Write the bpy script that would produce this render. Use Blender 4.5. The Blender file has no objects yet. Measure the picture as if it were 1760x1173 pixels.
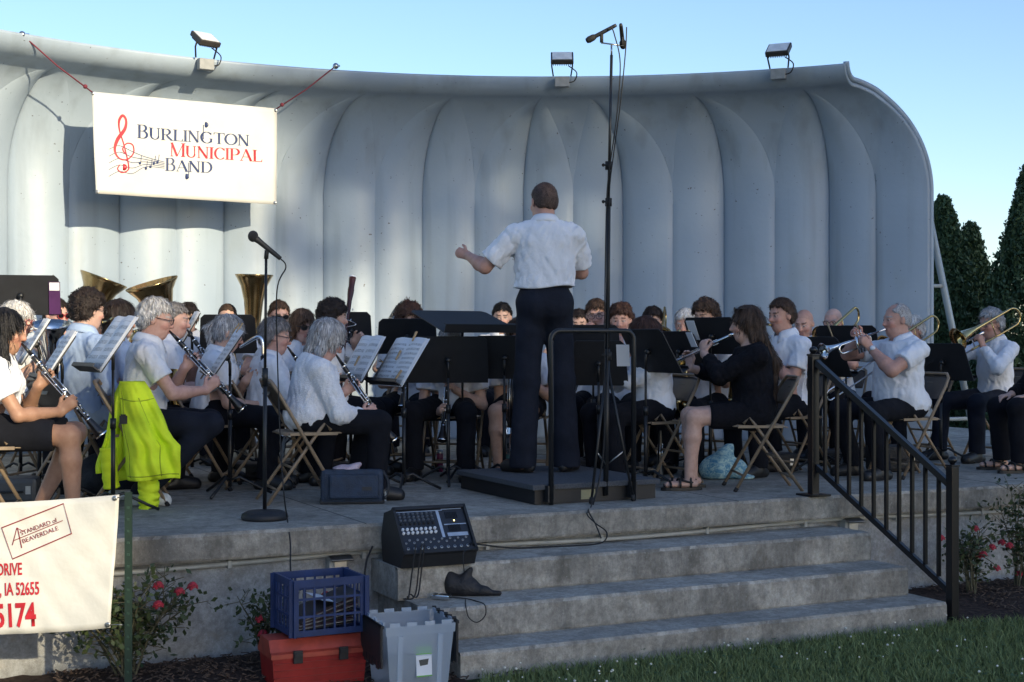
import bpy, bmesh, math, random
import numpy as np
from mathutils import Vector, Matrix
random.seed(7); rng = np.random.default_rng(7)
SC = bpy.context.scene; COL = SC.collection
PI = math.pi
# ------------------------------------------------------------------ camera, sky, sun, exposure
FPX, YH, CH = 2500.0, 580.0, 1.72          # focal length and horizon row in photo pixels, camera height in metres
FLOOR = 0.685                              # stage floor height
cam = bpy.data.cameras.new('camera'); camo = bpy.data.objects.new('camera', cam); COL.objects.link(camo)
camo.location = (0, 0, CH); camo.rotation_euler = (PI / 2, 0, 0)
cam.sensor_width = 36; cam.lens = 36 * FPX / 1760; cam.shift_y = -(YH - 586.5) / 1760 * -1
cam.clip_end = 5000; cam.clip_start = 0.1
SC.camera = camo
TOSUN = Vector((.574, -.761, .304)).normalized()
SUN_EL = math.asin(TOSUN.z); SUN_AZ = math.atan2(TOSUN.x, TOSUN.y)
W = bpy.data.worlds.new('World'); SC.world = W; W.use_nodes = True
nt = W.node_tree; nt.nodes.clear()
sky = nt.nodes.new('ShaderNodeTexSky'); sky.sky_type = 'NISHITA'; sky.sun_disc = False
sky.sun_elevation = SUN_EL; sky.sun_rotation = SUN_AZ; sky.altitude = 200; sky.air_density = 1.0; sky.dust_density = 0.6; sky.ozone_density = 2.6
bg = nt.nodes.new('ShaderNodeBackground'); bg.inputs[1].default_value = 0.115
wo = nt.nodes.new('ShaderNodeOutputWorld'); tint = nt.nodes.new('ShaderNodeMix'); tint.data_type = 'RGBA'; tint.blend_type = 'MULTIPLY'; tint.inputs[0].default_value = 1; tint.inputs[7].default_value = (.97, .975, 1.05, 1)
nt.links.new(sky.outputs[0], tint.inputs[6]); nt.links.new(tint.outputs[2], bg.inputs[0]); nt.links.new(bg.outputs[0], wo.inputs[0])
sl = bpy.data.lights.new('sun', 'SUN'); sl.energy = 3.6; sl.angle = math.radians(0.6); sl.color = (1, .86, .60)
so = bpy.data.objects.new('sun', sl); COL.objects.link(so); so.rotation_euler = TOSUN.to_track_quat('Z', 'Y').to_euler(); so.location = (20, -30, 30)
SC.view_settings.view_transform = 'Standard'; SC.view_settings.look = 'None'; SC.view_settings.gamma = 1
SC.view_settings.exposure = 0.92; SC.view_settings.use_curve_mapping = False

# ------------------------------------------------------------------ helpers
def at(x, y, d):                            # photo pixel at depth d (metres along the view) -> world point
    return Vector(((x - 880) * d / FPX, d, CH - (y - YH) * d / FPX))
def V(*a): return Vector(a)
def xy(x, d, z): return Vector(((x - 880) * d / FPX, d, z))
TH = 0.457
UE = Vector((math.cos(TH), math.sin(TH), 0)); NE = Vector((math.sin(TH), -math.cos(TH), 0)); E0 = Vector((0, 8.47, 0))
def st(a, b, z=0): return E0 + UE * a + NE * b + Vector((0, 0, z))     # stage frame: a along the edge, b out towards the lawn
def st_x(x, b, z=0):                        # point of the stage frame at offset b seen in photo column x
    k = (x - 880) / FPX; e = E0 + NE * b
    a = (k * e.y - e.x) / (UE.x - k * UE.y)
    return st(a, b, z)

def st_a(x, b):
    k = (x - 880) / FPX; e = E0 + NE * b; return (k * e.y - e.x) / (UE.x - k * UE.y)

def nodemat(name):
    m = bpy.data.materials.new(name); m.use_nodes = True
    n = m.node_tree; b = n.nodes['Principled BSDF']; return m, n, b
def mat(name, col, rough=.6, metal=0, var=.12, scale=12, bump=0, bscale=40, spec=.5, col2=None, stretch=None, alpha=1, trans=0, coat=0, sheen=0):
    m, n, b = nodemat(name)
    b.inputs['Roughness'].default_value = rough; b.inputs['Metallic'].default_value = metal
    b.inputs['Specular IOR Level'].default_value = spec
    if trans: b.inputs['Transmission Weight'].default_value = trans
    if coat: b.inputs['Coat Weight'].default_value = coat
    if alpha < 1: b.inputs['Alpha'].default_value = alpha
    tc = n.nodes.new('ShaderNodeTexCoord'); mp = n.nodes.new('ShaderNodeMapping'); n.links.new(tc.outputs['Object'], mp.inputs[0])
    if stretch: mp.inputs['Scale'].default_value = stretch
    if var or col2:
        no = n.nodes.new('ShaderNodeTexNoise'); no.inputs['Scale'].default_value = scale; no.inputs['Detail'].default_value = 5; no.inputs['Roughness'].default_value = .6
        n.links.new(mp.outputs[0], no.inputs['Vector'])
        r = n.nodes.new('ShaderNodeValToRGB'); c2 = col2 or tuple(c * (1 - var * 2) for c in col)
        r.color_ramp.elements[0].position = .32; r.color_ramp.elements[0].color = (*c2, 1)
        r.color_ramp.elements[1].position = .68; r.color_ramp.elements[1].color = (*(tuple(min(1, c * (1 + var * .4)) for c in col) if not col2 else col), 1)
        n.links.new(no.outputs['Fac'], r.inputs[0]); n.links.new(r.outputs[0], b.inputs['Base Color'])
    else: b.inputs['Base Color'].default_value = (*col, 1)
    if bump:
        no2 = n.nodes.new('ShaderNodeTexNoise'); no2.inputs['Scale'].default_value = bscale; no2.inputs['Detail'].default_value = 4
        n.links.new(mp.outputs[0], no2.inputs['Vector'])
        bu = n.nodes.new('ShaderNodeBump'); bu.inputs['Strength'].default_value = bump; bu.inputs['Distance'].default_value = .02
        n.links.new(no2.outputs['Fac'], bu.inputs['Height']); n.links.new(bu.outputs[0], b.inputs['Normal'])
    return m
def attr_mat(name, rough=.5, bump=.15, bscale=60, sss=0, spec=.4):
    m, n, b = nodemat(name); a = n.nodes.new('ShaderNodeAttribute'); a.attribute_name = 'Col'
    no = n.nodes.new('ShaderNodeTexNoise'); no.inputs['Scale'].default_value = 35; no.inputs['Detail'].default_value = 4
    tc = n.nodes.new('ShaderNodeTexCoord'); n.links.new(tc.outputs['Object'], no.inputs['Vector'])
    mx = n.nodes.new('ShaderNodeMix'); mx.data_type = 'RGBA'; mx.blend_type = 'MULTIPLY'; mx.inputs[0].default_value = .35
    rr = n.nodes.new('ShaderNodeValToRGB'); rr.color_ramp.elements[0].color = (.62, .5, .46, 1); rr.color_ramp.elements[0].position = .3; rr.color_ramp.elements[1].position = .65
    n.links.new(no.outputs['Fac'], rr.inputs[0]); n.links.new(a.outputs['Color'], mx.inputs[6]); n.links.new(rr.outputs[0], mx.inputs[7])
    n.links.new(mx.outputs[2], b.inputs['Base Color'])
    b.inputs['Roughness'].default_value = rough; b.inputs['Specular IOR Level'].default_value = spec
    if bump:
        no2 = n.nodes.new('ShaderNodeTexNoise'); no2.inputs['Scale'].default_value = bscale
        n.links.new(tc.outputs['Object'], no2.inputs['Vector'])
        bu = n.nodes.new('ShaderNodeBump'); bu.inputs['Strength'].default_value = bump; bu.inputs['Distance'].default_value = .01
        n.links.new(no2.outputs['Fac'], bu.inputs['Height']); n.links.new(bu.outputs[0], b.inputs['Normal'])
    return m

def tag(o, label=None, cat=None, group=None, kind=None):
    if label: o['label'] = label
    if cat: o['category'] = cat
    if group: o['group'] = group
    if kind: o['kind'] = kind
    return o
def empty(name, loc, rz=0, label=None, cat=None, group=None):
    o = bpy.data.objects.new(name, None); COL.objects.link(o); o.location = loc; o.rotation_euler = (0, 0, rz); o.empty_display_size = .1
    return tag(o, label, cat, group)
def np_mesh(name, v, f, smooth=True):
    v = np.asarray(v, dtype=np.float32); f = np.asarray(f, dtype=np.int32)
    me = bpy.data.meshes.new(name); k = f.shape[1]
    me.vertices.add(len(v)); me.vertices.foreach_set('co', v.ravel())
    me.loops.add(f.size); me.loops.foreach_set('vertex_index', f.ravel())
    me.polygons.add(len(f)); me.polygons.foreach_set('loop_start', np.arange(0, f.size, k, dtype=np.int32))
    me.update(calc_edges=True); me.validate()
    if smooth: me.polygons.foreach_set('use_smooth', np.ones(len(me.polygons), dtype=bool))
    return me
def link(name, me, m=None, parent=None, loc=None, rz=0):
    o = bpy.data.objects.new(name, me); COL.objects.link(o)
    if m is not None:
        me.materials.clear()
        for q in (m if isinstance(m, (list, tuple)) else [m]): me.materials.append(q)
    if parent: o.parent = parent
    if loc is not None: o.location = loc
    if rz: o.rotation_euler = (0, 0, rz)
    return o
def frame(t):
    t = Vector(t).normalized(); r = Vector((0, 0, 1)) if abs(t.z) < .9 else Vector((1, 0, 0))
    a = t.cross(r).normalized(); return a, a.cross(t).normalized()
class MB:
    def __init__(s): s.v = []; s.f = []; s.mi = []; s.cur = 0; s.sm = []
    def add(s, vs, fs, smooth=False):
        n = len(s.v); s.v += [tuple(p) for p in vs]
        for q in fs: s.f.append(tuple(i + n for i in q)); s.mi.append(s.cur); s.sm.append(smooth)
        return s
    def box(s, c, size, R=None, bev=0):
        c = Vector(c); hx, hy, hz = (q / 2 for q in size)
        if bev:
            bm = bmesh.new(); bmesh.ops.create_cube(bm, size=1)
            for w in bm.verts: w.co = Vector((w.co.x * size[0], w.co.y * size[1], w.co.z * size[2]))
            bmesh.ops.bevel(bm, geom=bm.edges[:], offset=bev, segments=2, affect='EDGES', profile=.6)
            bm.verts.index_update()
            vs = [w.co.copy() for w in bm.verts]; fs = [[w.index for w in f.verts] for f in bm.faces]; bm.free()
            if R: vs = [R @ w for w in vs]
            return s.add([c + w for w in vs], fs)
        vs = [Vector((x, y, z)) for x in (-hx, hx) for y in (-hy, hy) for z in (-hz, hz)]
        if R: vs = [R @ w for w in vs]
        return s.add([c + w for w in vs], [(0, 1, 3, 2), (4, 6, 7, 5), (0, 4, 5, 1), (2, 3, 7, 6), (0, 2, 6, 4), (1, 5, 7, 3)])
    def hexa(s, b4, t4):                    # four bottom corners, four top corners, same order
        return s.add(list(b4) + list(t4), [(3, 2, 1, 0), (4, 5, 6, 7), (0, 1, 5, 4), (1, 2, 6, 5), (2, 3, 7, 6), (3, 0, 4, 7)])
    def prism(s, poly, z0, z1, fn=None):    # polygon in plan extruded in z
        n = len(poly); vs = [Vector((p[0], p[1], z0)) for p in poly] + [Vector((p[0], p[1], z1)) for p in poly]
        if fn: vs = [fn(w) for w in vs]
        fs = [tuple(range(n - 1, -1, -1)), tuple(range(n, 2 * n))] + [(i, (i + 1) % n, n + (i + 1) % n, n + i) for i in range(n)]
        return s.add(vs, fs)
    def tube(s, pts, r, n=8, caps=True, closed=False, flat=None):
        pts = [Vector(p) for p in pts]; m = len(pts); rs = r if isinstance(r, (list, tuple)) else [r] * m
        vs = []; a = None
        for i, p in enumerate(pts):
            if closed: t = pts[(i + 1) % m] - pts[i - 1]
            else: t = pts[min(i + 1, m - 1)] - pts[max(i - 1, 0)]
            if t.length < 1e-9: t = Vector((0, 0, 1))
            t.normalize()
            if a is None: a, b = frame(t)
            else:
                a = a - t * a.dot(t); a = a.normalized() if a.length > 1e-6 else frame(t)[0]; b = a.cross(t)
            for k in range(n):
                w = 2 * PI * k / n; vs.append(p + (a * math.cos(w) + b * math.sin(w)) * rs[i])
        fs = []
        for i in range(m if closed else m - 1):
            j = (i + 1) % m
            for k in range(n): fs.append((i * n + k, i * n + (k + 1) % n, j * n + (k + 1) % n, j * n + k))
        if caps and not closed: fs.append(tuple(range(n - 1, -1, -1))); fs.append(tuple((m - 1) * n + k for k in range(n)))
        s.add(vs, fs, True); return s
    def lathe(s, prof, o, ax=(0, 0, 1), n=20, caps=False):   # prof: (radius, along)
        o = Vector(o); ax = Vector(ax).normalized(); a, b = frame(ax); vs = []
        for r, h in prof:
            for k in range(n):
                w = 2 * PI * k / n; vs.append(o + ax * h + (a * math.cos(w) + b * math.sin(w)) * r)
        fs = [(i * n + k, i * n + (k + 1) % n, (i + 1) * n + (k + 1) % n, (i + 1) * n + k) for i in range(len(prof) - 1) for k in range(n)]
        if caps: fs.append(tuple(range(n - 1, -1, -1))); fs.append(tuple((len(prof) - 1) * n + k for k in range(n)))
        s.add(vs, fs, True); return s
    def ball(s, c, r, n=12, m=8, R=None):
        r = r if isinstance(r, (tuple, list)) else (r, r, r); vs = []; c = Vector(c)
        for i in range(m + 1):
            t = PI * i / m
            for k in range(n):
                w = 2 * PI * k / n; q = Vector((r[0] * math.sin(t) * math.cos(w), r[1] * math.sin(t) * math.sin(w), r[2] * math.cos(t)))
                vs.append(c + (R @ q if R else q))
        fs = [(i * n + k, (i + 1) * n + k, (i + 1) * n + (k + 1) % n, i * n + (k + 1) % n) for i in range(m) for k in range(n)]
        s.add(vs, fs, True); return s
    def grid(s, fn, nu, nv, smooth=True):
        vs = [fn(i / nu, j / nv) for i in range(nu + 1) for j in range(nv + 1)]
        fs = [(i * (nv + 1) + j, (i + 1) * (nv + 1) + j, (i + 1) * (nv + 1) + j + 1, i * (nv + 1) + j + 1) for i in range(nu) for j in range(nv)]
        s.add(vs, fs, smooth); return s
    def build(s, name, m, parent=None, loc=None, rz=0, pivot=None):
        me = bpy.data.meshes.new(name)
        vs = s.v if pivot is None else [(p[0] - pivot[0], p[1] - pivot[1], p[2] - pivot[2]) for p in s.v]
        me.from_pydata(vs, [], s.f); me.update()
        me.polygons.foreach_set('use_smooth', s.sm); me.polygons.foreach_set('material_index', s.mi)
        o = link(name, me, m, parent, loc, rz)
        return o
def wbuild(mb, name, m, pivot, parent=None, rel=None):      # verts given in world coordinates; the object's origin goes to pivot
    pv = Vector(pivot); o = mb.build(name, m, parent, pivot=pv)
    o.location = pv if parent is None else pv - Vector(rel if rel is not None else parent.location)
    return o
def solidify(o, t, off=-1):
    md = o.modifiers.new('thickness', 'SOLIDIFY'); md.thickness = t; md.offset = off; return o
def smoothcurve(pts, k=6):                  # Catmull-Rom through points
    pts = [Vector(p) for p in pts]; out = []
    for i in range(len(pts) - 1):
        p0 = pts[max(i - 1, 0)]; p1 = pts[i]; p2 = pts[i + 1]; p3 = pts[min(i + 2, len(pts) - 1)]
        for j in range(k):
            t = j / k; out.append(.5 * ((2 * p1) + (p2 - p0) * t + (2 * p0 - 5 * p1 + 4 * p2 - p3) * t * t + (3 * p1 - p0 - 3 * p2 + p3) * t ** 3))
    out.append(pts[-1]); return out

# ------------------------------------------------------------------ implicit surfaces (bodies and clothing as single continuous meshes)
def n_arr(v): return np.array([v[0], v[1], v[2]], dtype=np.float32)
def cap(a, b, ra, rb=None, k=.02, flat=None, sub=False):
    rb = ra if rb is None else rb; a = n_arr(a); b = n_arr(b); R = max(ra, rb) * 1.02
    fl = None if flat is None else (n_arr(Vector(flat[0]).normalized()), flat[1])
    ba = b - a; bb = float(ba @ ba) + 1e-9
    def fn(X, Y, Z):
        px, py, pz = X - a[0], Y - a[1], Z - a[2]
        h = np.clip((px * ba[0] + py * ba[1] + pz * ba[2]) / bb, 0, 1)
        vx, vy, vz = px - ba[0] * h, py - ba[1] * h, pz - ba[2] * h
        if fl is not None:
            nn, f = fl; q = (vx * nn[0] + vy * nn[1] + vz * nn[2]) * (1 / f - 1)
            vx = vx + nn[0] * q; vy = vy + nn[1] * q; vz = vz + nn[2] * q
        return np.sqrt(vx * vx + vy * vy + vz * vz) - (ra + (rb - ra) * h)
    return (fn, np.minimum(a, b) - R, np.maximum(a, b) + R, k, sub)
def ell(c, r, R=None, k=.03, sub=False):
    c = n_arr(c); Rm = np.eye(3, dtype=np.float32) if R is None else np.array(R, dtype=np.float32).T   # columns of R are the axes
    ext = np.sqrt(((np.array(R if R is not None else np.eye(3)) * np.array(r)[None, :]) ** 2).sum(1)).astype(np.float32)
    def fn(X, Y, Z):
        px, py, pz = X - c[0], Y - c[1], Z - c[2]
        q = [(Rm[i, 0] * px + Rm[i, 1] * py + Rm[i, 2] * pz) for i in range(3)]
        k0 = np.sqrt((q[0] / r[0]) ** 2 + (q[1] / r[1]) ** 2 + (q[2] / r[2]) ** 2) + 1e-6
        k1 = np.sqrt((q[0] / r[0] ** 2) ** 2 + (q[1] / r[1] ** 2) ** 2 + (q[2] / r[2] ** 2) ** 2) + 1e-6
        return k0 * (k0 - 1) / k1
    return (fn, c - ext, c + ext, k, sub)
def wob(X, Y, Z, f, seed=0):
    s = seed * 1.7
    return (np.sin(X * f + s + 1.3 * np.sin(Y * f * .7 + s)) + np.sin(Y * f * 1.1 + 2 + 1.2 * np.sin(Z * f * .8 + s)) + np.sin(Z * f * .9 + 4 + s + 1.4 * np.sin(X * f * .6))) / 3
def surfnets(prims, vox, post=None, fine=None):
    lo = np.min([p[1] for p in prims if not p[4]], 0) - 2.5 * vox - .012; hi = np.max([p[2] for p in prims if not p[4]], 0) + 2.5 * vox + .012
    ax = []
    for i in range(3):
        if i == 2 and fine is not None and fine[0] < hi[2]:
            a = np.arange(lo[2], fine[0], vox); b = np.arange(a[-1] + fine[1] if len(a) else lo[2], hi[2] + fine[1], fine[1]); ax.append(np.concatenate([a, b]).astype(np.float32))
        else: ax.append(np.arange(lo[i], hi[i] + vox, vox).astype(np.float32))
    xs, ys, zs = ax; F = np.full((len(xs), len(ys), len(zs)), .3, dtype=np.float32)
    for fn, l, h, k, sub in prims:
        m = k + 2.5 * vox
        w = []
        for q, A in enumerate(ax):
            i0 = max(int(np.searchsorted(A, l[q] - m)), 0); i1 = min(int(np.searchsorted(A, h[q] + m)), len(A)); w.append(slice(i0, i1))
        if any(s.stop <= s.start for s in w): continue
        d = fn(xs[w[0]][:, None, None], ys[w[1]][None, :, None], zs[w[2]][None, None, :]); a = F[tuple(w)]
        if sub:
            d = -d; hh = np.maximum(k - np.abs(a - d), 0) / k; F[tuple(w)] = np.maximum(a, d) + hh * hh * k * .25
        else:
            hh = np.maximum(k - np.abs(a - d), 0) / k; F[tuple(w)] = np.minimum(a, d) - hh * hh * k * .25
    if post is not None: F = post(F, xs[:, None, None], ys[None, :, None], zs[None, None, :])
    F[0] = F[-1] = .3; F[:, 0] = F[:, -1] = .3; F[:, :, 0] = F[:, :, -1] = .3
    F[F == 0] = 1e-6
    ins = F < 0; S = np.zeros(tuple(n - 1 for n in F.shape), dtype=np.uint8)
    for i in (0, 1):
        for j in (0, 1):
            for k in (0, 1): S += ins[i:F.shape[0] - 1 + i, j:F.shape[1] - 1 + j, k:F.shape[2] - 1 + k]
    act = (S > 0) & (S < 8); I, J, K = np.nonzero(act); n = len(I)
    pos = np.zeros((n, 3), dtype=np.float32); cnt = np.zeros(n, dtype=np.float32)
    cr = [(i, j, k) for i in (0, 1) for j in (0, 1) for k in (0, 1)]
    for c1 in cr:
        for q in range(3):
            if c1[q] == 1: continue
            c2 = list(c1); c2[q] = 1
            f1 = F[I + c1[0], J + c1[1], K + c1[2]]; f2 = F[I + c2[0], J + c2[1], K + c2[2]]
            ms = (f1 < 0) != (f2 < 0); t = np.where(ms, f1 / np.where(ms, f1 - f2, 1), 0)
            P1 = np.stack([xs[I + c1[0]], ys[J + c1[1]], zs[K + c1[2]]], 1); P2 = np.stack([xs[I + c2[0]], ys[J + c2[1]], zs[K + c2[2]]], 1)
            pos += np.where(ms[:, None], P1 + (P2 - P1) * t[:, None], 0); cnt += ms
    pos /= cnt[:, None]
    vid = np.full(S.shape, -1, dtype=np.int32); vid[act] = np.arange(n)
    faces = []
    a = ins[:-1, 1:-1, 1:-1]; b = ins[1:, 1:-1, 1:-1]; i, j, k = np.nonzero(a != b); j += 1; k += 1
    q = np.stack([vid[i, j - 1, k - 1], vid[i, j, k - 1], vid[i, j, k], vid[i, j - 1, k]], 1); fl = ~ins[i, j, k]; q[fl] = q[fl][:, ::-1]; faces.append(q)
    a = ins[1:-1, :-1, 1:-1]; b = ins[1:-1, 1:, 1:-1]; i, j, k = np.nonzero(a != b); i += 1; k += 1
    q = np.stack([vid[i - 1, j, k - 1], vid[i - 1, j, k], vid[i, j, k], vid[i, j, k - 1]], 1); fl = ~ins[i, j, k]; q[fl] = q[fl][:, ::-1]; faces.append(q)
    a = ins[1:-1, 1:-1, :-1]; b = ins[1:-1, 1:-1, 1:]; i, j, k = np.nonzero(a != b); i += 1; j += 1
    q = np.stack([vid[i - 1, j - 1, k], vid[i, j - 1, k], vid[i, j, k], vid[i - 1, j, k]], 1); fl = ~ins[i, j, k]; q[fl] = q[fl][:, ::-1]; faces.append(q)
    return pos, np.concatenate(faces)
# ------------------------------------------------------------------ materials
M = {}
def concrete(name, light, dark, stain, streak):
    m, n, b = nodemat(name); b.inputs['Roughness'].default_value = .9; b.inputs['Specular IOR Level'].default_value = .25
    g = n.nodes.new('ShaderNodeNewGeometry'); L = n.links
    def noise(sc, det=6, rough=.65, vec=None, stretch=None):
        no = n.nodes.new('ShaderNodeTexNoise'); no.inputs['Scale'].default_value = sc; no.inputs['Detail'].default_value = det; no.inputs['Roughness'].default_value = rough
        mp = n.nodes.new('ShaderNodeMapping'); L.new(g.outputs['Position'], mp.inputs[0])
        if stretch: mp.inputs['Scale'].default_value = stretch
        L.new(mp.outputs[0], no.inputs['Vector']); return no.outputs['Fac']
    def ramp(f, p0, p1, c0=(0, 0, 0, 1), c1=(1, 1, 1, 1)):
        r = n.nodes.new('ShaderNodeValToRGB'); r.color_ramp.elements[0].position = p0; r.color_ramp.elements[1].position = p1
        r.color_ramp.elements[0].color = c0; r.color_ramp.elements[1].color = c1; L.new(f, r.inputs[0]); return r.outputs[0]
    def mix(fac, a, c, mode='MIX'):
        x = n.nodes.new('ShaderNodeMix'); x.data_type = 'RGBA'; x.blend_type = mode
        if isinstance(fac, (int, float)): x.inputs[0].default_value = fac
        else: L.new(fac, x.inputs[0])
        for i, q in ((6, a), (7, c)):
            if isinstance(q, tuple): x.inputs[i].default_value = (*q, 1)
            else: L.new(q, x.inputs[i])
        return x.outputs[2]
    base = mix(ramp(noise(1.3), .35, .65), dark, light)
    base = mix(ramp(noise(9, 8, .75), .42, .60), mix(.34, base, (.10, .09, .075)), base)
    base = mix(ramp(noise(30, 8, .85), .42, .60), base, mix(.4, base, (.07, .065, .055)))
    base = mix(ramp(noise(5, 6, .7), .56, .66), base, mix(.6, base, stain))
    if streak:
        sep = n.nodes.new('ShaderNodeSeparateXYZ'); L.new(g.outputs['Normal'], sep.inputs[0])
        ab = n.nodes.new('ShaderNodeMath'); ab.operation = 'ABSOLUTE'; L.new(sep.outputs['Z'], ab.inputs[0])
        ve = n.nodes.new('ShaderNodeMath'); ve.operation = 'LESS_THAN'; ve.inputs[1].default_value = .6; L.new(ab.outputs[0], ve.inputs[0])
        s1 = ramp(noise(3.2, 7, .75, stretch=(1, 1, .25)), .42, .62)
        ml = n.nodes.new('ShaderNodeMath'); ml.operation = 'MULTIPLY'; L.new(s1, ml.inputs[0]); L.new(ve.outputs[0], ml.inputs[1])
        m2 = n.nodes.new('ShaderNodeMath'); m2.operation = 'MULTIPLY'; L.new(ml.outputs[0], m2.inputs[0]); m2.inputs[1].default_value = streak
        base = mix(m2.outputs[0], base, (.045, .043, .04))
        base = mix(ramp(noise(55, 3, .7), .66, .72), base, mix(.6, base, (.42, .42, .4)))
    L.new(base, b.inputs['Base Color'])
    bu = n.nodes.new('ShaderNodeBump'); bu.inputs['Strength'].default_value = .5; bu.inputs['Distance'].default_value = .012
    L.new(noise(45, 8, .75), bu.inputs['Height']); L.new(bu.outputs[0], b.inputs['Normal'])
    return m
M['floor'] = concrete('stage_concrete', (.50, .465, .40), (.29, .27, .235), (.13, .12, .10), .5)
M['step'] = concrete('step_concrete', (.58, .54, .47), (.34, .32, .28), (.16, .145, .12), .5)
M['stucco'] = concrete('stucco', (.44, .445, .44), (.34, .35, .355), (.24, .21, .17), .14)
def shell_paint():
    m, n, b = nodemat('shell_paint'); b.inputs['Roughness'].default_value = .45; L = n.links; g = n.nodes.new('ShaderNodeNewGeometry')
    def noise(sc, det, st, p0, p1):
        mp = n.nodes.new('ShaderNodeMapping'); mp.inputs['Scale'].default_value = st; L.new(g.outputs['Position'], mp.inputs[0]); no = n.nodes.new('ShaderNodeTexNoise'); no.inputs['Scale'].default_value = sc; no.inputs['Detail'].default_value = det; L.new(mp.outputs[0], no.inputs['Vector'])
        r = n.nodes.new('ShaderNodeMapRange'); r.inputs[1].default_value = p0; r.inputs[2].default_value = p1; L.new(no.outputs['Fac'], r.inputs[0]); return r.outputs[0]
    def mix(f, a, c):
        x = n.nodes.new('ShaderNodeMix'); x.data_type = 'RGBA'; L.new(f, x.inputs[0])
        for i, q in ((6, a), (7, c)):
            if isinstance(q, tuple): x.inputs[i].default_value = (*q, 1)
            else: L.new(q, x.inputs[i])
        return x.outputs[2]
    c = mix(noise(1.1, 3, (1, 1, 1), .35, .7), (.29, .355, .43), (.335, .40, .47))
    c = mix(noise(5, 4, (1, 1, .07), .52, .80), c, (.23, .275, .315))
    c = mix(noise(2.4, 6, (1, 1, .5), .60, .85), c, (.29, .33, .345))
    c = mix(noise(34, 2, (1, 1, 1), .735, .75), c, (.10, .10, .10))
    L.new(c, b.inputs['Base Color']); bu = n.nodes.new('ShaderNodeBump'); bu.inputs['Strength'].default_value = .12; bu.inputs['Distance'].default_value = .02; L.new(noise(14, 4, (1, 1, 1), 0, 1), bu.inputs['Height']); L.new(bu.outputs[0], b.inputs['Normal']); return m
M['shell'] = shell_paint()
M['seam'] = mat('seam_sealant', (.07, .08, .09), .6)
M['seam_light'] = mat('seam_white', (.62, .64, .62), .6)
M['black'] = mat('black_metal', (.010, .011, .013), .42, 0, .1, 20, 0, 40, .5)
M['blackmatte'] = mat('black_plastic', (.014, .015, .018), .6, 0, .15, 30)
M['standblack'] = mat('stand_black', (.016, .017, .021), .55, 0, .15, 8, .05, 60, .5)
M['rail'] = mat('rail_paint', (.008, .008, .010), .3, 0, .1, 15, .03, 80, .5)
M['chrome'] = mat('chrome', (.75, .76, .78), .18, 1, .05)
M['steel'] = mat('steel', (.45, .46, .47), .35, 1, .1)
M['silver'] = mat('silver_plate', (.78, .79, .80), .14, 1, .06, 6)
M['brass'] = mat('lacquered_brass', (.62, .45, .20), .16, 1, .1, 5)
M['oldbrass'] = mat('old_brass', (.52, .38, .19), .22, 1, .15, 7)
M['wood'] = mat('black_wood', (.012, .011, .012), .28, 0, .1, 20)
M['maroonwood'] = mat('bassoon_maple', (.07, .018, .012), .25, 0, .2, 9)
M['tan'] = mat('chair_enamel', (.26, .19, .125), .42, 0, .12, 9, .02, 60)
M['tandark'] = mat('chair_back_enamel', (.075, .06, .05), .4, 0, .15, 9)
M['paper'] = mat('paper', (.72, .74, .78), .7, 0, .04, 6, .04, 20)
M['pin'] = mat('clothespin_wood', (.42, .30, .17), .7)
M['white_enamel'] = mat('white_enamel', (.42, .45, .44), .4, 0, .06)
M['pvc'] = mat('grey_conduit', (.42, .42, .39), .55, 0, .1, 9)
M['rubber'] = mat('black_rubber', (.012, .012, .013), .75)
M['carpet'] = mat('podium_carpet', (.075, .082, .095), .95, 0, .2, 90, .3, 160)
M['podium'] = mat('podium_side', (.010, .011, .014), .5)
M['mulch'] = mat('mulch', (.075, .048, .036), .95, 0, .3, 38, .9, 30, .2, (.018, .012, .010))
M['soil'] = mat('lawn_soil', (.045, .075, .026), .95, 0, .3, 20, .6, 40, .2, (.02, .028, .012))

# ------------------------------------------------------------------ ground
mb = MB(); mb.prism([(-900, -300), (900, -300), (900, 1500), (-900, 1500)], -.5, 0.0)
tag(mb.build('ground', M['soil']), kind='structure')
mb = MB()
SL0, SR0 = st_a(792, .95), st_a(1628, .95)
def mulch_strip(a0, a1, b0, b1):
    def fn(u, v):
        a = a0 + (a1 - a0) * u; b = b0 + (b1 - b0) * v
        e = .05 * math.sin(a * 5) + .03 * math.sin(a * 13 + 1)
        p = st(a, b + (e if v > .99 else 0)); p.z = .006 + .035 * math.sin(PI * min(v * 1.1, 1)) + .008 * math.sin(a * 31 + b * 17) * math.sin(b * 29 - a * 11) * (0 if v > .99 else 1); return p
    mb.grid(fn, 150, 14)
mulch_strip(-7.5, SL0 + .02, -.1, 1.0); mulch_strip(SR0 - .02, 9, -.1, .98)
tag(mb.build('mulch_bed', M['mulch']), kind='structure')
mb = MB()
for _ in range(2600):                        # wood chips lying on the bed
    a = random.choice((random.uniform(-2.6, -.35), random.uniform(-2.6, -.35), random.uniform(3.0, 4.6))); b = random.uniform(-.05, .98)
    p = st(a, b, .02 + .035 * math.sin(PI * min((b + .1), 1))); l = random.uniform(.012, .045); w = random.uniform(.004, .010)
    R = Matrix.Rotation(random.uniform(0, PI), 3, 'Z') @ Matrix.Rotation(random.uniform(-.5, .5), 3, 'Y'); mb.box(p, (l, w, .004), R)
tag(mb.build('wood_chips', mat('wood_chip', (.13, .085, .06), .9, 0, .45, 60)), kind='stuff')

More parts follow.
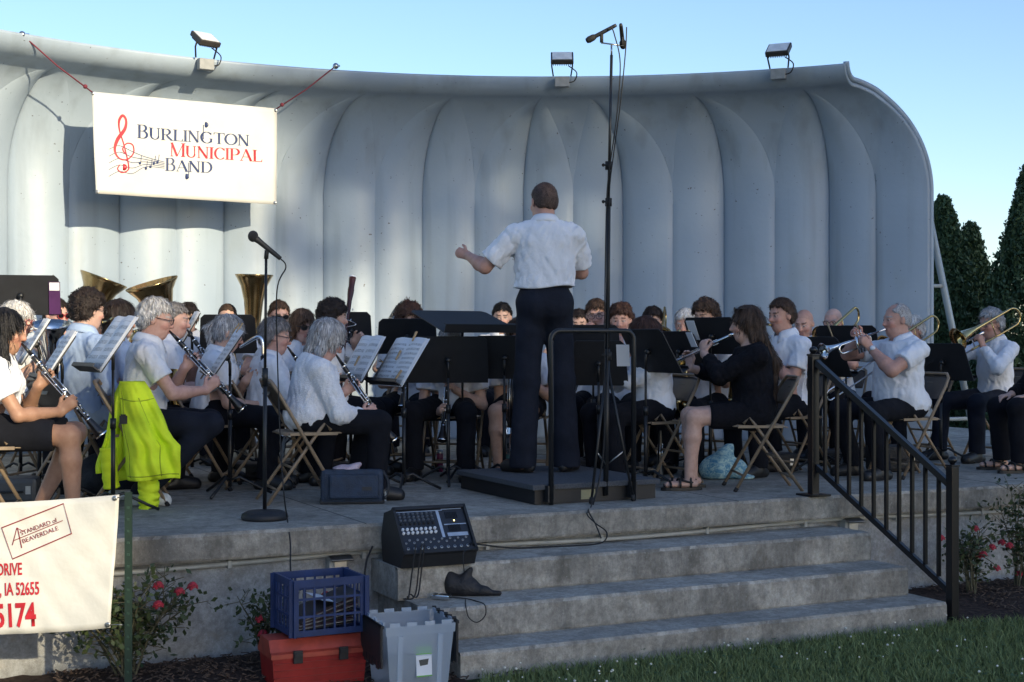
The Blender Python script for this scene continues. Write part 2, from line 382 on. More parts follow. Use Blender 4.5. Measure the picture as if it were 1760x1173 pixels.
# lawn: blades as one mesh
def blades(n, region, hmin, hmax, wmin, wmax):
    out = []
    pts = region(n); n = len(pts)
    h = rng.uniform(hmin, hmax, n); w = rng.uniform(wmin, wmax, n); a = rng.uniform(0, 2 * PI, n); l = rng.uniform(.1, .9, n) * h; la = rng.uniform(0, 2 * PI, n)
    v = np.zeros((n, 5, 3)); dx = np.cos(a) * w; dy = np.sin(a) * w; lx = np.cos(la) * l; ly = np.sin(la) * l
    for k, (t, s) in enumerate(((0, 1), (0, -1), (.55, .8), (.55, -.8), (1, 0))):
        v[:, k, 0] = pts[:, 0] + dx * s + lx * t * t; v[:, k, 1] = pts[:, 1] + dy * s + ly * t * t; v[:, k, 2] = h * t * (1 - .15 * t)
    i = np.arange(n)[:, None] * 5
    return v.reshape(-1, 3), np.concatenate([i + np.array([0, 1, 3]), i + np.array([0, 3, 2]), i + np.array([2, 3, 4])])
def lawn_region(n):
    a = rng.uniform(-1.2, 6.5, n); b = rng.uniform(.9, 3.3, n)
    x = E0.x + UE.x * a + NE.x * b; y = E0.y + UE.y * a + NE.y * b
    k = ((a > SL0) & (a < SR0) & (b > .985)) | (b > 1.02 + .04 * np.sin(a * 7) + rng.normal(0, .03, n)); k &= (y > 4.5)
    k &= ~((x < -.15) & (y > 6.3) & (b < 1.25))
    return np.stack([x[k], y[k]], 1)
gm, gn, gb = nodemat('grass_blade'); gb.inputs['Roughness'].default_value = .65; gb.inputs['Specular IOR Level'].default_value = .25
oi = gn.nodes.new('ShaderNodeNewGeometry'); rp = gn.nodes.new('ShaderNodeValToRGB'); gn.links.new(oi.outputs['Random Per Island'], rp.inputs[0])
rp.color_ramp.elements[0].color = (.13, .165, .07, 1); rp.color_ramp.elements[1].color = (.34, .39, .17, 1)
e = rp.color_ramp.elements.new(.5); e.color = (.22, .275, .105, 1); e = rp.color_ramp.elements.new(.93); e.color = (.10, .12, .04, 1); e = rp.color_ramp.elements.new(1.0); e.color = (.2, .17, .08, 1)
gn.links.new(rp.outputs[0], gb.inputs['Base Color'])
v, f = blades(120000, lawn_region, .025, .075, .0016, .0035); tag(link('grass', np_mesh('grass', v, f, False), gm), kind='stuff')
# clover: leaves and white heads
mb = MB(); mb2 = MB()
pts = lawn_region(2600)
for x, y in pts[:900]:
    h = random.uniform(.03, .07); R = Matrix.Rotation(random.uniform(0, PI), 3, 'Z')
    for k in range(3):
        d = R @ Vector((math.cos(k * 2.1), math.sin(k * 2.1), .2)) * .011; e = Vector((-d.y, d.x, 0)) * .6; c = Vector((x, y, h))
        mb2.add([c, c + d + e, c + d * 1.7, c + d - e], [(0, 1, 2, 3)])
cl = 0
for x, y in pts[1950:]:
    q = math.sin(x * 2.3 + 1) * math.sin(y * 2.9) + random.random() * .9
    if q < .35: continue
    h = random.uniform(.045, .08); r = random.uniform(.004, .008); mb.ball((x, y, h), (r, r, r * .85), 6, 4)
tag(mb.build('clover_flowers', mat('clover_white', (.72, .70, .62), .9, 0, .1, 200)), kind='stuff')
tag(mb2.build('clover_leaves', mat('clover_leaf', (.05, .11, .03), .7, 0, .2, 30)), kind='stuff')

# ------------------------------------------------------------------ stage and steps
TS = .148
stage = empty('bandstand_stage', st(0, 0), TH, 'raised grey concrete stage floor with weathered front edge, carrying the whole band', 'stage')
def loc_box(mb, a0, a1, b0, b1, z0, z1, bev=0):           # in the frame of the stage edge (x along, -y outwards)
    mb.box(((a0 + a1) / 2, -(b0 + b1) / 2, (z0 + z1) / 2), (a1 - a0, b1 - b0, z1 - z0), None, bev)
def rough_slab(mb, a0, a1, b0, b1, z0, z1, n, amp):       # slab whose front arris is a little chipped
    def front(u, v):
        a = a0 + (a1 - a0) * u
        k = amp * (math.sin(a * 23) * math.sin(a * 7.1 + 2) + .6 * math.sin(a * 61 + 1)); prof = [(b0, z0), (b1 - .006, z0), (b1 + k * .5, z0 + .012 + abs(k)), (b1 + k, (z0 + z1) / 2), (b1 + k * .4 - .002, z1 - .016 - abs(k) * .6), (b1 - .014, z1 - abs(k) * .3), (b1 - .06, z1), (b0, z1)]
        bb, zz = prof[round(v * 7)]; return Vector((a, -bb, zz))
    mb.grid(front, n, 7, False)
    for a, o in ((a0, 1), (a1, 0)):
        q = [(a, -b0, z0), (a, -b1 + .006, z0), (a, -b1, z0 + .02), (a, -b1 + .002, z1 - .02), (a, -b1 + .05, z1), (a, -b0, z1)]
        mb.add(q, [tuple(range(6)) if o else tuple(range(5, -1, -1))])
mb = MB(); rough_slab(mb, -9, 8.2, -9.5, 0, FLOOR - TS, FLOOR, 900, .004); mb.build('floor_slab', M['floor'], stage)
mb = MB(); loc_box(mb, -8.9, 8.1, -9.4, -.09, -.3, FLOOR - TS - .002); mb.build('foundation_wall', M['stucco'], stage)
mb = MB()
for b in (-1.9, -3.8, -5.7): loc_box(mb, -8.9, 8.1, b - .004, b + .004, FLOOR - .002, FLOOR + .0015)
for a in (-3.2, -.9, 1.6, 3.9, 6.2): loc_box(mb, a - .004, a + .004, -9, -.01, FLOOR - .002, FLOOR + .001)
mb.build('control_joint', mat('joint_dirt', (.09, .088, .08), .95), stage)
steps = empty('concrete_steps', st(0, 0), TH, 'flight of three worn grey concrete steps leading from the lawn up to the stage', 'steps')
ZS = (.137, .306, .479); BS = (.95, .653, .32)
SL = tuple(st_a(x, b) for x, b in zip((792, 738, 684), BS)); SR = tuple(st_a(x, b) for x, b in zip((1628, 1561, 1497), BS))
# left and right ends in the stage frame from where the steps end in the photograph
for i in range(3):
    mb = MB(); rough_slab(mb, SL[i], SR[i], -.085, BS[i], (-.2 if i == 0 else ZS[i - 1] + .0 - .004), ZS[i], 260, .004); mb.build('step', M['step'], steps)
# conduit under the slab edge, outlet boxes
cond = empty('electrical_conduit', st(0, -.09, FLOOR - TS - .03), TH, 'long pale pipe running under the slab edge along the stage front', 'conduit')
mb = MB(); mb.tube([(a, -.022 + .0, -.0 - .012 * math.sin(a * 2)) for a in np.linspace(-8, 8, 90)], .014, 8); mb.build('pipe', M['pvc'], cond)
for a in np.linspace(-7, 7.5, 20): mb = MB(); mb.box((a, -.02, -.002), (.02, .038, .04)); mb.build('clamp', M['pvc'], cond)
def outlet(x, label, dz=0):
    p = st_x(x, -.06, FLOOR - TS - .055 + dz); o = empty('outlet_box', p, TH, label, 'outlet box')
    mb = MB(); mb.box((0, 0, 0), (.10, .06, .075), None, .006); mb.build('box', M['pvc'], o)
    mb = MB(); mb.box((.01, -.05, .03), (.13, .06, .012), Matrix.Rotation(.35, 3, 'X'), .004); mb.box((.01, -.036, -.01), (.07, .012, .05)); mb.build('cover', M['steel'], o)
    return o
outlet(578, 'grey weatherproof outlet box on the wall above the blue milk crate', -.01)
outlet(1458, 'small grey outlet box at the right end of the top step')

# ------------------------------------------------------------------ the shell
SCX, SCY, RW = .34, 8.26, 6.65
def solve_phi(x, r):
    k = (x - 880) / FPX; lo, hi = -1.5, 1.3
    for _ in range(60):
        m = (lo + hi) / 2
        if SCX + r * math.sin(m) - k * (SCY + r * math.cos(m)) > 0: hi = m
        else: lo = m
    return (lo + hi) / 2
RP = RW - .53
maj_b = [solve_phi(x, RW) for x in (20, 210, 388, 558, 727, 900, 1070, 1243, 1423)]
maj_t = [solve_phi(x, RP) for x in (102, 301, 487, 629, 780, 931, 1013, 1193, 1383)]
min_b = [solve_phi(x, RW) for x in (115, 300, 472, 643, 815, 985, 1157, 1333, 1507)]
end_b = solve_phi(1598, RW); end_t = solve_phi(1450, RW - .82)
d0 = maj_b[0]; 
ext = 3
maj_b = [d0 - .155 * (ext - i) for i in range(ext)] + maj_b; maj_t = [maj_t[0] - .152 * (ext - i) for i in range(ext)] + maj_t
min_b = [d0 - .155 * (ext - i) + .078 for i in range(ext)] + min_b
ZSP, AO, BO = 3.10, .65, 1.04               # spring line, overhang and rise of the cove
def prof(v):                                # v 0..1 along the height: radius, height, normal angle, t
    if v < .55: return RW, FLOOR - .01 + (ZSP - FLOOR + .01) * v / .55, 0.0, 0.0
    if v < .9:
        t = (v - .55) / .35 * PI / 2 * .93; return RW - AO * (1 - math.cos(t)), ZSP + BO * math.sin(t), t, t
    t0 = PI / 2 * .93; r0 = RW - AO * (1 - math.cos(t0)); z0 = ZSP + BO * math.sin(t0); s = (v - .9) / .1
    return r0 - .15 * math.sin(s * PI / 2), z0 + .105 * (1 - math.cos(s * PI / 2)) + .02 * s, t0, t0
DF, BF, TAP = .12, .080, 1.40
def wbound(t): kk = min(1, t / TAP); return 1 - kk ** 1.9
def shell_pt(pb, pt_, w, v, off=0):         # w: 0 at a dark major seam, 1 at a light minor seam
    r, z, na, t = prof(v)
    wt = min(1, (1 - math.cos(t)) / (1 - math.cos(1.40)))
    ph = pb + (pt_ - pb) * wt
    wb = wbound(t); q = min(w / max(wb, .02), 1); d = DF * wb ** .7 * (1 - q) - BF * wb * math.sin(PI * q) ** .9 if w < wb else 0
    d += off
    r += d * math.cos(na); z += d * math.sin(na)
    return Vector((SCX + r * math.sin(ph), SCY + r * math.cos(ph), z))
shell = empty('bandshell', (SCX, SCY + RW, FLOOR), 0, 'tall curved pale blue-grey band shell with fluted wall and rolled top lip', 'band shell')
SO = Vector(shell.location)
knots = []                                  # (phi bottom, phi top, w)
for i in range(len(maj_b)):
    knots.append((maj_b[i], maj_t[i], 0.0))
    tn = maj_t[i + 1] if i + 1 < len(maj_b) else end_t
    knots.append((min_b[i], (maj_t[i] + tn) / 2 if i + 1 < len(maj_b) else maj_t[i] + (end_t - maj_t[i]) * .6, 1.0))
knots.append((end_b, end_t, .35))
NA, NB, NV = 13, 6, 110
vv = [j / NV for j in range(NV + 1)]
verts = []; ncol = 0; segs = list(zip(knots[:-1], knots[1:]))
for si, (a, b) in enumerate(segs):
    for q in range(NA + NB + (1 if si == len(segs) - 1 else 0)):
        for v in vv:
            wb = max(wbound(prof(v)[3]), .22); wl = a[2]; wr_ = b[2]
            if wl < wr_: s = min(wb, wr_) * q / NA if q <= NA else min(wb, wr_) + (wr_ - min(wb, wr_)) * (q - NA) / NB; tt = s / wr_
            else:
                q2 = NA + NB - q; s = wb * q2 / NA if q2 <= NA else wb + (1 - wb) * (q2 - NA) / NB; tt = 1 - s if wr_ == 0 else (1 - (s if s > wr_ else wr_)) / (1 - wr_)
            if wl >= wr_ and wr_ > 0: tt = q / (NA + NB); s = 1 + (wr_ - 1) * tt
            verts.append(shell_pt(a[0] + (b[0] - a[0]) * tt, a[1] + (b[1] - a[1]) * tt, s, v) - SO)
        ncol += 1
nr = NV + 1
faces = [(i * nr + j, (i + 1) * nr + j, (i + 1) * nr + j + 1, i * nr + j + 1) for i in range(ncol - 1) for j in range(NV)]
o = link('fluted_wall', np_mesh('fluted_wall', verts, faces), M['shell'], shell); solidify(o, .05, 1)
try: o.data.set_sharp_from_angle(angle=math.radians(14))
except Exception: pass
for i, k in enumerate(knots[:-1]):
    mj = k[2] == 0; vs = [j / 70 for j in range(1, 71)] if mj else [j / 70 * .56 for j in range(1, 70)]
    mb = MB(); mb.tube([shell_pt(*k, v, -.002) - SO for v in vs], .007 if mj else .006, 5); mb.build('seam', M['seam'] if mj else M['seam_light'], shell)
for i in range(1, len(knots) - 2, 2):        # the minor seam forks into the two sides of the pointed arches
    for j in (i - 1, i + 1):
        pts = []
        for q in range(1, 33):
            kk = q / 32; w = 1 - kk ** 1.9; t = kk * TAP; v = .55 + .35 * t / (PI / 2 * .93); s = 1 - w
            pb = knots[i][0] + (knots[j][0] - knots[i][0]) * s; pt_ = knots[i][1] + (knots[j][1] - knots[i][1]) * s
            if knots[j][2] == 0: pts.append(shell_pt(pb, pt_, w, v, -.002) - SO)
        if pts: mb = MB(); mb.tube(pts, .006, 5); mb.build('seam', M['seam_light'], shell)
# painted edge strip up the right-hand end, and conduit pipes on the wall
mb = MB(); mb.tube([shell_pt(*knots[-1], v, .02) - SO for v in vv], .030, 6); mb.build('edge_trim', M['shell'], shell)
# steel raker brace behind the right end
br = empty('steel_brace', at(1678, 766, 14.2), 0, 'slanted white steel brace propping the right end of the shell', 'brace')
bo = Vector(br.location); top = at(1597, 372, 13.9)
mb = MB(); dv = top - bo
mb.tube([Vector((0, 0, 0)), dv], .034, 4); mb.build('brace_post', M['white_enamel'], br)
mb = MB(); q = dv * .7; mb.tube([q, q + Vector((-.25, -.1, 0))], .02, 6); mb.build('rung', M['white_enamel'], br); mb = MB(); q = dv * .12; mb.tube([q, q + Vector((-.45, -.2, 0))], .02, 6); mb.build('rung', M['white_enamel'], br)
mb = MB(); mb.box((0, 0, .01), (.16, .16, .02)); mb.build('foot_plate', M['white_enamel'], br)
# ------------------------------------------------------------------ trees
def leaf_mesh(pts, size, up=.4, aspect=.55, jitter=.3):
    n = len(pts); s = size * rng.uniform(1 - jitter, 1 + jitter, n)
    d = rng.normal(size=(n, 3)); d[:, 2] += up; d /= np.linalg.norm(d, axis=1)[:, None]
    e = np.cross(d, rng.normal(size=(n, 3))); e /= np.linalg.norm(e, axis=1)[:, None] + 1e-9
    v = np.zeros((n, 4, 3)); v[:, 0] = pts - d * s[:, None] * .5; v[:, 2] = pts + d * s[:, None] * .5
    v[:, 1] = pts + e * s[:, None] * aspect * .5; v[:, 3] = pts - e * s[:, None] * aspect * .5
    return v.reshape(-1, 3), (np.arange(n)[:, None] * 4 + np.arange(4))
def leafmat(name, c1, c2, rough=.6):
    m, n, b = nodemat(name); b.inputs['Roughness'].default_value = rough; b.inputs['Specular IOR Level'].default_value = .3
    g = n.nodes.new('ShaderNodeNewGeometry'); r = n.nodes.new('ShaderNodeValToRGB'); n.links.new(g.outputs['Random Per Island'], r.inputs[0])
    r.color_ramp.elements[0].color = (*c1, 1); r.color_ramp.elements[1].color = (*c2, 1); n.links.new(r.outputs[0], b.inputs['Base Color']); return m
M['cedar'] = leafmat('arborvitae_leaf', (.028, .055, .026), (.075, .12, .052))
M['leaf'] = leafmat('tree_leaf', (.035, .07, .018), (.09, .13, .04))
M['bark'] = mat('bark', (.10, .075, .055), .9, 0, .3, 14, .6, 20)
def arborvitae(base, h, r, label, seed, n=38000):
    o = empty('arborvitae_tree', base, 0, label, 'tree', 'arborvitae trees beyond the stage')
    g = np.random.default_rng(seed); t = g.uniform(0, 1, n) ** .8; a = g.uniform(0, 2 * PI, n)
    R = r * np.clip(1.02 - t, 0, 1) ** .80 * (.82 + .18 * np.minimum(1, t / .08))
    lump = 1 + .12 * np.sin(a * 5 + t * 14 + seed) * np.sin(t * 31 + a * 2) + .09 * np.sin(a * 11 + t * 40)
    rr = R * lump * (1 - .35 * g.uniform(0, 1, n) ** 2.5) + g.normal(0, .025, n)
    p = np.stack([np.cos(a) * rr, np.sin(a) * rr, t * h * .985 + g.normal(0, .03, n) + .05], 1)
    v, f = leaf_mesh(p, .068, 1.2, .5, .4); link('crown', np_mesh('crown', v, f, False), M['cedar'], o)
    mb = MB(); mb.tube([(0, 0, -.1), (0.02, 0, h * .4), (0, .02, h * .93)], [.09, .06, .015], 8); mb.build('trunk', M['bark'], o)
def gpt(x, d): p = at(x, 600, d); p.z = 0; return p
def topz(y, d): return CH - (y - YH) * d / FPX
arborvitae(gpt(1622, 20), topz(343, 20), .88, 'dark arborvitae rising just right of the shell, the taller of the close pair', 1)
arborvitae(gpt(1668, 20.6), topz(388, 20.6), .75, 'dark arborvitae of the close pair with the lower pointed tip', 2, 30000)
arborvitae(gpt(1772, 18.5), topz(285, 18.5), .90, 'large dark arborvitae at the right edge behind the end trombone player', 3)
arborvitae(gpt(1585, 22), topz(400, 22), 1.0, 'dark arborvitae mostly hidden behind the right end of the shell', 4, 9000)
def broadleaf(base, h, cr, label, seed, n=9000, size=.22, clumps=38, cz=.66, group=None, squash=.8, cat='tree'):
    o = empty('shade_tree', base, 0, label, cat, group); g = np.random.default_rng(seed); P = []
    mb = MB(); mb.tube(smoothcurve([(0, 0, -.2), (.06, 0, h * .2), (-.05, .08, h * .45), (0.05, 0, h * .8)], 5), [cr * .085 * (1 - .85 * i / 15) for i in range(16)], 9)
    cs = []
    for i in range(clumps):
        d = g.normal(size=3); d /= np.linalg.norm(d); q = cr * g.uniform(.35, .92); cs.append(np.array([d[0] * q, d[1] * q, h * cz + d[2] * q * squash]))
    for i, c in enumerate(cs):
        m = n // clumps; d = g.normal(size=(m, 3)); d /= np.linalg.norm(d, axis=1)[:, None]; P.append(c + d * (cr * .30 * g.uniform(.3, 1, m) ** .5)[:, None] * np.array([1, 1, .7]))
        if i < 16: s = Vector((0, 0, h * g.uniform(.28, .6))); mb.tube(smoothcurve([s, s.lerp(Vector(c), .5) + Vector((0, 0, .3)), Vector(c)], 3), [cr * .022, cr * .018, cr * .015, cr * .012, cr * .01, cr * .007, cr * .003][:7], 6)
    mb.build('trunk', M['bark'], o)
    v, f = leaf_mesh(np.concatenate(P), size, .1, .65, .4); link('crown', np_mesh('crown', v, f, False), M['leaf'], o)
    return o
q = gpt(-40, 24); broadleaf(q, topz(36, 24) - .1, 2.4, 'green treetop peeping over the shell at the left corner', 11, 9000, .16, 40, .68)
# trees that stand on the lawn behind the photographer and shade the stage
PD = Vector((.798, .602, 0)); TD = Vector((-.602, .798, 0))
def shade_tree(p, z0, L, cr, label, seed, n, size, clumps, squash=.9):
    b = PD * p - TD * L; zc = z0 + L * .319; h = zc / .62
    b.z = 0
    return broadleaf(b, h, cr, label, seed, n, size, clumps, .62, 'shade trees behind the photographer', squash)
shade_tree(14.9, 6.4, 36, 6.4, 'largest dense shade tree on the lawn behind the photographer', 21, 15000, .5, 70)
shade_tree(5.2, 2.6, 32, 3.5, 'broad low shade tree at the left on the lawn behind the photographer', 22, 5200, .42, 46, .75)
shade_tree(7.6, 2.2, 30, 3.9, 'middle shade tree with gaps in its crown behind the photographer', 23, 5200, .40, 42, .8)
shade_tree(8.6, 8.6, 40, 2.7, 'slender tall shade tree with a thin crown behind the photographer', 24, 2200, .42, 30, .9)

# ------------------------------------------------------------------ rose bushes
M['roseleaf'] = leafmat('rose_leaf', (.020, .036, .014), (.062, .085, .033), .5)
M['rosestem'] = mat('rose_stem', (.11, .10, .055), .8, 0, .25, 30)
M['rose'] = mat('rose_petal', (.42, .018, .035), .55, 0, .3, 60)
def rose_bush(base, label, hh, spread, stems, seed, blooms):
    g = random.Random(seed); o = empty('rose_bush', base, 0, label, 'rose bush', 'rose bushes along the stage wall'); mb = MB(); L = []; tips = []
    for i in range(stems):
        a = g.uniform(0, 2 * PI); r = spread * g.uniform(.2, 1); h = hh * g.uniform(.55, 1)
        e = Vector((math.cos(a) * r, math.sin(a) * r * .6, h)); s = Vector((g.uniform(-.05, .05), g.uniform(-.04, .04), -.02))
        c = smoothcurve([s, s.lerp(e, .45) + Vector((0, 0, .06)), e], 5); mb.tube(c, [.008 - .0055 * k / (len(c) - 1) for k in range(len(c))], 5)
        tips.append(e)
        for j in range(3, len(c)):
            for _ in range(g.randint(2, 3)):
                d = Vector((g.uniform(-1, 1), g.uniform(-.8, .8), g.uniform(-.2, .8))).normalized(); q = c[j] + d * g.uniform(.05, .14); mb.tube([c[j], q], .002, 4)
                for _ in range(g.randint(2, 5)): L.append(q + Vector((g.uniform(-.045, .045), g.uniform(-.045, .045), g.uniform(-.035, .04))))
    mb.build('stem', M['rosestem'], o)
    v, f = leaf_mesh(np.array([tuple(p) for p in L]), .036, .3, .6, .4); link('foliage', np_mesh('foliage', v, f, False), M['roseleaf'], o)
    for p in blooms:
        p = Vector(p) - Vector(base); mb = MB()
        for k in range(16):
            a = k * 2.4; r = .006 + .022 * k / 16; R = Matrix.Rotation(a, 3, 'Z') @ Matrix.Rotation(.5 + .5 * k / 16, 3, 'Y')
            mb.ball(p + R @ Vector((r, 0, .008)), (.014, .012, .005), 6, 4, R)
        mb.build('flower', M['rose'], o)
        t = min(tips, key=lambda e: (e - p).length); mb = MB(); mb.tube(smoothcurve([t * .85, t.lerp(p, .6) + Vector((0, 0, .0)), p], 4), .003, 5); mb.build('flower_stalk', M['rosestem'], o)
p = st_x(222, .30, .03); d = p.y
rose_bush(p, 'straggly rose bush with red blooms beside the lower left banner', .50, .40, 15, 5, [at(272, 1003, d), at(308, 1013, d - .05), at(331, 1004, d), at(272, 1036, d - .1)])
p = st_x(462, .28, .03); d = p.y
rose_bush(p, 'small rose bush half hidden behind the blue milk crate', .36, .2, 6, 6, [at(447, 1060, d - .05), at(452, 1086, d - .1), at(560, 1020, d + .1)])
p = st_x(1668, .35, .03); d = p.y
rose_bush(p, 'rose bush with pink red blooms right of the railing post', .5, .2, 7, 8, [at(1617, 922, d), at(1690, 950, d - .05), at(1705, 938, d), at(1676, 906, d), at(1713, 974, d), at(1683, 952, d)])
p = st_x(1758, .35, .03); d = p.y
rose_bush(p, 'leafy rose bush cut by the right edge of the view', .66, .22, 9, 9, [at(1722, 930, d), at(1735, 935, d - .1), at(1752, 984, d)])

# ------------------------------------------------------------------ stair railing
A1 = st_x(1398, -.06, FLOOR); A2 = st_x(1637, .93, 0)
rail = empty('stair_railing', A1, 0, 'black metal stair railing with square balusters and ball topped posts', 'railing')
def rp_(p): return p - A1
mb = MB(); hp1 = .93
def post(p, z0, z1, wdt=.055):
    mb = MB(); R = Matrix.Rotation(TH, 3, 'Z'); mb.box(rp_(Vector((p.x, p.y, (z0 + z1) / 2))), (wdt, wdt, z1 - z0), R, .004)
    mb.box(rp_(Vector((p.x, p.y, z1 + .006))), (wdt + .008, wdt + .008, .012), R, .003); o = mb.build('post', M['rail'], rail)
    m2 = MB(); m2.lathe([(.014, 0), (.016, .006), (.026, .018), (.028, .03), (.020, .044), (.004, .05)], rp_(Vector((p.x, p.y, z1 + .012))), n=14, caps=True); m2.build('finial', M['rail'], o)
zt1 = topz(612, A1.y); zt2 = topz(802, A2.y)
post(A1, FLOOR, zt1); post(A2, -.05, zt2)
mb = MB(); mb.box(rp_(Vector((A1.x, A1.y, FLOOR + .006))), (.16, .16, .012), Matrix.Rotation(TH, 3, 'Z')); mb.build('base_plate', M['rail'], rail)
dirv = (A2 - A1); dirh = Vector((dirv.x, dirv.y, 0)); LN = dirh.length; dirh.normalize()
top1, top2 = zt1 - .045, zt2 - .10; bt1, bt2 = topz(803, A1.y), topz(1015, A2.y)
def bar(z1, z2, h, w, name):
    mb = MB(); sd = dirh.cross(Vector((0, 0, 1))); q = []
    for t, z in ((.03, z1), (LN - .03, z2)):
        c = A1 + dirh * t; c.z = z
        q.append([rp_(c + sd * w / 2 - Vector((0, 0, h / 2))), rp_(c - sd * w / 2 - Vector((0, 0, h / 2))), rp_(c - sd * w / 2 + Vector((0, 0, h / 2))), rp_(c + sd * w / 2 + Vector((0, 0, h / 2)))])
    mb.hexa(q[0], q[1]); return mb.build(name, M['rail'], rail)
bar(top1, top2, .045, .042, 'handrail'); bar(bt1, bt2, .04, .03, 'bottom_rail')
for i in range(10):
    t = LN * (i + 1) / 11; c = A1 + dirh * t; za = bt1 + (bt2 - bt1) * t / LN + .012; zb = top1 + (top2 - top1) * t / LN - .012
    mb = MB(); mb.box(rp_(Vector((c.x, c.y, (za + zb) / 2))), (.02, .02, zb - za), Matrix.Rotation(TH, 3, 'Z')); mb.build('baluster', M['rail'], rail)

# ------------------------------------------------------------------ floodlights on the lip
def floodlight(x, y, label, yaw):
    k = (x - 880) / FPX; r = RW - .78
    A = k * k + 1; B = -2 * (k * SCX + SCY); C = SCX ** 2 + SCY ** 2 - r * r; d = (-B + math.sqrt(B * B - 4 * A * C)) / (2 * A)
    p = Vector((k * d, d, 4.22)); ph = math.atan2(p.x - SCX, p.y - SCY)
    o = empty('floodlight', p, -ph, label, 'floodlight', 'floodlights along the shell lip')
    mb = MB(); mb.box((0, -.05, -.03), (.14, .08, .10), None, .006); mb.build('junction_box', mat('grey_box', (.26, .27, .27), .5), o)
    mb = MB(); mb.tube([(-.085, -.03, .03), (-.10, -.06, .12), (-.10, -.1, .16)], .008, 6); mb.build('bracket', M['blackmatte'], o); mb = MB(); mb.tube([(.085, -.03, .03), (.10, -.06, .12), (.10, -.1, .16)], .008, 6); mb.build('bracket', M['blackmatte'], o)
    R = Matrix.Rotation(yaw, 3, 'Z') @ Matrix.Rotation(-.95, 3, 'X')
    mb = MB(); mb.box(Vector((0, -.05, .20)), (.22, .05, .19), R, .01)
    for i in range(9): mb.box(Vector((0, -.05, .20)) + R @ Vector((-.085 + i * .021, .03, 0)), (.006, .025, .16), R)
    h = mb.build('lamp_housing', mat('bronze_housing', (.055, .05, .045), .5, .3), o)
    mb = MB(); mb.box(Vector((0, -.05, .20)) + R @ Vector((0, -.027, 0)), (.19, .004, .16), R); mb.build('lens', mat('lamp_glass', (.75, .76, .75), .12), h)
    mb = MB(); mb.tube(smoothcurve([(.06, -.04, .13), (.14, -.06, .06), (.12, -.07, -.02), (.07, -.08, -.04)], 5), .006, 6); mb.build('cable', M['rubber'], o)
floodlight(350, 85, 'bronze floodlight on the shell lip above the white band banner', .25)
floodlight(966, 125, 'dark floodlight on the shell lip right above the conductor', 0)
floodlight(1340, 105, 'dark floodlight near the right end of the shell lip', -.05)
# ------------------------------------------------------------------ people
M['skin'] = attr_mat('skin', .52, .08, 120)
M['hair'] = attr_mat('hair', .55, .5, 190, 0, .35)
M['shirt'] = mat('white_cotton', (.74, .76, .81), .85, 0, .05, 7, .35, 26, .2)
M['knit'] = mat('white_knit', (.76, .77, .81), .95, 0, .06, 70, .4, 120, .1)
M['denimshirt'] = mat('pale_blue_cotton', (.46, .58, .78), .85, 0, .08, 6, .3, 17, .2)
M['trouser'] = mat('black_cotton', (.008, .009, .014), .9, 0, .2, 8, .35, 14, .2)
M['navy'] = mat('navy_cotton', (.012, .015, .026), .85, 0, .2, 8, .35, 14, .2)
M['jeans'] = mat('pale_denim', (.42, .50, .62), .9, 0, .2, 10, .3, 22, .15, (.55, .6, .66))
M['cardigan'] = mat('black_knit', (.010, .010, .014), .92, 0, .2, 40, .3, 90, .15)
M['shoe'] = mat('black_leather', (.014, .013, .013), .45, 0, .2, 15)
M['sneaker'] = mat('pale_sneaker', (.60, .60, .57), .7, 0, .12, 18)
M['lens'] = mat('dark_lens', (.008, .008, .010), .08, 0, 0, 1, 0, 1, .6)
M['spec'] = mat('spectacle_frame', (.03, .025, .025), .35)
M['redspec'] = mat('red_frame', (.30, .03, .035), .35)
M['collar'] = M['shirt']
SKIN = {'fair': (.55, .355, .285), 'pink': (.56, .335, .275), 'tan': (.36, .20, .13), 'ruddy': (.50, .285, .225), 'med': (.50, .30, .22)}
HAIR = {'cropbrown': (.075, .050, .042), 'grey': (.40, .40, .41), 'silver': (.52, .51, .50), 'white': (.66, .65, .63), 'darkgrey': (.20, .19, .19), 'brown': (.060, .036, .024), 'dark': (.022, .015, .013), 'black': (.010, .009, .010),
        'auburn': (.062, .030, .021), 'lightbrown': (.14, .085, .05), 'red': (.13, .072, .042)}

def ik(S, Wp, l1, l2, hint):
    d = Wp - S; D = min(d.length, (l1 + l2) * .995); u = d.normalized(); Wp = S + u * D
    x = (l1 * l1 - l2 * l2 + D * D) / (2 * D); h = math.sqrt(max(l1 * l1 - x * x, 0)); hn = Vector(hint) - u * Vector(hint).dot(u)
    return S + u * x + hn.normalized() * h, Wp

def hand(Wp, d, nrm, side, curl=(.55, .75, .6), spread=1.0, thumb=.5, k=.005):
    """palm, four unequal bent fingers and a thumb; nrm is the way the palm faces, side +1 right hand"""
    d = Vector(d).normalized(); nrm = Vector(nrm); nrm = (nrm - d * nrm.dot(d)).normalized(); lat = d.cross(nrm) * side   # towards the thumb
    P = [cap(Wp, Wp + d * .072, .031, .036, .015, (nrm, .46))]
    for i, (o, L) in enumerate(((.029, .072), (.010, .080), (-.009, .074), (-.027, .058))):
        p = Wp + d * (.080 - .004 * abs(i - 1)) + lat * o * spread; c = 0; r = .0092 - .0006 * (i == 3)
        dd = d + lat * (o * 1.8 * (spread - .6))
        for q, (fr, cc) in enumerate(zip((.44, .32, .24), curl)):
            c += cc + .05 * i; e = p + (dd.normalized() * math.cos(c) + nrm * math.sin(c)) * L * fr
            P.append(cap(p, e, r, r * .9, k)); p = e; r *= .92
    p = Wp + d * .022 + lat * .024; e = p + (d * .62 + lat * .62 + nrm * .45 * thumb).normalized() * .042; P.append(cap(p, e, .0125, .0105, .008))
    f = e + (d * .8 + lat * .15 + nrm * .7 * thumb).normalized() * .032; P.append(cap(e, f, .0105, .0085, k))
    return P

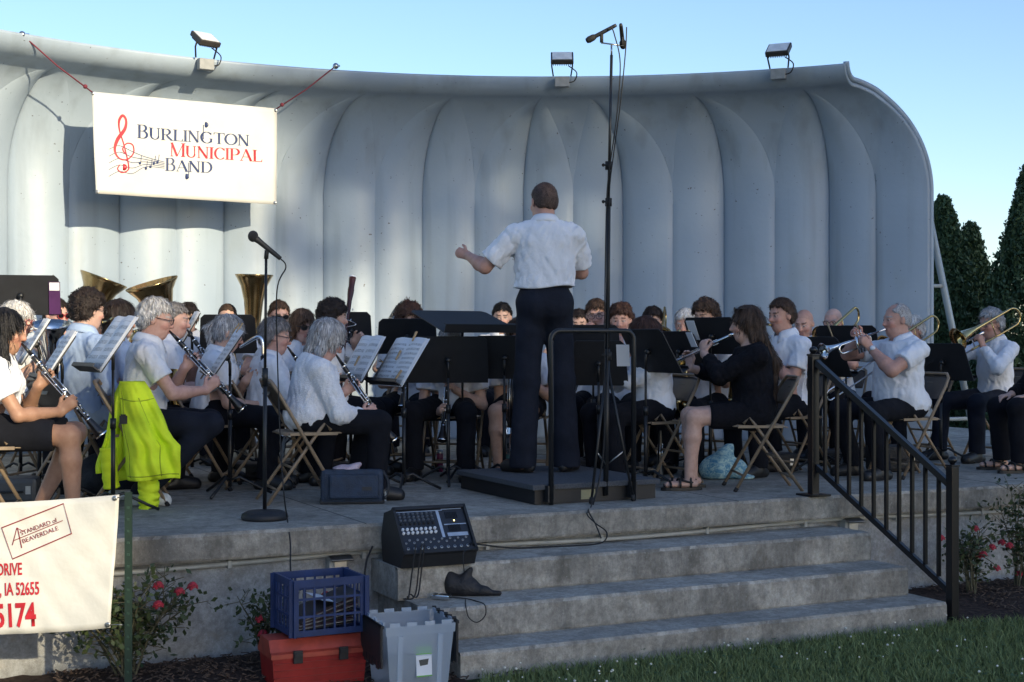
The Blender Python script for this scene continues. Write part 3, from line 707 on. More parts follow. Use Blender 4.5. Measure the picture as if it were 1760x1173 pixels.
def person(c):
    """c: dict. Local frame: origin on the floor under the pelvis, +y is the way the body faces, +x its right-hand side."""
    stand = c.get('stand', False); w = c.get('w', 1.0); bel = c.get('belly', .0); fem = c.get('fem', False); ts = c.get('ts', 1.0)
    vox = c.get('vox', .0095); lean = math.radians(c.get('lean', 3)); seat = .43; pz = c.get('pz', .97) if stand else seat + .10
    Pp = Vector((0, 0, pz)); cl, sn = math.cos(lean), math.sin(lean)
    twist = math.radians(c.get('twist', 0))
    def T(t, x=0, y=0):
        t *= ts; tw = twist * min(max(t, 0) / .42, 1)
        x, y = x * math.cos(tw) + y * math.sin(tw), -x * math.sin(tw) + y * math.cos(tw)
        return Pp + Vector((x, y * cl + t * sn, t * cl - y * sn))
    # head frame
    hy, hp_, hr = (math.radians(q) for q in c.get('head', (0, 8, 0)))          # yaw to its right, pitch down, roll
    N = T(.455, 0, -.005 + .02 * (1 if c.get('hunch') else 0))
    Rh = Matrix.Rotation(-hy - twist, 3, 'Z') @ Matrix.Rotation(-hp_ - lean * .5, 3, 'X') @ Matrix.Rotation(hr, 3, 'Y')
    hs = c.get('hs', 1.0)
    Hc = N + Vector((0, .022, .075)) + Rh @ Vector((0, .012, .075))
    def Hp(x, y, z): return Hc + Rh @ (Vector((x, y, z)) * hs)
    Rl = [list(r) for r in Rh]
    mouth = Hp(0, .108, -.060)
    # ---- limbs
    sh = {s: T(.388, s * .176 * w, -.005) for s in (-1, 1)}
    pose = c.get('pose', 'rest'); arms, inst = pose_arms(pose, c, mouth, Rh, T, sh)
    ul, fl = .295, .255
    A = {}
    for s in (-1, 1):
        Wp, hd, nr, hint, curl = arms[s]; El, Wp = ik(sh[s], Vector(Wp), ul, fl, hint); A[s] = (El, Wp, hd, nr, curl)
    legs = {}
    for s in (-1, 1):
        if stand:
            hipj = Pp + Vector((s * .09, 0, -.02)); ank = Vector((s * .15, c.get('step', 0) * s, .085)); kn = hipj.lerp(ank, .5) + Vector((0, .02, 0))
        else:
            hipj = Pp + Vector((s * .092, .01, -.02)); kx = c.get('knees', .15); kn = Vector((s * kx, .43, seat + .065)); 
            ank = Vector((s * (kx - .01), .43 + c.get('foot', (-.03, -.03))[0 if s < 0 else 1], .085))
            if 'cross' in c and s == 1: ank += Vector((-.2, .03, .0))
        ta = math.radians(c.get('toe', 8)) * s * (1.6 if stand and s < 0 else 1); toe = ank + Vector((math.sin(ta) * .15, math.cos(ta) * .15, -.045)); legs[s] = (hipj, kn, ank, toe)
    # ---- body (one surface)
    B = []
    iw = .93
    B += [ell(T(.0), (.168 * w * iw, .118 + bel * .4, .12), None, .05), cap(T(.08, 0, bel * .3), T(.22, 0, bel * .35), (.125 + bel * .5) * iw, .125 * iw, .05, ((0, 1, 0), .80)),
          cap(T(.25), T(.34), .140 * w * iw, .145 * w * iw, .05, ((0, 1, 0), .72)), cap(T(.405, -.03 * w), T(.388, -.13 * w), .056, .050, .05), cap(T(.405, .03 * w), T(.388, .13 * w), .056, .050, .05), cap(T(.40), N, .085, .055, .04)]
    nr_ = c.get('neckr', .054 if not fem else .047)
    B += [cap(N - Vector((0, 0, .03)), Hp(0, -.018, -.05), nr_ * 1.08, nr_, .03)]
    hw = c.get('hw', 1.0)
    B += [ell(Hp(0, -.012, .030), (.075 * hs * hw, .094 * hs, .088 * hs), Rl, .02), ell(Hp(0, .028, -.030), (.060 * hs * hw, .064 * hs, .086 * hs), Rl, .03),
          ell(Hp(0, .046, -.088), (.040 * hs * hw, .038 * hs, .032 * hs), Rl, .035), cap(Hp(0, .088, .014), Hp(0, .108, -.024), .008, .0135, .012), cap(Hp(-.012, .094, -.028), Hp(.012, .094, -.028), .009, None, .008),
          cap(Hp(-.034, .080, .030), Hp(.034, .080, .030), .0095, None, .012), cap(Hp(-.019, .090, -.054), Hp(.019, .090, -.054), .006, None, .007), cap(Hp(-.016, .089, -.068), Hp(.016, .089, -.068), .0068, None, .007)]
    if bel > .03 or c.get('jowl'): B += [ell(Hp(0, .02, -.092), (.058, .05, .04), Rl, .03)]
    for s in (-1, 1):
        B += [ell(Hp(s * .078 * hw, -.006, -.006), (.010, .019, .031), [list(r) for r in (Rh @ Matrix.Rotation(s * .25, 3, 'Z'))], .006), ell(Hp(s * .036, .070, -.022), (.022, .02, .022), Rl, .02)]
        B += [ell(Hp(s * .031, .098, .008), (.018, .014, .012), Rl, .010, True), ell(Hp(s * .031, .079, .007), (.013, .013, .013), Rl, .004)]
        El, Wp, hd, nr, curl = A[s]; af = c.get('arm', 1.0) * (.9 if fem else 1.0)
        B += [cap(sh[s], El, .050 * af, .040 * af, .03), cap(El, El.lerp(Wp, .3), .040 * af, .043 * af, .02), cap(El.lerp(Wp, .3), Wp, .043 * af, .027, .02)]
        B += hand(Wp, hd, nr, s, curl)
        hj, kn, an, toe = legs[s]; lf = .92 if not c.get('bareleg') else 1.0
        B += [cap(hj, kn, .082 * lf, .056 * lf, .03), cap(kn, kn.lerp(an, .32), .056 * lf, .058 * lf, .03), cap(kn.lerp(an, .32), an, .058 * lf, .034, .02), cap(an - Vector((0, .03, .04)), toe, .033, .026, .02, ((0, 0, 1), .8))]
    zf = Hc.z - .14
    def post_body(F, X, Y, Z): return F
    v, f = surfnets(B, vox, post_body, (zf, min(vox, .0062)))
    # skin colour by place on the head
    sk = np.array(SKIN[c.get('skin', 'fair')]); col = np.ones((len(v), 4), dtype=np.float32); col[:, :3] = sk
    Rn = np.array(Rh); hl = (v - np.array(Hc)) @ Rn / hs; hx, hyy, hz = hl[:, 0], hl[:, 1], hl[:, 2]
    on = np.abs(hz) < .14
    def paint(mask, colr, k): col[mask & on, :3] = col[mask & on, :3] * (1 - k) + np.array(colr) * k
    fr = hyy > .045
    paint(fr & (np.abs(np.abs(hx) - .040) < .02) & (np.abs(hz + .03) < .022), (.60, .24, .19), .35)
    paint(fr & (np.abs(hx) < .018) & (np.abs(hz + .028) < .02), (.60, .24, .19), .3)
    paint(fr & (np.abs(hx) < .023) & (np.abs(hz + .061) < .012), (.42, .14, .13), .75 if fem else .5)
    hc = np.array(HAIR[c.get('hair', 'brown')])
    paint(fr & (np.abs(np.abs(hx) - .031) < .019) & (np.abs(hz - .030) < .006), hc * .8, .8)
    ey = ((np.abs(hx) - .031) / .0125) ** 2 + ((hz - .007) / .006) ** 2
    paint(fr & (ey < 1), (.55, .52, .5), .9); paint(fr & ((((np.abs(hx) - .031) / .0062) ** 2 + ((hz - .007) / .0062) ** 2) < 1), (.02, .015, .012), 1); paint(fr & (ey > .8) & (ey < 1.9) & (hz > .006), (.12, .06, .05), .7)
    if c.get('stubble'): paint((hyy > .0) & (hz < -.03) & (hz > -.13) & ~((np.abs(hx) < .02) & (np.abs(hz + .061) < .01)), (.16, .10, .08), c['stubble'])
    if c.get('buzz'): paint((hz > np.interp(hyy, [-.12, -.05, 0, .03, .06, .1], [-.055, -.045, -.005, .04, .07, .09])), hc, c['buzz'])
    fem_hand = None
    me = np_mesh('person', v, f); ca = me.color_attributes.new('Col', 'FLOAT_COLOR', 'POINT'); ca.data.foreach_set('color', col.ravel())
    # ---- placement: head lands on the wanted spot
    yaw = c['rz']; Rz = Matrix.Rotation(yaw, 3, 'Z')
    hw_ = c['pos'] - Rz @ Vector((Hc.x, Hc.y, 0)); floor = c.get('floor', FLOOR)
    loc = Vector((hw_.x, hw_.y, floor))
    root = link('person', me, M['skin'], None, loc, yaw)
    tag(root, c['label'], 'person', c.get('group', 'musicians of the seated band'))
    # ---- hair
    H = []; hst = c.get('style', 'short'); hcol = HAIR[c.get('hair', 'brown')]; th = c.get('hth', .010); cut = None; amp, frq = .0048, 120
    if hst in ('short', 'crop', 'fringe', 'side'):
        t = {'short': .012, 'crop': .0055, 'fringe': .006, 'side': .015}[hst]
        H = [ell(Hp(0, -.013, .032), ((.076 * hw + t * .8) * hs, (.095 + t) * hs, (.088 + t * 1.3) * hs), Rl, .02), ell(Hp(0, -.045, -.01), ((.068 * hw + t) * hs, (.058 + t) * hs, .07 * hs), Rl, .03)]
        gx = {'short': ([-.13, -.05, -.022, -.008, .02, .05, .08, .12], [-.078, -.066, -.035, .012, .050, .070, .086, .100]), 'crop': ([-.13, -.05, -.012, .015, .05, .07, .1], [-.058, -.05, -.015, .040, .066, .088, .12]),
              'side': ([-.13, -.05, -.022, -.006, .02, .05, .08, .12], [-.075, -.065, -.030, .014, .046, .064, .078, .090]), 'fringe': ([-.13, -.05, -.02, .01, .03, .06], [-.062, -.05, -.02, .0, .2, .2])}[hst]
        amp = .0052 if hst != 'crop' else .0012
    elif hst == 'curly':
        t = c.get('hth', .021); amp, frq = .010, 95
        H = [ell(Hp(0, -.016, .040), (.080 * hw + t, .096 + t, .088 + t), Rl, .02), ell(Hp(0, -.05, -.01), (.076 + t * .8, .06 + t * .8, .075), Rl, .03)]
        gx = ([-.14, -.05, -.02, .005, .03, .06, .10, .14], [-.088, -.068, -.03, .016, .040, .056, .070, .078])
    elif hst in ('bob', 'long', 'pony', 'longcurl'):
        t = {'bob': .018, 'long': .010, 'pony': .008, 'longcurl': .03}[hst]
        if hst == 'longcurl': amp, frq = .011, 80
        H = [ell(Hp(0, -.014, .034), (.077 * hw + t, .095 + t, .088 + t * 1.1), Rl, .02)]
        if hst in ('bob', 'longcurl'):
            q = -.085 if hst == 'bob' else -.13
            for s in (-1, 1): H += [cap(Hp(s * .070, -.020, .03), Hp(s * .078, -.018, q), .030 + t * .4, .022 + t * .6, .03, (Rh @ Vector((1, 0, 0)), .7))]
            H += [cap(Hp(0, -.070, .02), Hp(0, -.068, q - .005), .062, .052, .03, (Rh @ Vector((0, 1, 0)), .7))]
        if hst == 'long':
            back = Rz.inverted() @ Vector((0, 0, 0))
            for s in (-1, 1): H += [cap(Hp(s * .062, -.025, .02), Hp(s * .066, -.03, -.10), .026, .022, .03)]
            L = c.get('hlen', .30); p0 = Hp(0, -.085, .0); p1 = Hp(0, -.080, -.10); p2 = T(.34, 0, -.135); p3 = p2 + Vector((0, .0, -L + .1))
            for s in (-1, 0, 1): H += [cap(Hp(s * .035, -.070, .02), p1 + Vector((s * .045, 0, 0)), .042, .040, .03), cap(p1 + Vector((s * .045, 0, 0)), p2 + Vector((s * .055, 0, 0)), .038, .036, .03), cap(p2 + Vector((s * .055, 0, 0)), p3 + Vector((s * .045, 0, 0)), .036, .016, .03)]
        if c.get('locks'):
            for s in (-1, 1): H += [cap(Hp(s * .066, .0, .02), Hp(s * .078, .012, -.08), .030, .026, .02), cap(Hp(s * .078, .012, -.08), T(.33, s * .10, .075), .028, .03, .02), cap(T(.33, s * .10, .075), T(.16, s * .11, .12), .03, .012, .02)]
        if hst == 'pony':
            H += [ell(Hp(0, -.04, -.015), (.070, .06, .06), Rl, .03)]; p = Hp(0, -.118, .02); H += [cap(p, p + Vector((0, -.025, -.03)), .022, .028, .01), cap(p + Vector((0, -.025, -.03)), p + Vector((0, -.01, -.20)), .028, .012, .02)]
        gx = None
    if H:
        Hn = np.array(Hc, dtype=np.float32)
        def post_hair(F, X, Y, Z):
            px, py, pz_ = X - Hn[0], Y - Hn[1], Z - Hn[2]
            lx = (Rn[0, 0] * px + Rn[1, 0] * py + Rn[2, 0] * pz_) / hs; ly = (Rn[0, 1] * px + Rn[1, 1] * py + Rn[2, 1] * pz_) / hs; lz = (Rn[0, 2] * px + Rn[1, 2] * py + Rn[2, 2] * pz_) / hs
            F = F + amp * (wob(X, Y, Z, frq, c.get('seed', 1)) + .5 * wob(X, Y, Z, frq * 2.1, 4))
            if gx is not None:
                g = np.interp(ly, *gx).astype(np.float32) + .006 * np.sin(lx * 130 + ly * 90 + c.get('seed', 1)) + .012 * np.clip(np.abs(lx) - .03, 0, .04) * 20 * np.clip(ly - .02, 0, .05) * 8; F = np.maximum(F, (g - lz) * .8)
                if c.get('recede'): F = np.maximum(F, -(((lx / .05) ** 2 + ((ly - .055) / .075) ** 2 + ((lz - .11) / .05) ** 2) ** .5 - 1) * .045)
            else:
                fw = c.get('face', .052); top_ = c.get('hairline', .066)
                k = np.maximum(np.maximum(np.abs(lx) - fw - .02 * np.clip((-.02 - lz) / .08, 0, 1), lz - top_ + 2.2 * lx * lx * 4), .012 - ly + np.clip((np.abs(lx) - .03), 0, 1) * .6)
                F = np.maximum(F, -k * .8)
            return F
        v, f = surfnets(H, min(vox, .0078), post_hair); n0 = len(v)
        g = rng.normal(0, .12, n0) + .3 * wob(v[:, 0], v[:, 1], v[:, 2] * .5, 190, 2) + .15 * wob(v[:, 0], v[:, 1], v[:, 2], 60, 5)
        # locks and loose strands lying over the mass, running away from the crown
        fn_ = np.cross(v[f[:, 2]] - v[f[:, 0]], v[f[:, 3]] - v[f[:, 1]]); fn_ /= np.linalg.norm(fn_, axis=1)[:, None] + 1e-9; fc = v[f].mean(1)
        ns = {'crop': 2600, 'curly': 2600, 'longcurl': 3000, 'long': 3200, 'bob': 2600}.get(hst, 2200); pk = rng.integers(0, len(f), ns); P_, N_ = fc[pk], fn_[pk]
        crown = np.array(Hp(0, -.05, .125)); fl = P_ - crown; fl[:, 2] -= .06
        if hst in ('curly', 'longcurl'): fl = rng.normal(size=(ns, 3)) * .1 + fl * .25
        else: fl = fl + rng.normal(size=(ns, 3)) * (.022 if hst != 'crop' else .05)
        if hst in ('bob', 'long', 'pony'): fl = fl * .55 + np.array([0, 0, -.085])
        if hst == 'fringe' or hst == 'side': fl = fl + np.array(Rh @ Vector((.03, 0, 0)))
        fl -= N_ * (fl * N_).sum(1)[:, None]; fl /= np.linalg.norm(fl, axis=1)[:, None] + 1e-9
        Ls = rng.uniform(.6, 1.3, ns) * {'crop': .008, 'short': .024, 'side': .034, 'curly': .024, 'longcurl': .035, 'bob': .05, 'long': .07, 'pony': .05}.get(hst, .03); lift = rng.uniform(.0, .006, ns) * (1.6 if 'curl' in hst else 1) * (.4 if hst == 'crop' else 1); wd = rng.uniform(.0012, .0030, ns)
        sdv = np.cross(N_, fl) * wd[:, None]; A0 = P_ + N_ * .0005; A1 = P_ + fl * (Ls * .5)[:, None] + N_ * (lift + .0015)[:, None]; A2 = P_ + fl * Ls[:, None] + N_ * (lift * .7 - .3 * Ls ** 2 / .05 * .3)[:, None]
        sv = np.stack([A0 - sdv, A0 + sdv, A1 - sdv, A1 + sdv, A2 - sdv * .3, A2 + sdv * .3], 1).reshape(-1, 3); ii = n0 + np.arange(ns)[:, None] * 6
        v = np.concatenate([v, sv]); f = np.concatenate([f, ii + np.array([0, 1, 3, 2]), ii + np.array([2, 3, 5, 4])]); g = np.concatenate([g, np.repeat(rng.normal(.08, .38, ns), 6)])
        me = np_mesh('hair', v, f); cc = np.ones((len(v), 4), dtype=np.float32); cc[:, :3] = np.clip(np.array(hcol)[None] * np.clip(1 + g[:, None], .25, 2.2), 0, .85)
        ca = me.color_attributes.new('Col', 'FLOAT_COLOR', 'POINT'); ca.data.foreach_set('color', cc.ravel()); link('hair', me, M['hair'], root)
    # ---- shirt
    sm = M[c.get('shirt', 'shirt')]; sl_ = c.get('sleeve', .62); ease = c.get('ease', .010); untuck = c.get('untuck', not stand); S = []
    S += [cap(T(.10, 0, bel * .45), T(.20, 0, bel * .5), .132 + bel * .6 + ease, .130 + bel * .45 + ease, .06, ((0, 1, 0), .84)), cap(T(.22, 0, .005 + bel * .2), T(.335, 0, .004), (.150 + ease) * w, (.152 + ease) * w, .06, ((0, 1, 0), .74)),
          cap(T(.408, -.03 * w, -.002), T(.390, -.140 * w, -.002), .064 + ease * .4, .058 + ease * .4, .05), cap(T(.408, .03 * w, -.002), T(.390, .140 * w, -.002), .064 + ease * .4, .058 + ease * .4, .05), cap(T(.385), N + Vector((0, .004, -.012)), .100, .064, .05)]
    S += [cap(N + Vector((0, .012, -.035)), N + Vector((0, .012, .028)), .074, .066, .010), cap(T(.40, -.06), N + Vector((-.03, .0, .0)), .06, .045, .03), cap(T(.40, .06), N + Vector((.03, .0, .0)), .06, .045, .03)]
    if not (stand): S += [ell(T(.02, 0, .0), ((.168 + ease) * w, .128 + ease + bel * .4, .13), None, .05)]
    else: S += [ell(T(.03), ((.160 + ease) * w, .118 + ease, .14), None, .05), cap(T(.09, 0, .0), T(.16), .168 * w, .160 * w, .04, ((0, 1, 0), .76))]
    if fem: S += [ell(T(.300, s * .072, .085), (.072, .062, .07), None, .04) for s in (-1, 1)]
    for s in (-1, 1):
        El, Wp = A[s][0], A[s][1]; a0 = sh[s]
        if sl_ <= 1: S += [cap(a0, a0.lerp(El, sl_), .060 + ease * .6, .062 + ease * .9, .035)]
        else: S += [cap(a0, El, .060 + ease * .5, .050 + ease * .7, .035), cap(El, El.lerp(Wp, sl_ - 1), .050 + ease * .7, .038 + ease * .5, .02)]
    hem = c.get('hem', -.055); hz0 = Pp.z + hem
    cuts = []
    for s in (-1, 1):
        El, Wp = A[s][0], A[s][1]; a0 = sh[s]
        if sl_ <= 1: d = (El - a0).normalized(); cuts.append((n_arr(a0.lerp(El, sl_)), n_arr(d)))
        else: d = (Wp - El).normalized(); cuts.append((n_arr(El.lerp(Wp, sl_ - 1)), n_arr(d)))
    wr = c.get('wrinkle', .0058); sd = c.get('seed', 1)
    neckp, neckd = n_arr(N + Vector((0, .010, .020))), n_arr(Vector((0, .30 * math.cos(lean) + math.sin(lean), math.cos(lean))).normalized() if not c.get('upright_collar') else Vector((0, .12, 1)).normalized())
    armb = [(n_arr(A[s][0]), n_arr(sh[s])) for s in (-1, 1)]
    def post_shirt(F, X, Y, Z):
        F = F + wr * (1.1 * (.5 - np.abs(wob(X + .40 * Z, Y, Z * .30, 56, sd)) * 1.6) + .8 * (.5 - np.abs(wob(X * 1.1 - .55 * Z, Y * 1.1, Z * .40 + X * .2, 84, sd + 3)) * 1.6) + .3 * wob(X, Y, Z, 24, sd + 6))
        F = np.maximum(F, (hz0 + .012 * np.sin(X * 14 + sd) + (.05 * np.clip(np.abs(X) - .1, 0, 1) if untuck else 0) - Z))
        for p, d in cuts:
            q = (X - p[0]) * d[0] + (Y - p[1]) * d[1] + (Z - p[2]) * d[2]; r = np.sqrt(np.maximum((X - p[0]) ** 2 + (Y - p[1]) ** 2 + (Z - p[2]) ** 2 - q * q, 0))
            F = np.where(r < .13, np.maximum(F, q + .004 * 0), F) if sl_ <= 1 else np.where(r < .10, np.maximum(F, q), F)
        q = (X - neckp[0]) * neckd[0] + (Y - neckp[1]) * neckd[1] + (Z - neckp[2]) * neckd[2]; F = np.where(Z > neckp[2] - .06, np.maximum(F, q), F)
        return F
    v, f = surfnets(S, max(vox, .0085) if c.get('vox', 1) > .007 else .0075, post_shirt); so_ = link('jacket' if c.get('jacket') else 'shirt', np_mesh('shirt', v, f), sm, root)
    if c.get('collar', True) and not c.get('jacket'):
        mb = MB(); pts = []
        for i in range(17):
            a = -PI * .86 + PI * 1.72 * i / 16; e = abs(a) / PI; pts.append((a, e))
        def cf(u, vv_):
            a = -PI * .90 + PI * 1.80 * u; r = .070 + .036 * vv_ ** .9; zz = .058 * (1 - vv_) ** .8 + .006 * vv_ - .052 * (abs(a) / PI) ** 2.2 * (.6 + vv_)
            return N + Vector((math.sin(a) * r * 1.06, -math.cos(a) * r + .012, zz + .008 * math.cos(a)))
        mb.grid(cf, 22, 3); o = mb.build('collar', sm, root); solidify(o, .004)
    # ---- legs
    tm = M[c.get('trouser', 'trouser')]; TR = []
    if c.get('legwear', 'trousers') == 'trousers':
        TR += [ell(Pp + Vector((0, 0, -.01)), ((.172 if not stand else .148) * w, .130 + bel * .3, .115), None, .05)]
        if stand: TR += [cap(T(.02), T(.10), .150 * w, .140 * w, .04, ((0, 1, 0), .80)), ell(Pp + Vector((-.075, -.05, -.04)), (.088, .095, .12), None, .05), ell(Pp + Vector((.075, -.05, -.04)), (.088, .095, .12), None, .05)]
        for s in (-1, 1):
            hj, kn, an, toe = legs[s]; a2 = an + Vector((0, 0, .0 if not stand else -.03))
            TR += [cap(hj, kn, .096 if not stand else .100, .074 if not stand else .088, .04), cap(kn, a2, .072 if not stand else .088, .066 if not stand else .092, .03)]
        zc = .075 if not stand else .03
        ztop = Pp.z + .11 if stand else 9
        def post_tr(F, X, Y, Z): return np.maximum(np.maximum(F + .0045 * (wob(X, Y, Z, 26, sd + 5) + .5 * wob(X, Y * 1.2, Z, 60, sd)), zc - Z), Z - ztop)
        v, f = surfnets(TR, max(vox, .009), post_tr); link('trousers', np_mesh('trousers', v, f), tm, root)
    else:
        TR += [ell(Pp + Vector((0, 0, -.01)), (.175 * w, .135, .115), None, .05)]
        kl = c.get('skirt', .78)
        for s in (-1, 1): hj, kn, an, toe = legs[s]; TR += [cap(hj, hj.lerp(kn, kl), .100, .086, .06)]
        yc = legs[1][1].y * kl + .02
        def post_sk(F, X, Y, Z): return np.maximum(F + .004 * wob(X, Y, Z, 26, sd), Y - yc + .02 * np.sin(X * 9))
        v, f = surfnets(TR, max(vox, .009), post_sk); link('skirt', np_mesh('skirt', v, f), tm, root)
    # ---- shoes
    for s in (-1, 1):
        hj, kn, an, toe = legs[s]; fd = Vector((toe.x - an.x, toe.y - an.y, 0)).normalized(); z0 = .0; sd_ = Vector((fd.y, -fd.x, 0))
        heel = an - fd * .055; heel.z = .034; ball_ = an + fd * .14; ball_.z = .030
        if c.get('shoes') == 'sandal':
            mb = MB(); pr = []
            for i in range(20):
                a = 2 * PI * i / 20; pr.append(an + fd * (.055 + .145 * math.cos(a)) + sd_ * (.045 + .008 * math.cos(a)) * math.sin(a))
            mb.prism([(p.x, p.y) for p in pr], .001, .022)
            for yy, zz, ww in ((.14, .062, .046), (.075, .082, .047), (.0, .10, .042)):
                cpt = an + fd * yy; mb.tube([cpt + sd_ * (ww * math.sin(q)) + Vector((0, 0, .02 - cpt.z + (zz - .02) * max(math.cos(q), 0) ** .6)) for q in np.linspace(-1.57, 1.57, 9)], .008, 5)
            mb.tube([an + fd * .075 + sd_ * .03 + Vector((0, 0, .075 - an.z)), an + sd_ * .042 + Vector((0, 0, .055 - an.z)), an - fd * .055 + Vector((0, 0, .055 - an.z)), an - sd_ * .042 + Vector((0, 0, .055 - an.z)), an + fd * .075 - sd_ * .03 + Vector((0, 0, .075 - an.z))], .007, 5)
            mb.build('sandal', M['shoe'], root); continue
        Q = [cap(heel, ball_, .038, .044, .03), cap(an + fd * .02 + Vector((0, 0, -.01)), ball_ + Vector((0, 0, .004)), .040, .034, .03), cap(Vector((an.x, an.y, .05)), Vector((an.x, an.y, .092)), .043, .042, .02)]
        def post_sh(F, X, Y, Z): return np.maximum(F, .002 - Z)
        v, f = surfnets(Q, .0095, post_sh); link('shoe', np_mesh('shoe', v, f), M[c.get('shoes', 'shoe')], root)
        if c.get('shoes') == 'sneaker':
            pass
    # ---- glasses
    g = c.get('glasses')
    if g:
        fm = M['redspec'] if 'red' in g else M['spec']; mb = MB(); dark = 'sun' in g
        hz_ = {'up': .105}.get(c.get('gpos'), .006); gy = .108 if c.get('gpos') != 'up' else .070
        gl = empty('glasses', (0, 0, 0)); gl.parent = root
        for s in (-1, 1):
            ring = []
            for k in range(14):
                a = 2 * PI * k / 14; rx, rz_ = (.0245, .0195); ring.append(Hp(s * .031 + rx * math.copysign(abs(math.cos(a)) ** .8, math.cos(a)), gy - .006 * abs(math.cos(a) + s) * .5, hz_ + rz_ * math.copysign(abs(math.sin(a)) ** .8, math.sin(a))))
            mb.tube(ring, .0026 if not dark else .0034, 5, closed=True)
            mb.tube([Hp(s * .054, gy - .008, hz_ + .006), Hp(s * .079 * hw, .055, hz_ + .006), Hp(s * .081 * hw, -.005, hz_ + .004)], .0025 if not dark else .0036, 5)
            if dark:
                m2 = MB(); m2.add(ring, [tuple(range(14))] if s < 0 else [tuple(range(14))]); o = m2.build('lens', M['lens'], gl); solidify(o, .002, 0)
        mb.tube([Hp(-.008, gy, hz_ + .006), Hp(0, gy + .004, hz_ + .010), Hp(.008, gy, hz_ + .006)], .0028, 5)
        mb.build('frame', fm, gl)
    if c.get('strap'):
        mb = MB(); sp = []
        for q in np.linspace(-1, 1, 15):
            a = q * PI * .93; p = N + Vector((math.sin(a) * .080, -math.cos(a) * .078 + .012, .010 - .05 * abs(q) ** 3)); sp.append(p)
        mb.tube([T(.16, -.012, .165)] + [sp[0] + Vector((0, .03, -.06))] + sp + [sp[-1] + Vector((0, .03, -.06))] + [T(.16, .012, .165)], .010, 5); mb.build('neck_strap', M['blackmatte'], root)
    root['_'] = 0; del root['_']
    return dict(root=root, mouth=mouth, inst=inst, M=Matrix.Translation(loc) @ Matrix.Rotation(yaw, 4, 'Z'), T=T, A=A, Hp=Hp, loc=loc, yaw=yaw, N=N, c=c, legs=legs)

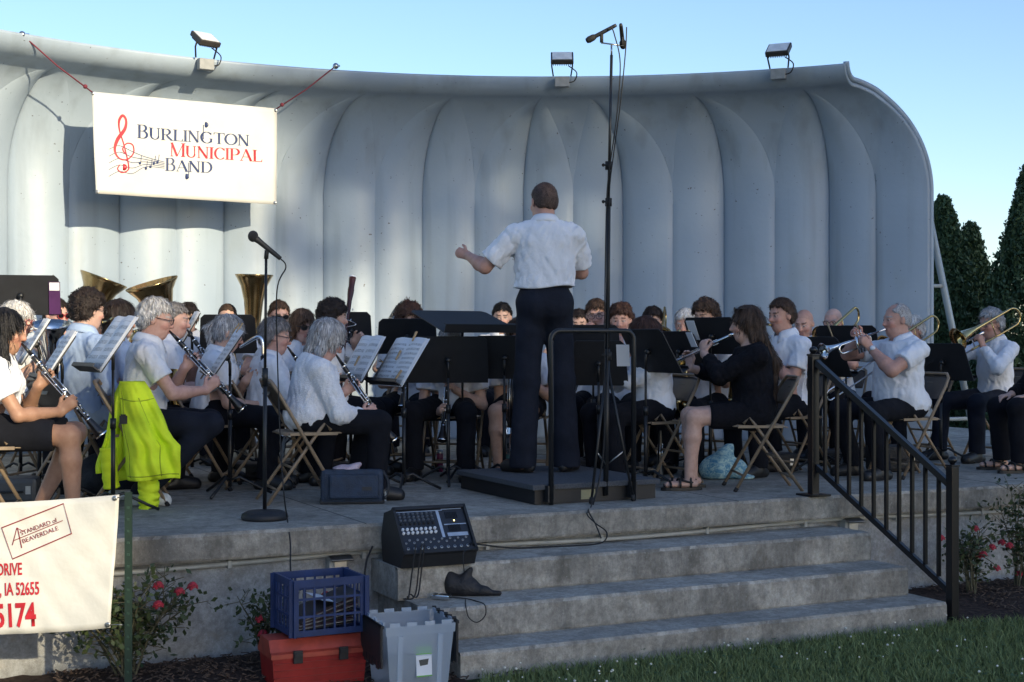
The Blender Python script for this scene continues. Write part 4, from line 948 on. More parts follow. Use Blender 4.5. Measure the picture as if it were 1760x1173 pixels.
CURL = (.55, .8, .6); LOOSE = (.3, .4, .3); GRIP = (.9, 1.0, .7)
def pose_arms(pose, c, m, Rh, T, sh):
    R, L = 1, -1; i = {}
    if pose in ('clarinet', 'oboe'):
        A = math.radians(c.get('ang', 38)); ax = Vector((c.get('sw', 0), math.sin(A), -math.cos(A))).normalized(); hd = Vector((0, math.cos(A), math.sin(A)))
        p1 = m + ax * .22; p2 = m + ax * .41; i = dict(a=ax)
        return {L: (p1 + Vector((-.034, 0, 0)) - hd * .085, hd, (1, .15, 0), (-.7, -.35, -.7), CURL), R: (p2 + Vector((.034, 0, 0)) - hd * .085, hd, (-1, .15, 0), (.7, -.35, -.7), CURL)}, i
    if pose == 'flute':
        ax = Vector(c.get('fa', (.80, .45, -.30))).normalized(); f = Vector((0, 1, 0)); f = (f - ax * f.dot(ax)).normalized(); up = ax.cross(f); up = up if up.z > 0 else -up
        p1 = m + ax * .22; p2 = m + ax * .42; i = dict(a=ax)
        return {L: (p1 + f * .045 - up * .075, up, -f, (-.5, .3, -.9), CURL), R: (p2 - f * .03 - up * .085, up, f, (.8, -.3, -.6), CURL)}, i
    if pose == 'trumpet':
        ax = Vector((c.get('sw', 0), .955, -.29)).normalized(); up = Vector((0, .29, .955)); p1 = m + ax * .21; p2 = m + ax * .23; i = dict(a=ax)
        return {L: (p1 + Vector((-.045, 0, -.03)) - up * .055 - ax * .03, up * .8 + ax * .45, (1, .1, 0), (-.75, -.1, -.7), GRIP), R: (p2 + Vector((.05, 0, .03)) - ax * .05 - up * .035, up * .55 + ax * .6, (-1, 0, -.3), (.85, -.1, -.5), CURL)}, i
    if pose == 'trombone':
        ax = Vector((c.get('sw', .06), .90, -.43)).normalized(); up = Vector((0, .43, .90)); ext = c.get('ext', .44); p1 = m + ax * .12 + Vector((-.055, 0, 0)); p2 = m + ax * ext; i = dict(a=ax, ext=ext)
        return {L: (p1 + Vector((-.03, -.01, -.0)) - up * .07, up, (1, .2, .0), (-.75, .0, -.7), GRIP), R: (p2 + Vector((.04, 0, -.01)) - ax * .05 - up * .02, ax * .75 + up * .4 + Vector((-.2, 0, 0)), (-1, 0, 0), (.6, -.3, -.7), GRIP)}, i
    if pose == 'sax':
        o = Vector((c.get('sx', .08), 0, 0)); p1 = Vector((0, m.y + .10, m.z - .20)) + o * .3; p2 = Vector((0, m.y + .13, m.z - .42)) + o; hd = Vector((0, .75, .6)); i = dict(p1=p1, p2=p2)
        return {L: (p1 + Vector((-.045, -.03, 0)) - hd * .07, hd, (1, .1, 0), (-.7, -.3, -.7), CURL), R: (p2 + Vector((.045, -.03, 0)) - hd * .07, hd, (-1, .1, 0), (.7, -.4, -.6), CURL)}, i
    if pose == 'tuba':
        return {L: (Vector((-.20, .24, .66)), (.7, .5, .3), (1, 0, -.2), (-.8, -.2, -.6), CURL), R: (Vector((.10, .34, .82)), (-.6, .5, .3), (-.2, -.9, 0), (.8, -.2, -.6), CURL)}, i
    if pose == 'euph':
        return {L: (Vector((-.16, .22, .72)), (.8, .4, .2), (.3, -.9, -.2), (-.8, -.2, -.6), CURL), R: (Vector((.10, .27, .86)), (-.6, .5, -.2), (-.2, -.5, -.8), (.8, -.2, -.6), CURL)}, i
    if pose == 'bassoon':
        p1 = m + Vector((-.06, .10, .02)); p2 = Vector((.16, .18, .66)); hd = Vector((.2, .8, .4)); i = dict(p1=p1, p2=p2)
        return {L: (p1 + Vector((-.05, -.02, -.10)) - hd * .07, hd, (.9, .3, 0), (-.7, -.3, -.7), CURL), R: (p2 + Vector((.05, -.02, .06)) - hd * .07, hd, (-.9, .3, 0), (.7, -.4, -.6), CURL)}, i
    if pose == 'conduct':
        return {L: c['lh'], R: c['rh']}, i
    return {L: (Vector((-.13, .33, .585)), (.15, .95, -.15), (0, -.1, -1), (-.7, -.5, -.2), LOOSE), R: (Vector((.13, .33, .585)), (-.15, .95, -.15), (0, -.1, -1), (.7, -.5, -.2), LOOSE)}, i
# ------------------------------------------------------------------ instruments, built in the player's frame
def inst_root(P, name, pivot, label, cat, group=None):
    pv = Vector(pivot); o = empty(name, P['M'] @ pv, P['yaw'], label, cat, group); o['_p'] = [pv.x, pv.y, pv.z]; return o
def part(mb, name, m, root, parent=None):
    pv = root['_p']; o = mb.build(name, m, parent or root, pivot=pv); return o
def done(root): del root['_p']; return root
def keys(mb, p, a, side, n, L0, L1, r):     # key cups and rods along a tube
    u, v_ = frame(a); d = (u * side[0] + v_ * side[1]).normalized(); e = a.cross(d)
    for i in range(n):
        t = L0 + (L1 - L0) * i / max(n - 1, 1); c = p + a * t + d * (r + .004) + e * (.006 if i % 2 else -.006)
        mb.lathe([(0, .004), (.0075, .003), (.0085, 0), (.0085, -.003)], c, d, 8)
        if i % 2 == 0: mb.tube([c + e * .002, c + a * .03 + e * .016 - d * .004], .0022, 4)
    for s in (1, -1): mb.tube([p + a * L0 + e * s * (r + .005) + d * .004, p + a * L1 + e * s * (r + .005) + d * .004], .0024, 5)
def clarinet(P, label, big=1.0):
    m = P['mouth']; a = P['inst']['a']; o = inst_root(P, 'clarinet', m, label, 'clarinet', 'clarinets in the band')
    mb = MB(); mb.tube([m - a * .015, m + a * .07], [.006, .0125], 8); part(mb, 'mouthpiece', M['wood'], o)
    mb = MB(); mb.lathe([(.0125, .07), (.0155, .075), (.0165, .12), (.0145, .13), (.0145, .33), (.017, .335), (.017, .352), (.0150, .357), (.0155, .53), (.019, .545), (.022, .58), (.031, .625), (.038, .655), (.036, .656), (.020, .60)], m, a, 12); part(mb, 'body', M['wood'], o)
    mb = MB(); keys(mb, m, a, (1, 0), 9, .15, .50, .0145); keys(mb, m, a, (.3, 1), 6, .17, .52, .0145); keys(mb, m, a, (-.6, -.6), 5, .2, .5, .0145)
    for t in (.075, .128, .343, .54, .653): mb.lathe([(.0175 if t < .6 else .0385, -.004), (.0185 if t < .6 else .0395, 0), (.0175 if t < .6 else .0385, .004)], m + a * t, a, 12)
    part(mb, 'keywork', M['silver'], o); return done(o)
def flute(P, label):
    m = P['mouth'] + P['T'](0, 0, 0) * 0; a = P['inst']['a']; o = inst_root(P, 'flute', m, label, 'flute')
    mb = MB(); mb.tube([m - a * .09, m + a * .53], .0098, 10); mb.tube([m - a * .02, m + a * .02], .013, 10); part(mb, 'tube', M['silver'], o)
    mb = MB(); keys(mb, m, a, (1, .3), 12, .13, .48, .0095); part(mb, 'keywork', M['silver'], o)
    mb = MB(); mb.tube([m - a * .10, m - a * .088], .0115, 10); part(mb, 'crown', M['silver'], o); return done(o)
BELL = [(.0065, 0), (.0072, .10), (.0085, .20), (.0115, .28), (.016, .33), (.024, .375), (.036, .41), (.052, .432), (.0615, .44), (.0600, .4405), (.034, .412), (.014, .33)]
def trumpet(P, label, mt='silver'):
    m = P['mouth']; a = P['inst']['a']; up = Vector((1, 0, 0)).cross(a); sd = Vector((1, 0, 0)); mm = M[mt]; o = inst_root(P, 'trumpet', m, label, 'trumpet', 'trumpets and cornets in the band')
    b0 = m + a * .03 - up * .0
    mb = MB(); mb.lathe([(.013, .0), (.0135, .006), (.008, .02), (.0055, .05), (.0055, .075)], m - a * .005, a, 10); part(mb, 'mouthpiece', mm, o)
    mb = MB(); c = m + a * .05
    mb.tube([c, c + a * .34] + [c + a * (.34 + .032 * math.sin(q)) - up * (.032 - .032 * math.cos(q)) for q in np.linspace(.3, PI, 8)] + [c - up * .064 + a * .22], .0065, 8)
    mb.tube([c + a * .10 - up * .064 + sd * .02] + [c - up * (.032 + .032 * math.cos(q)) + a * (.10 - .03 * math.sin(q)) + sd * .02 for q in np.linspace(.3, PI, 8)] + [c + a * .14 + sd * .02], .0065, 8); part(mb, 'slides', mm, o)
    mb = MB()
    for i in range(3): p = c + a * (.155 + .026 * i) + up * .02; mb.tube([p, p - up * .125], .0105, 9); mb.tube([p, p + up * .035], .004, 6); mb.ball(p + up * .037, (.009, .009, .004), 8, 4)
    part(mb, 'valves', mm, o)
    mb = MB(); mb.lathe(BELL, c + a * .055 + sd * .02, a, 20); part(mb, 'bell', mm, o); return done(o)
def trombone(P, label, mt='brass'):
    m = P['mouth']; a = P['inst']['a']; ext = P['inst']['ext']; up = Vector((1, 0, 0)).cross(a).normalized(); L = Vector((-1, 0, 0)); mm = M[mt]
    o = inst_root(P, 'trombone', m, label, 'trombone', 'trombones in the band')
    mb = MB(); mb.lathe([(.016, 0), (.0165, .008), (.010, .025), (.006, .07), (.006, .09)], m - a * .006, a, 10); part(mb, 'mouthpiece', M['silver'], o)
    w = .085; s0 = m + a * .06; e = ext + .62
    mb = MB(); mb.tube([s0, s0 + a * e] + [s0 + a * (e + w / 2 * math.sin(q)) - up * (w / 2 - w / 2 * math.cos(q)) for q in np.linspace(.25, PI - .1, 10)] + [s0 + a * .10 - up * w], .0075, 8)
    c = s0 + a * (ext - .05); mb.tube([c, c - up * w], .006, 6); c = s0 + a * .06; mb.tube([c, c - up * w], .006, 6); part(mb, 'slide', M['chrome'], o)
    # bell section to the player's left, passing the shoulder, bell facing forward
    l0 = L * .115; mb = MB(); pts = [s0 + a * .10 - up * w, s0 + a * .02 - up * w * .8 + l0 * .4, s0 - a * .10 - up * .045 + l0]; b = s0 - a * .30
    mb.tube(smoothcurve(pts + [b - up * .045 + l0], 4) + [b + l0 - a * (.075 * math.sin(q)) - up * (.045 * math.cos(q)) + up * (.03 * (1 - math.cos(q))) for q in np.linspace(.3, PI, 9)], [.0085] * 13 + [.010] * 9, 8); part(mb, 'tuning_slide', mm, o)
    mb = MB(); st_ = b + l0 + up * .105; mb.lathe([(.010, 0), (.011, .15), (.013, .28), (.018, .38), (.026, .46), (.038, .51), (.058, .55), (.083, .575), (.100, .585), (.098, .587), (.052, .553), (.020, .40)], st_, a, 24); mb.tube([st_ + a * .22, st_ + a * .22 - up * .15], .005, 6); part(mb, 'bell', mm, o)
    return done(o)
def saxophone(P, label, big=1.0):
    m = P['mouth']; q = P['inst']; mm = M['brass']; o = inst_root(P, 'saxophone', m, label, 'saxophone', 'saxophones in the band')
    n0 = m + Vector((0, .10, .03)); p1 = q['p1'] + Vector((.01, .04, .03)); p2 = q['p2'] + Vector((.0, .03, 0)); d = (p2 - p1).normalized(); bow = p2 + d * .16 * big
    mb = MB(); mb.tube(smoothcurve([m, m + Vector((0, .05, .012)), n0, p1 + Vector((0, .0, .08)), p1], 4), .0105, 8); part(mb, 'neck', mm, o)
    mb = MB(); mb.tube([p1, p1.lerp(bow, .5), bow], [.014, .024 * big, .033 * big], 12)
    u = Vector((0, .95, .3)); bw = .055 * big; mb.tube([bow + (d * math.sin(t) + (u * (1 - math.cos(t)))) * bw for t in np.linspace(0, PI, 9)], .036 * big, 12)
    b = bow + u * 2 * bw; mb.tube([b, b - d * .10 * big, b - d * .20 * big + u * .02, b - d * .26 * big + u * .045], [.038 * big, .045 * big, .058 * big, .075 * big], 14, False); part(mb, 'body', mm, o)
    mb = MB(); keys(mb, p1, d, (1, 0), 10, .03, (bow - p1).length * .95, .026); keys(mb, p1, d, (0, 1), 7, .05, (bow - p1).length * .9, .028); part(mb, 'keywork', mm, o)
    mb = MB(); mb.tube([m - Vector((0, .01, 0)), m + Vector((0, .06, .012))], [.007, .013], 8); part(mb, 'mouthpiece', M['wood'], o); return done(o)
def tuba(P, label, tilt=(.1, -.1), h=1.0, x=-.17, mt='oldbrass', name='tuba', sc=1.0):
    mm = M[mt]; base = Vector((x * .4, .26, .55)); ax = Vector((tilt[0], tilt[1], 1)).normalized(); o = inst_root(P, name, base, label, name, 'tubas and euphoniums in the band')
    b0 = base + Vector((x, .0, .02)); H = h
    mb = MB(); mb.lathe([(.055 * sc, 0), (.06 * sc, .15 * H), (.072 * sc, .38 * H), (.085 * sc, .55 * H), (.11 * sc, .72 * H), (.15 * sc, .84 * H), (.195 * sc, .90 * H), (.215 * sc, .925 * H), (.213 * sc, .931 * H), (.15 * sc, .855 * H), (.09 * sc, .66 * H), (.06 * sc, .4 * H)], b0, ax, 28); part(mb, 'bell', mm, o)
    mb = MB(); e = Vector((.30 * sc, .0, 0)); mb.tube([b0 + e * .5 - e * .5 * math.cos(t) - ax * .12 * sc * math.sin(t) for t in np.linspace(0, PI, 10)] + [b0 + e + ax * .40 * H], [.056 * sc] * 10 + [.035 * sc], 12)
    mb.tube([b0 + e + ax * .40 * H + (-e * .35 * (1 - math.cos(t)) * .5 + ax * .10 * math.sin(t)) * sc for t in np.linspace(0, PI, 8)] + [b0 + e * .65 + ax * .1], .026 * sc, 10); part(mb, 'tubing', mm, o)
    mb = MB()
    for i in range(4): p = b0 + Vector((.06 + .035 * i, .07, .10)) * sc; mb.tube([p, p + ax * .20 * sc], .016 * sc, 9); mb.tube([p + ax * .2 * sc, p + ax * .23 * sc], .006, 6); mb.ball(p + ax * .235 * sc, (.012, .012, .005), 8, 4)
    part(mb, 'valves', M['silver'], o)
    mb = MB(); mb.tube(smoothcurve([P['mouth'] + Vector((0, .0, 0)), P['mouth'] + Vector((.02, .06, -.02)), b0 + Vector((.2 * sc, .03, .30 * H)), b0 + Vector((.16 * sc, .05, .2))], 5), .010, 8); part(mb, 'leadpipe', mm, o); return done(o)
def bassoon(P, label):
    m = P['mouth']; q = P['inst']; lo = q['p2'] + Vector((.05, -.06, -.30)); d = (q['p1'] + Vector((-.05, -.13, .0)) - lo).normalized(); o = inst_root(P, 'bassoon', q['p2'], label, 'bassoon')
    top = lo + d * 1.28
    mb = MB(); mb.tube([lo, lo + d * .42], .034, 10); part(mb, 'boot_joint', M['maroonwood'], o)
    mb = MB(); mb.lathe([(.020, .40), (.019, .75), (.021, .80), (.018, .82), (.019, 1.08), (.024, 1.13), (.026, 1.17), (.023, 1.2), (.027, 1.26), (.0285, 1.285), (.02, 1.286), (.014, 1.2)], lo, d, 14); part(mb, 'bass_joint', M['maroonwood'], o)
    mb = MB(); mb.lathe([(.0285, 1.278), (.030, 1.284), (.0285, 1.29), (.021, 1.288)], lo, d, 14); part(mb, 'bell_ring', M['paper'], o)
    mb = MB(); mb.tube(smoothcurve([m, m + Vector((0, .08, .02)), lo + d * .9 + Vector((.05, 0, 0)), lo + d * .75 + Vector((.03, 0, 0))], 5), .004, 6); keys(mb, lo, d, (1, 0), 10, .1, 1.0, .03); part(mb, 'bocal_and_keys', M['silver'], o); return done(o)
def bassclarinet(P, label):
    m = P['mouth']; o = inst_root(P, 'bass_clarinet', m, label, 'bass clarinet'); ax = Vector((.02, .05, -1)).normalized(); n0 = m + Vector((.02, .16, .04))
    mb = MB(); mb.tube(smoothcurve([m, m + Vector((0, .06, .035)), m + Vector((.01, .13, .07)), n0, n0 + ax * .10], 5), .0125, 9); part(mb, 'neck', M['silver'], o)
    b = n0 + ax * .10; mb = MB(); mb.tube([b, b + ax * .66], .0185, 11); part(mb, 'body', M['wood'], o)
    mb = MB(); keys(mb, b, ax, (0, 1), 9, .05, .6, .018); keys(mb, b, ax, (1, 0), 7, .05, .6, .018); part(mb, 'keywork', M['silver'], o)
    e = b + ax * .66; mb = MB(); f = Vector((0, 1, 0)); c = [e + ax * .05 * math.sin(t) + f * .05 * (1 - math.cos(t)) for t in np.linspace(0, PI, 9)]; mb.tube(c + [c[-1] - ax * .06, c[-1] - ax * .11 + f * .02], [.019] * 9 + [.03, .06], 12, False); part(mb, 'bell', M['silver'], o); return done(o)
def horn_bell(p, axis, label, r=.16, mt='brass', name='french_horn'):
    axis = Vector(axis).normalized(); o = empty(name, p, 0, label, name.replace('_', ' '))
    mb = MB(); mb.lathe([(.012, -.42), (.022, -.30), (.045, -.18), (.075 * r / .15, -.09), (.115 * r / .15, -.03), (r, 0), (r * .99, .004), (.07 * r / .15, -.08), (.03, -.2)], (0, 0, 0), axis, 26); mb.build('bell', M[mt], o)
    u, v_ = frame(axis); c = -axis * .25 + u * .05
    mb = MB(); mb.tube([c + (u * math.cos(t) + v_ * math.sin(t)) * .13 + axis * .02 * math.sin(3 * t) for t in np.linspace(0, 2 * PI, 28)], .012, 8, closed=False); mb.tube([c + (u * math.cos(t) + v_ * math.sin(t)) * .095 for t in np.linspace(0, 2 * PI, 24)], .009, 8); mb.build('coiled_tubing', M[mt], o); return o

# ------------------------------------------------------------------ folding chairs
def make_chair():
    r = empty('folding_chair', (0, 0, 0))
    pv = Vector((0, -.045, .47))
    mb = MB(); w = .215; bt = .765
    # back uprights run down into the front legs as one bent tube per side, joined at the top
    def pt(x, t): return Vector((x, -.235 + .44 * t, bt * (1 - t)))
    path = [pt(-w, 1), pt(-w, .12), pt(-w + .012, .04), pt(-w + .05, .0), pt(w - .05, .0), pt(w - .012, .04), pt(w, .12), pt(w, 1)]
    mb.tube(path, .0115, 8); mb.build('front_frame', M['tan'], r)
    mb = MB(); w2 = .185
    def p2(x, t): return Vector((x, .10 - .36 * t, .50 * (1 - t)))
    for s in (-1, 1): pass
    mb.tube([p2(-w2, 1), p2(-w2, .0), Vector((-w2, .14, .455))], .0110, 8); mb.build('rear_leg', M['tan'], r)
    mb = MB(); mb.tube([p2(w2, 1), p2(w2, .0), Vector((w2, .14, .455))], .0110, 8); mb.build('rear_leg', M['tan'], r)
    for t, nm in ((.55, 'crossbar'), (.82, 'crossbar')):
        mb = MB(); mb.tube([p2(-w2, t), p2(w2, t)], .0085, 7); mb.build(nm, M['tan'], r)
    mb = MB(); mb.tube([pt(-w, .86), pt(w, .86)], .0085, 7); mb.build('crossbar', M['tan'], r)
    for s in (-1, 1):
        mb = MB(); mb.box((s * .200, .03, .435), (.012, .30, .018)); mb.build('side_link', M['tan'], r)
    mb = MB()
    def seat(u, v): x = (u - .5) * .37; y = -.16 + .37 * v; return Vector((x, y, .448 - .012 * math.sin(PI * v) * math.sin(PI * u) - (.016 if v in (0, 1) or u in (0, 1) else 0) + .006 * v))
    mb.grid(seat, 12, 12); o = mb.build('seat', M['tan'], r); solidify(o, .006)
    mb = MB()
    def back(u, v):
        x = (u - .5) * (.41 - .02 * (1 - v)); t = .02 + .22 * (1 - v); p = pt(x, t); p.y -= .022 * (math.cos((u - .5) * PI)); z = 1 - (abs(u - .5) * 2) ** 6 * .10 * v; p.z -= .03 * (abs(u - .5) * 2) ** 5 * v; return p
    mb.grid(back, 16, 8); o = mb.build('backrest', M['tandark'], r); solidify(o, .006)
    mb = MB(); q = back(.5, .62); mb.box(q + Vector((0, -.006, 0)), (.075, .003, .035), Matrix.Rotation(-.5, 3, 'X')); mb.build('sticker', mat('chair_sticker', (.20, .19, .16), .6), r)
    for s in (-1, 1):
        mb = MB(); mb.tube([pt(s * w, 1) + Vector((0, 0, .0)), pt(s * w, .965)], .014, 8); mb.build('foot_cap', M['rubber'], r)
    return r
CH0 = make_chair(); CH0_used = [False]
def chair(P, label, dy=0, drz=0):
    loc = P['M'] @ Vector((0, -.03 + dy, 0))
    if not CH0_used[0]: r = CH0; CH0_used[0] = True
    else:
        r = CH0.copy(); COL.objects.link(r)
        for ch in CH0.children:
            c = ch.copy(); COL.objects.link(c); c.parent = r
    r.location = loc; r.rotation_euler = (0, 0, P['yaw'] + drz); tag(r, label, 'chair', 'folding chairs of the band'); return r

# ------------------------------------------------------------------ music stands
def sheet_mat(name, rows, tone=.72, seed=0):
    m, n, b = nodemat(name); b.inputs['Roughness'].default_value = .7; L = n.links
    tc = n.nodes.new('ShaderNodeTexCoord'); sp = n.nodes.new('ShaderNodeSeparateXYZ'); L.new(tc.outputs['UV'], sp.inputs[0])
    def mth(op, a, v=None, c=None):
        x = n.nodes.new('ShaderNodeMath'); x.operation = op
        if isinstance(a, (int, float)): x.inputs[0].default_value = a
        else: L.new(a, x.inputs[0])
        if v is not None:
            if isinstance(v, (int, float)): x.inputs[1].default_value = v
            else: L.new(v, x.inputs[1])
        return x.outputs[0]
    row = mth('FRACT', mth('MULTIPLY', sp.outputs['Y'], rows)); band = mth('MULTIPLY', mth('GREATER_THAN', row, .25), mth('LESS_THAN', row, .72))
    line = mth('GREATER_THAN', mth('FRACT', mth('MULTIPLY', row, 10.0)), .62)
    no = n.nodes.new('ShaderNodeTexNoise'); no.inputs['Scale'].default_value = 46; no.inputs['Detail'].default_value = 2; L.new(tc.outputs['UV'], no.inputs['Vector'])
    note = mth('GREATER_THAN', no.outputs['Fac'], .58)
    mx = mth('MULTIPLY', sp.outputs['X'], 2); colm = mth('FRACT', mx); edge = mth('MULTIPLY', mth('GREATER_THAN', colm, .08), mth('LESS_THAN', colm, .92)); vy = mth('MULTIPLY', mth('GREATER_THAN', sp.outputs['Y'], .05), mth('LESS_THAN', sp.outputs['Y'], .90))
    ink = mth('MULTIPLY', mth('MULTIPLY', band, mth('MAXIMUM', mth('MULTIPLY', line, .55), mth('MULTIPLY', note, .8))), mth('MULTIPLY', edge, vy))
    r = n.nodes.new('ShaderNodeMix'); r.data_type = 'RGBA'; L.new(ink, r.inputs[0]); r.inputs[6].default_value = (tone, tone * 1.02, tone * 1.05, 1); r.inputs[7].default_value = (.03, .03, .035, 1); L.new(r.outputs[2], b.inputs['Base Color'])
    return m
M['sheet'] = sheet_mat('printed_music', 7); M['sheet2'] = sheet_mat('printed_music_dense', 10, .70)
def uvquad(name, fn, nu, nv, m, parent, th=.0015):
    mb = MB(); mb.grid(fn, nu, nv); o = mb.build(name, m, parent); me = o.data; uv = me.uv_layers.new(name='UVMap')
    for p in me.polygons:
        for li in p.loop_indices:
            vi = me.loops[li].vertex_index; i, j = divmod(vi, nv + 1); uv.data[li].uv = (i / nu, j / nv)
    solidify(o, th, 0); return o
def stand(x, y, d, face, label, w=.50, h=.33, tilt=24, sheet=None, post=None, folder=None, base=True, roll=0, floor=FLOOR):
    """desk centre at photo column x, row y, depth d; face: heading (degrees, 0 = away from the photographer, 90 = to the left) of the player's side"""
    c = at(x, y, d); rz = math.radians(face); o = empty('music_stand', (c.x, c.y, floor), rz, label, 'music stand', 'music stands of the band'); zc = c.z - floor
    # local +y: towards the player reading it
    t = math.radians(tilt); up = Vector((0, -math.sin(t), math.cos(t))); nr = Vector((0, math.cos(t), math.sin(t))); rt = Vector((1, 0, 0)); C = Vector((0, 0, zc))
    Rm = Matrix((rt, nr, up)).transposed()
    def D(u, v, q=0): return C + rt * u + up * v + nr * q
    mb = MB(); k = .03; poly = [(-w / 2, -h / 2), (w / 2, -h / 2), (w / 2 - .015, h / 2 - k), (w / 2 - .015 - k, h / 2), (-w / 2 + .015 + k, h / 2), (-w / 2 + .015, h / 2 - k)]
    n = len(poly); mb.add([D(a, b, -.003) for a, b in poly] + [D(a, b, .003) for a, b in poly], [tuple(range(n - 1, -1, -1)), tuple(range(n, 2 * n))] + [(i, (i + 1) % n, n + (i + 1) % n, n + i) for i in range(n)]); mb.build('desk', M['standblack'], o)
    mb = MB(); mb.box(D(0, -h / 2 - .003, .030), (w, .062, .006), Rm); mb.box(D(0, -h / 2 + .008, .060), (w, .004, .02), Rm); mb.build('ledge', M['standblack'], o)
    mb = MB(); mb.tube([D(0, .0, -.008), D(0, 0, -.03), Vector((0, -.035, zc - .05)), Vector((0, -.035, zc - .13))], .010, 8); mb.ball(D(0, 0, -.02), .024, 10, 6); mb.build('neck', M['black'], o)
    mb = MB(); mb.tube([Vector((0, -.035, zc - .08)), Vector((0, -.035, .40))], .0085, 8); mb.tube([Vector((0, -.035, .52)), Vector((0, -.035, .06))], .0135, 8); mb.tube([Vector((0, -.035, .50)), Vector((0, -.035, .56))], .018, 8); mb.build('post', M['black'], o)
    for i in range(3):
        a = i * 2.094 + .5; dd = Vector((math.cos(a), math.sin(a), 0)); b = Vector((0, -.035, .10)); mb = MB(); mb.tube([b, b + dd * .06 + Vector((0, 0, .02)), b + dd * .20 - Vector((0, 0, .055)), b + dd * .27 - Vector((0, 0, .088))], .010, 6); mb.build('leg', M['black'], o)
    res = dict(o=o, D=D, M=Matrix.Translation(o.location) @ Matrix.Rotation(rz, 4, 'Z'), Rm=Rm, rz=rz)
    if sheet:
        sw, sh_, so, m2 = sheet[:4]
        f = empty('sheet_music', res['M'] @ D(0, so, .012), rz, sheet[4], 'sheet music', 'open sheet music on the stands'); c0 = D(0, so, .012)
        lay = lambda u, v: D((u - .5) * sw, so + (v - .5) * sh_, .010 + .012 * math.sin(u * PI * 2) ** 2 * v + .006 * v) - c0
        uvquad('page', lay, 16, 4, M[m2], f)
        mb = MB(); mb.grid(lambda u, v: D((u - .5) * (sw + .05), so - .01 + (v - .5) * (sh_ + .02), .006) - c0, 4, 4); b = mb.build('folder', folder or M['paper'], f); solidify(b, .003, -1)
    if post: pass
    return res
def clothespin(S, u, v, rot, label):
    p = S['M'] @ S['D'](u, v, .03); o = empty('clothespin', p, S['rz'], label, 'clothespin', 'clothespins holding the sheet music'); R = S['Rm'] @ Matrix.Rotation(rot, 3, 'Y')
    for s in (-1, 1): mb = MB(); mb.box(R @ Vector((s * .004, 0, 0)), (.006, .010, .075), R @ Matrix.Rotation(s * .07, 3, 'Y')); mb.build('prong', M['pin'], o)
    mb = MB(); mb.tube([R @ Vector((-.006, 0, .0)), R @ Vector((.006, 0, .0))], .004, 6); mb.build('spring', M['steel'], o)
# ------------------------------------------------------------------ the band
PEOPLE = {}
def who(key, x, ytop, d, heading, label, cl, **k):
    p = at(x, ytop, d); zt = p.z - FLOOR; extra = {'curly': .030, 'short': .014, 'side': .018, 'bob': .02, 'long': .012, 'pony': .010, 'longcurl': .033, 'crop': .006}.get(k.get('style', 'short'), 0)
    lean = k.get('lean', 3); ts = (zt - extra - .80) / (.455 * math.cos(math.radians(lean))); ts = min(max(ts, .74), 1.18)
    k.update(pos=p, rz=math.radians(heading), label=label, ts=ts, seed=len(PEOPLE) + 1); P = person(k); PEOPLE[key] = P
    chair(P, 'tan metal folding chair under the ' + cl); return P
WS = 'white polo shirt'
P = who('A', 9, 528, 8.05, -80, 'woman with long black hair and black skirt playing clarinet at the left edge', 'long haired clarinet woman at the left edge', fem=True, skin='tan', hair='black', style='long', hlen=.34, pose='clarinet', ang=40, legwear='skirt', skirt=.80, shoes='sandal', vox=.0075, bareleg=True, foot=(-.20, .02), lean=4, face=.040, locks=True)
clarinet(P, 'black clarinet held by the long haired woman at the left edge')
P = who('B', 29, 516, 10.0, -100, 'white haired woman in red framed glasses beside the tall black stand', 'white haired woman in red glasses', fem=True, hair='white', style='bob', glasses='red', pose='euph', skin='fair')
tuba(P, 'silver baritone horn on the lap of the white haired woman in red glasses', tilt=(.25, .1), h=.62, x=-.10, mt='silver', name='euphonium', sc=.62)
P = who('C', 97, 510, 11.5, -128, 'young man in red framed sunglasses and white polo playing a brass horn', 'young man in red framed sunglasses', hair='dark', style='short', glasses='red sun', pose='trumpet', skin='pink', sw=.05)
trumpet(P, 'brass cornet at the lips of the young man in red framed sunglasses', 'brass')
P = who('C2', 176, 536, 12.5, -150, 'tuba player almost wholly hidden behind the dark wavy haired young man', 'tuba player hidden at the left', hair='dark', style='short', pose='tuba')
tuba(P, 'gold tuba with its bell tipped to the right at the far left', tilt=(-.36, .1), h=1.10, x=.29, sc=.95)
P = who('D', 152, 494, 9.5, -42, 'young man with dark wavy hair, black neck strap, pale blue shirt and faded jeans', 'dark wavy haired young man in pale jeans', hair='dark', style='curly', hth=.020, shirt='denimshirt', trouser='jeans', pose='sax', strap=True, glasses='clear', w=1.0, sleeve=1.8, foot=(-.05, -.1))
saxophone(P, 'brass saxophone on the lap of the young man in pale jeans')
P = who('E', 206, 514, 9.75, -48, 'woman with dark brown bobbed hair turned away behind the big open music sheet', 'woman with dark brown bobbed hair', fem=True, hair='dark', style='bob', pose='sax')
saxophone(P, 'brass saxophone of the woman with the dark brown bob')
P = who('F', 268, 510, 9.1, -78, 'grey haired man in white polo and black trousers playing clarinet before the yellow jacket', 'grey haired man whose yellow jacket hangs on it', hair='silver', style='side', glasses='clear', pose='clarinet', ang=42, vox=.007, belly=.03, w=1.06, trouser='navy', shoes='sneaker', foot=(-.55, -.42), knees=.17, lean=6, skin='pink', head=(6, 10, 0))
PF = P; clarinet(P, 'black clarinet played by the grey haired man on the yellow jacket chair')
P = who('G', 300, 519, 10.5, -82, 'short haired woman in profile just past the grey haired clarinet man', 'short haired woman in profile past the clarinet man', fem=True, hair='darkgrey', style='short', pose='clarinet', ang=34, skin='pink')
clarinet(P, 'black clarinet of the woman in profile past the clarinet man')
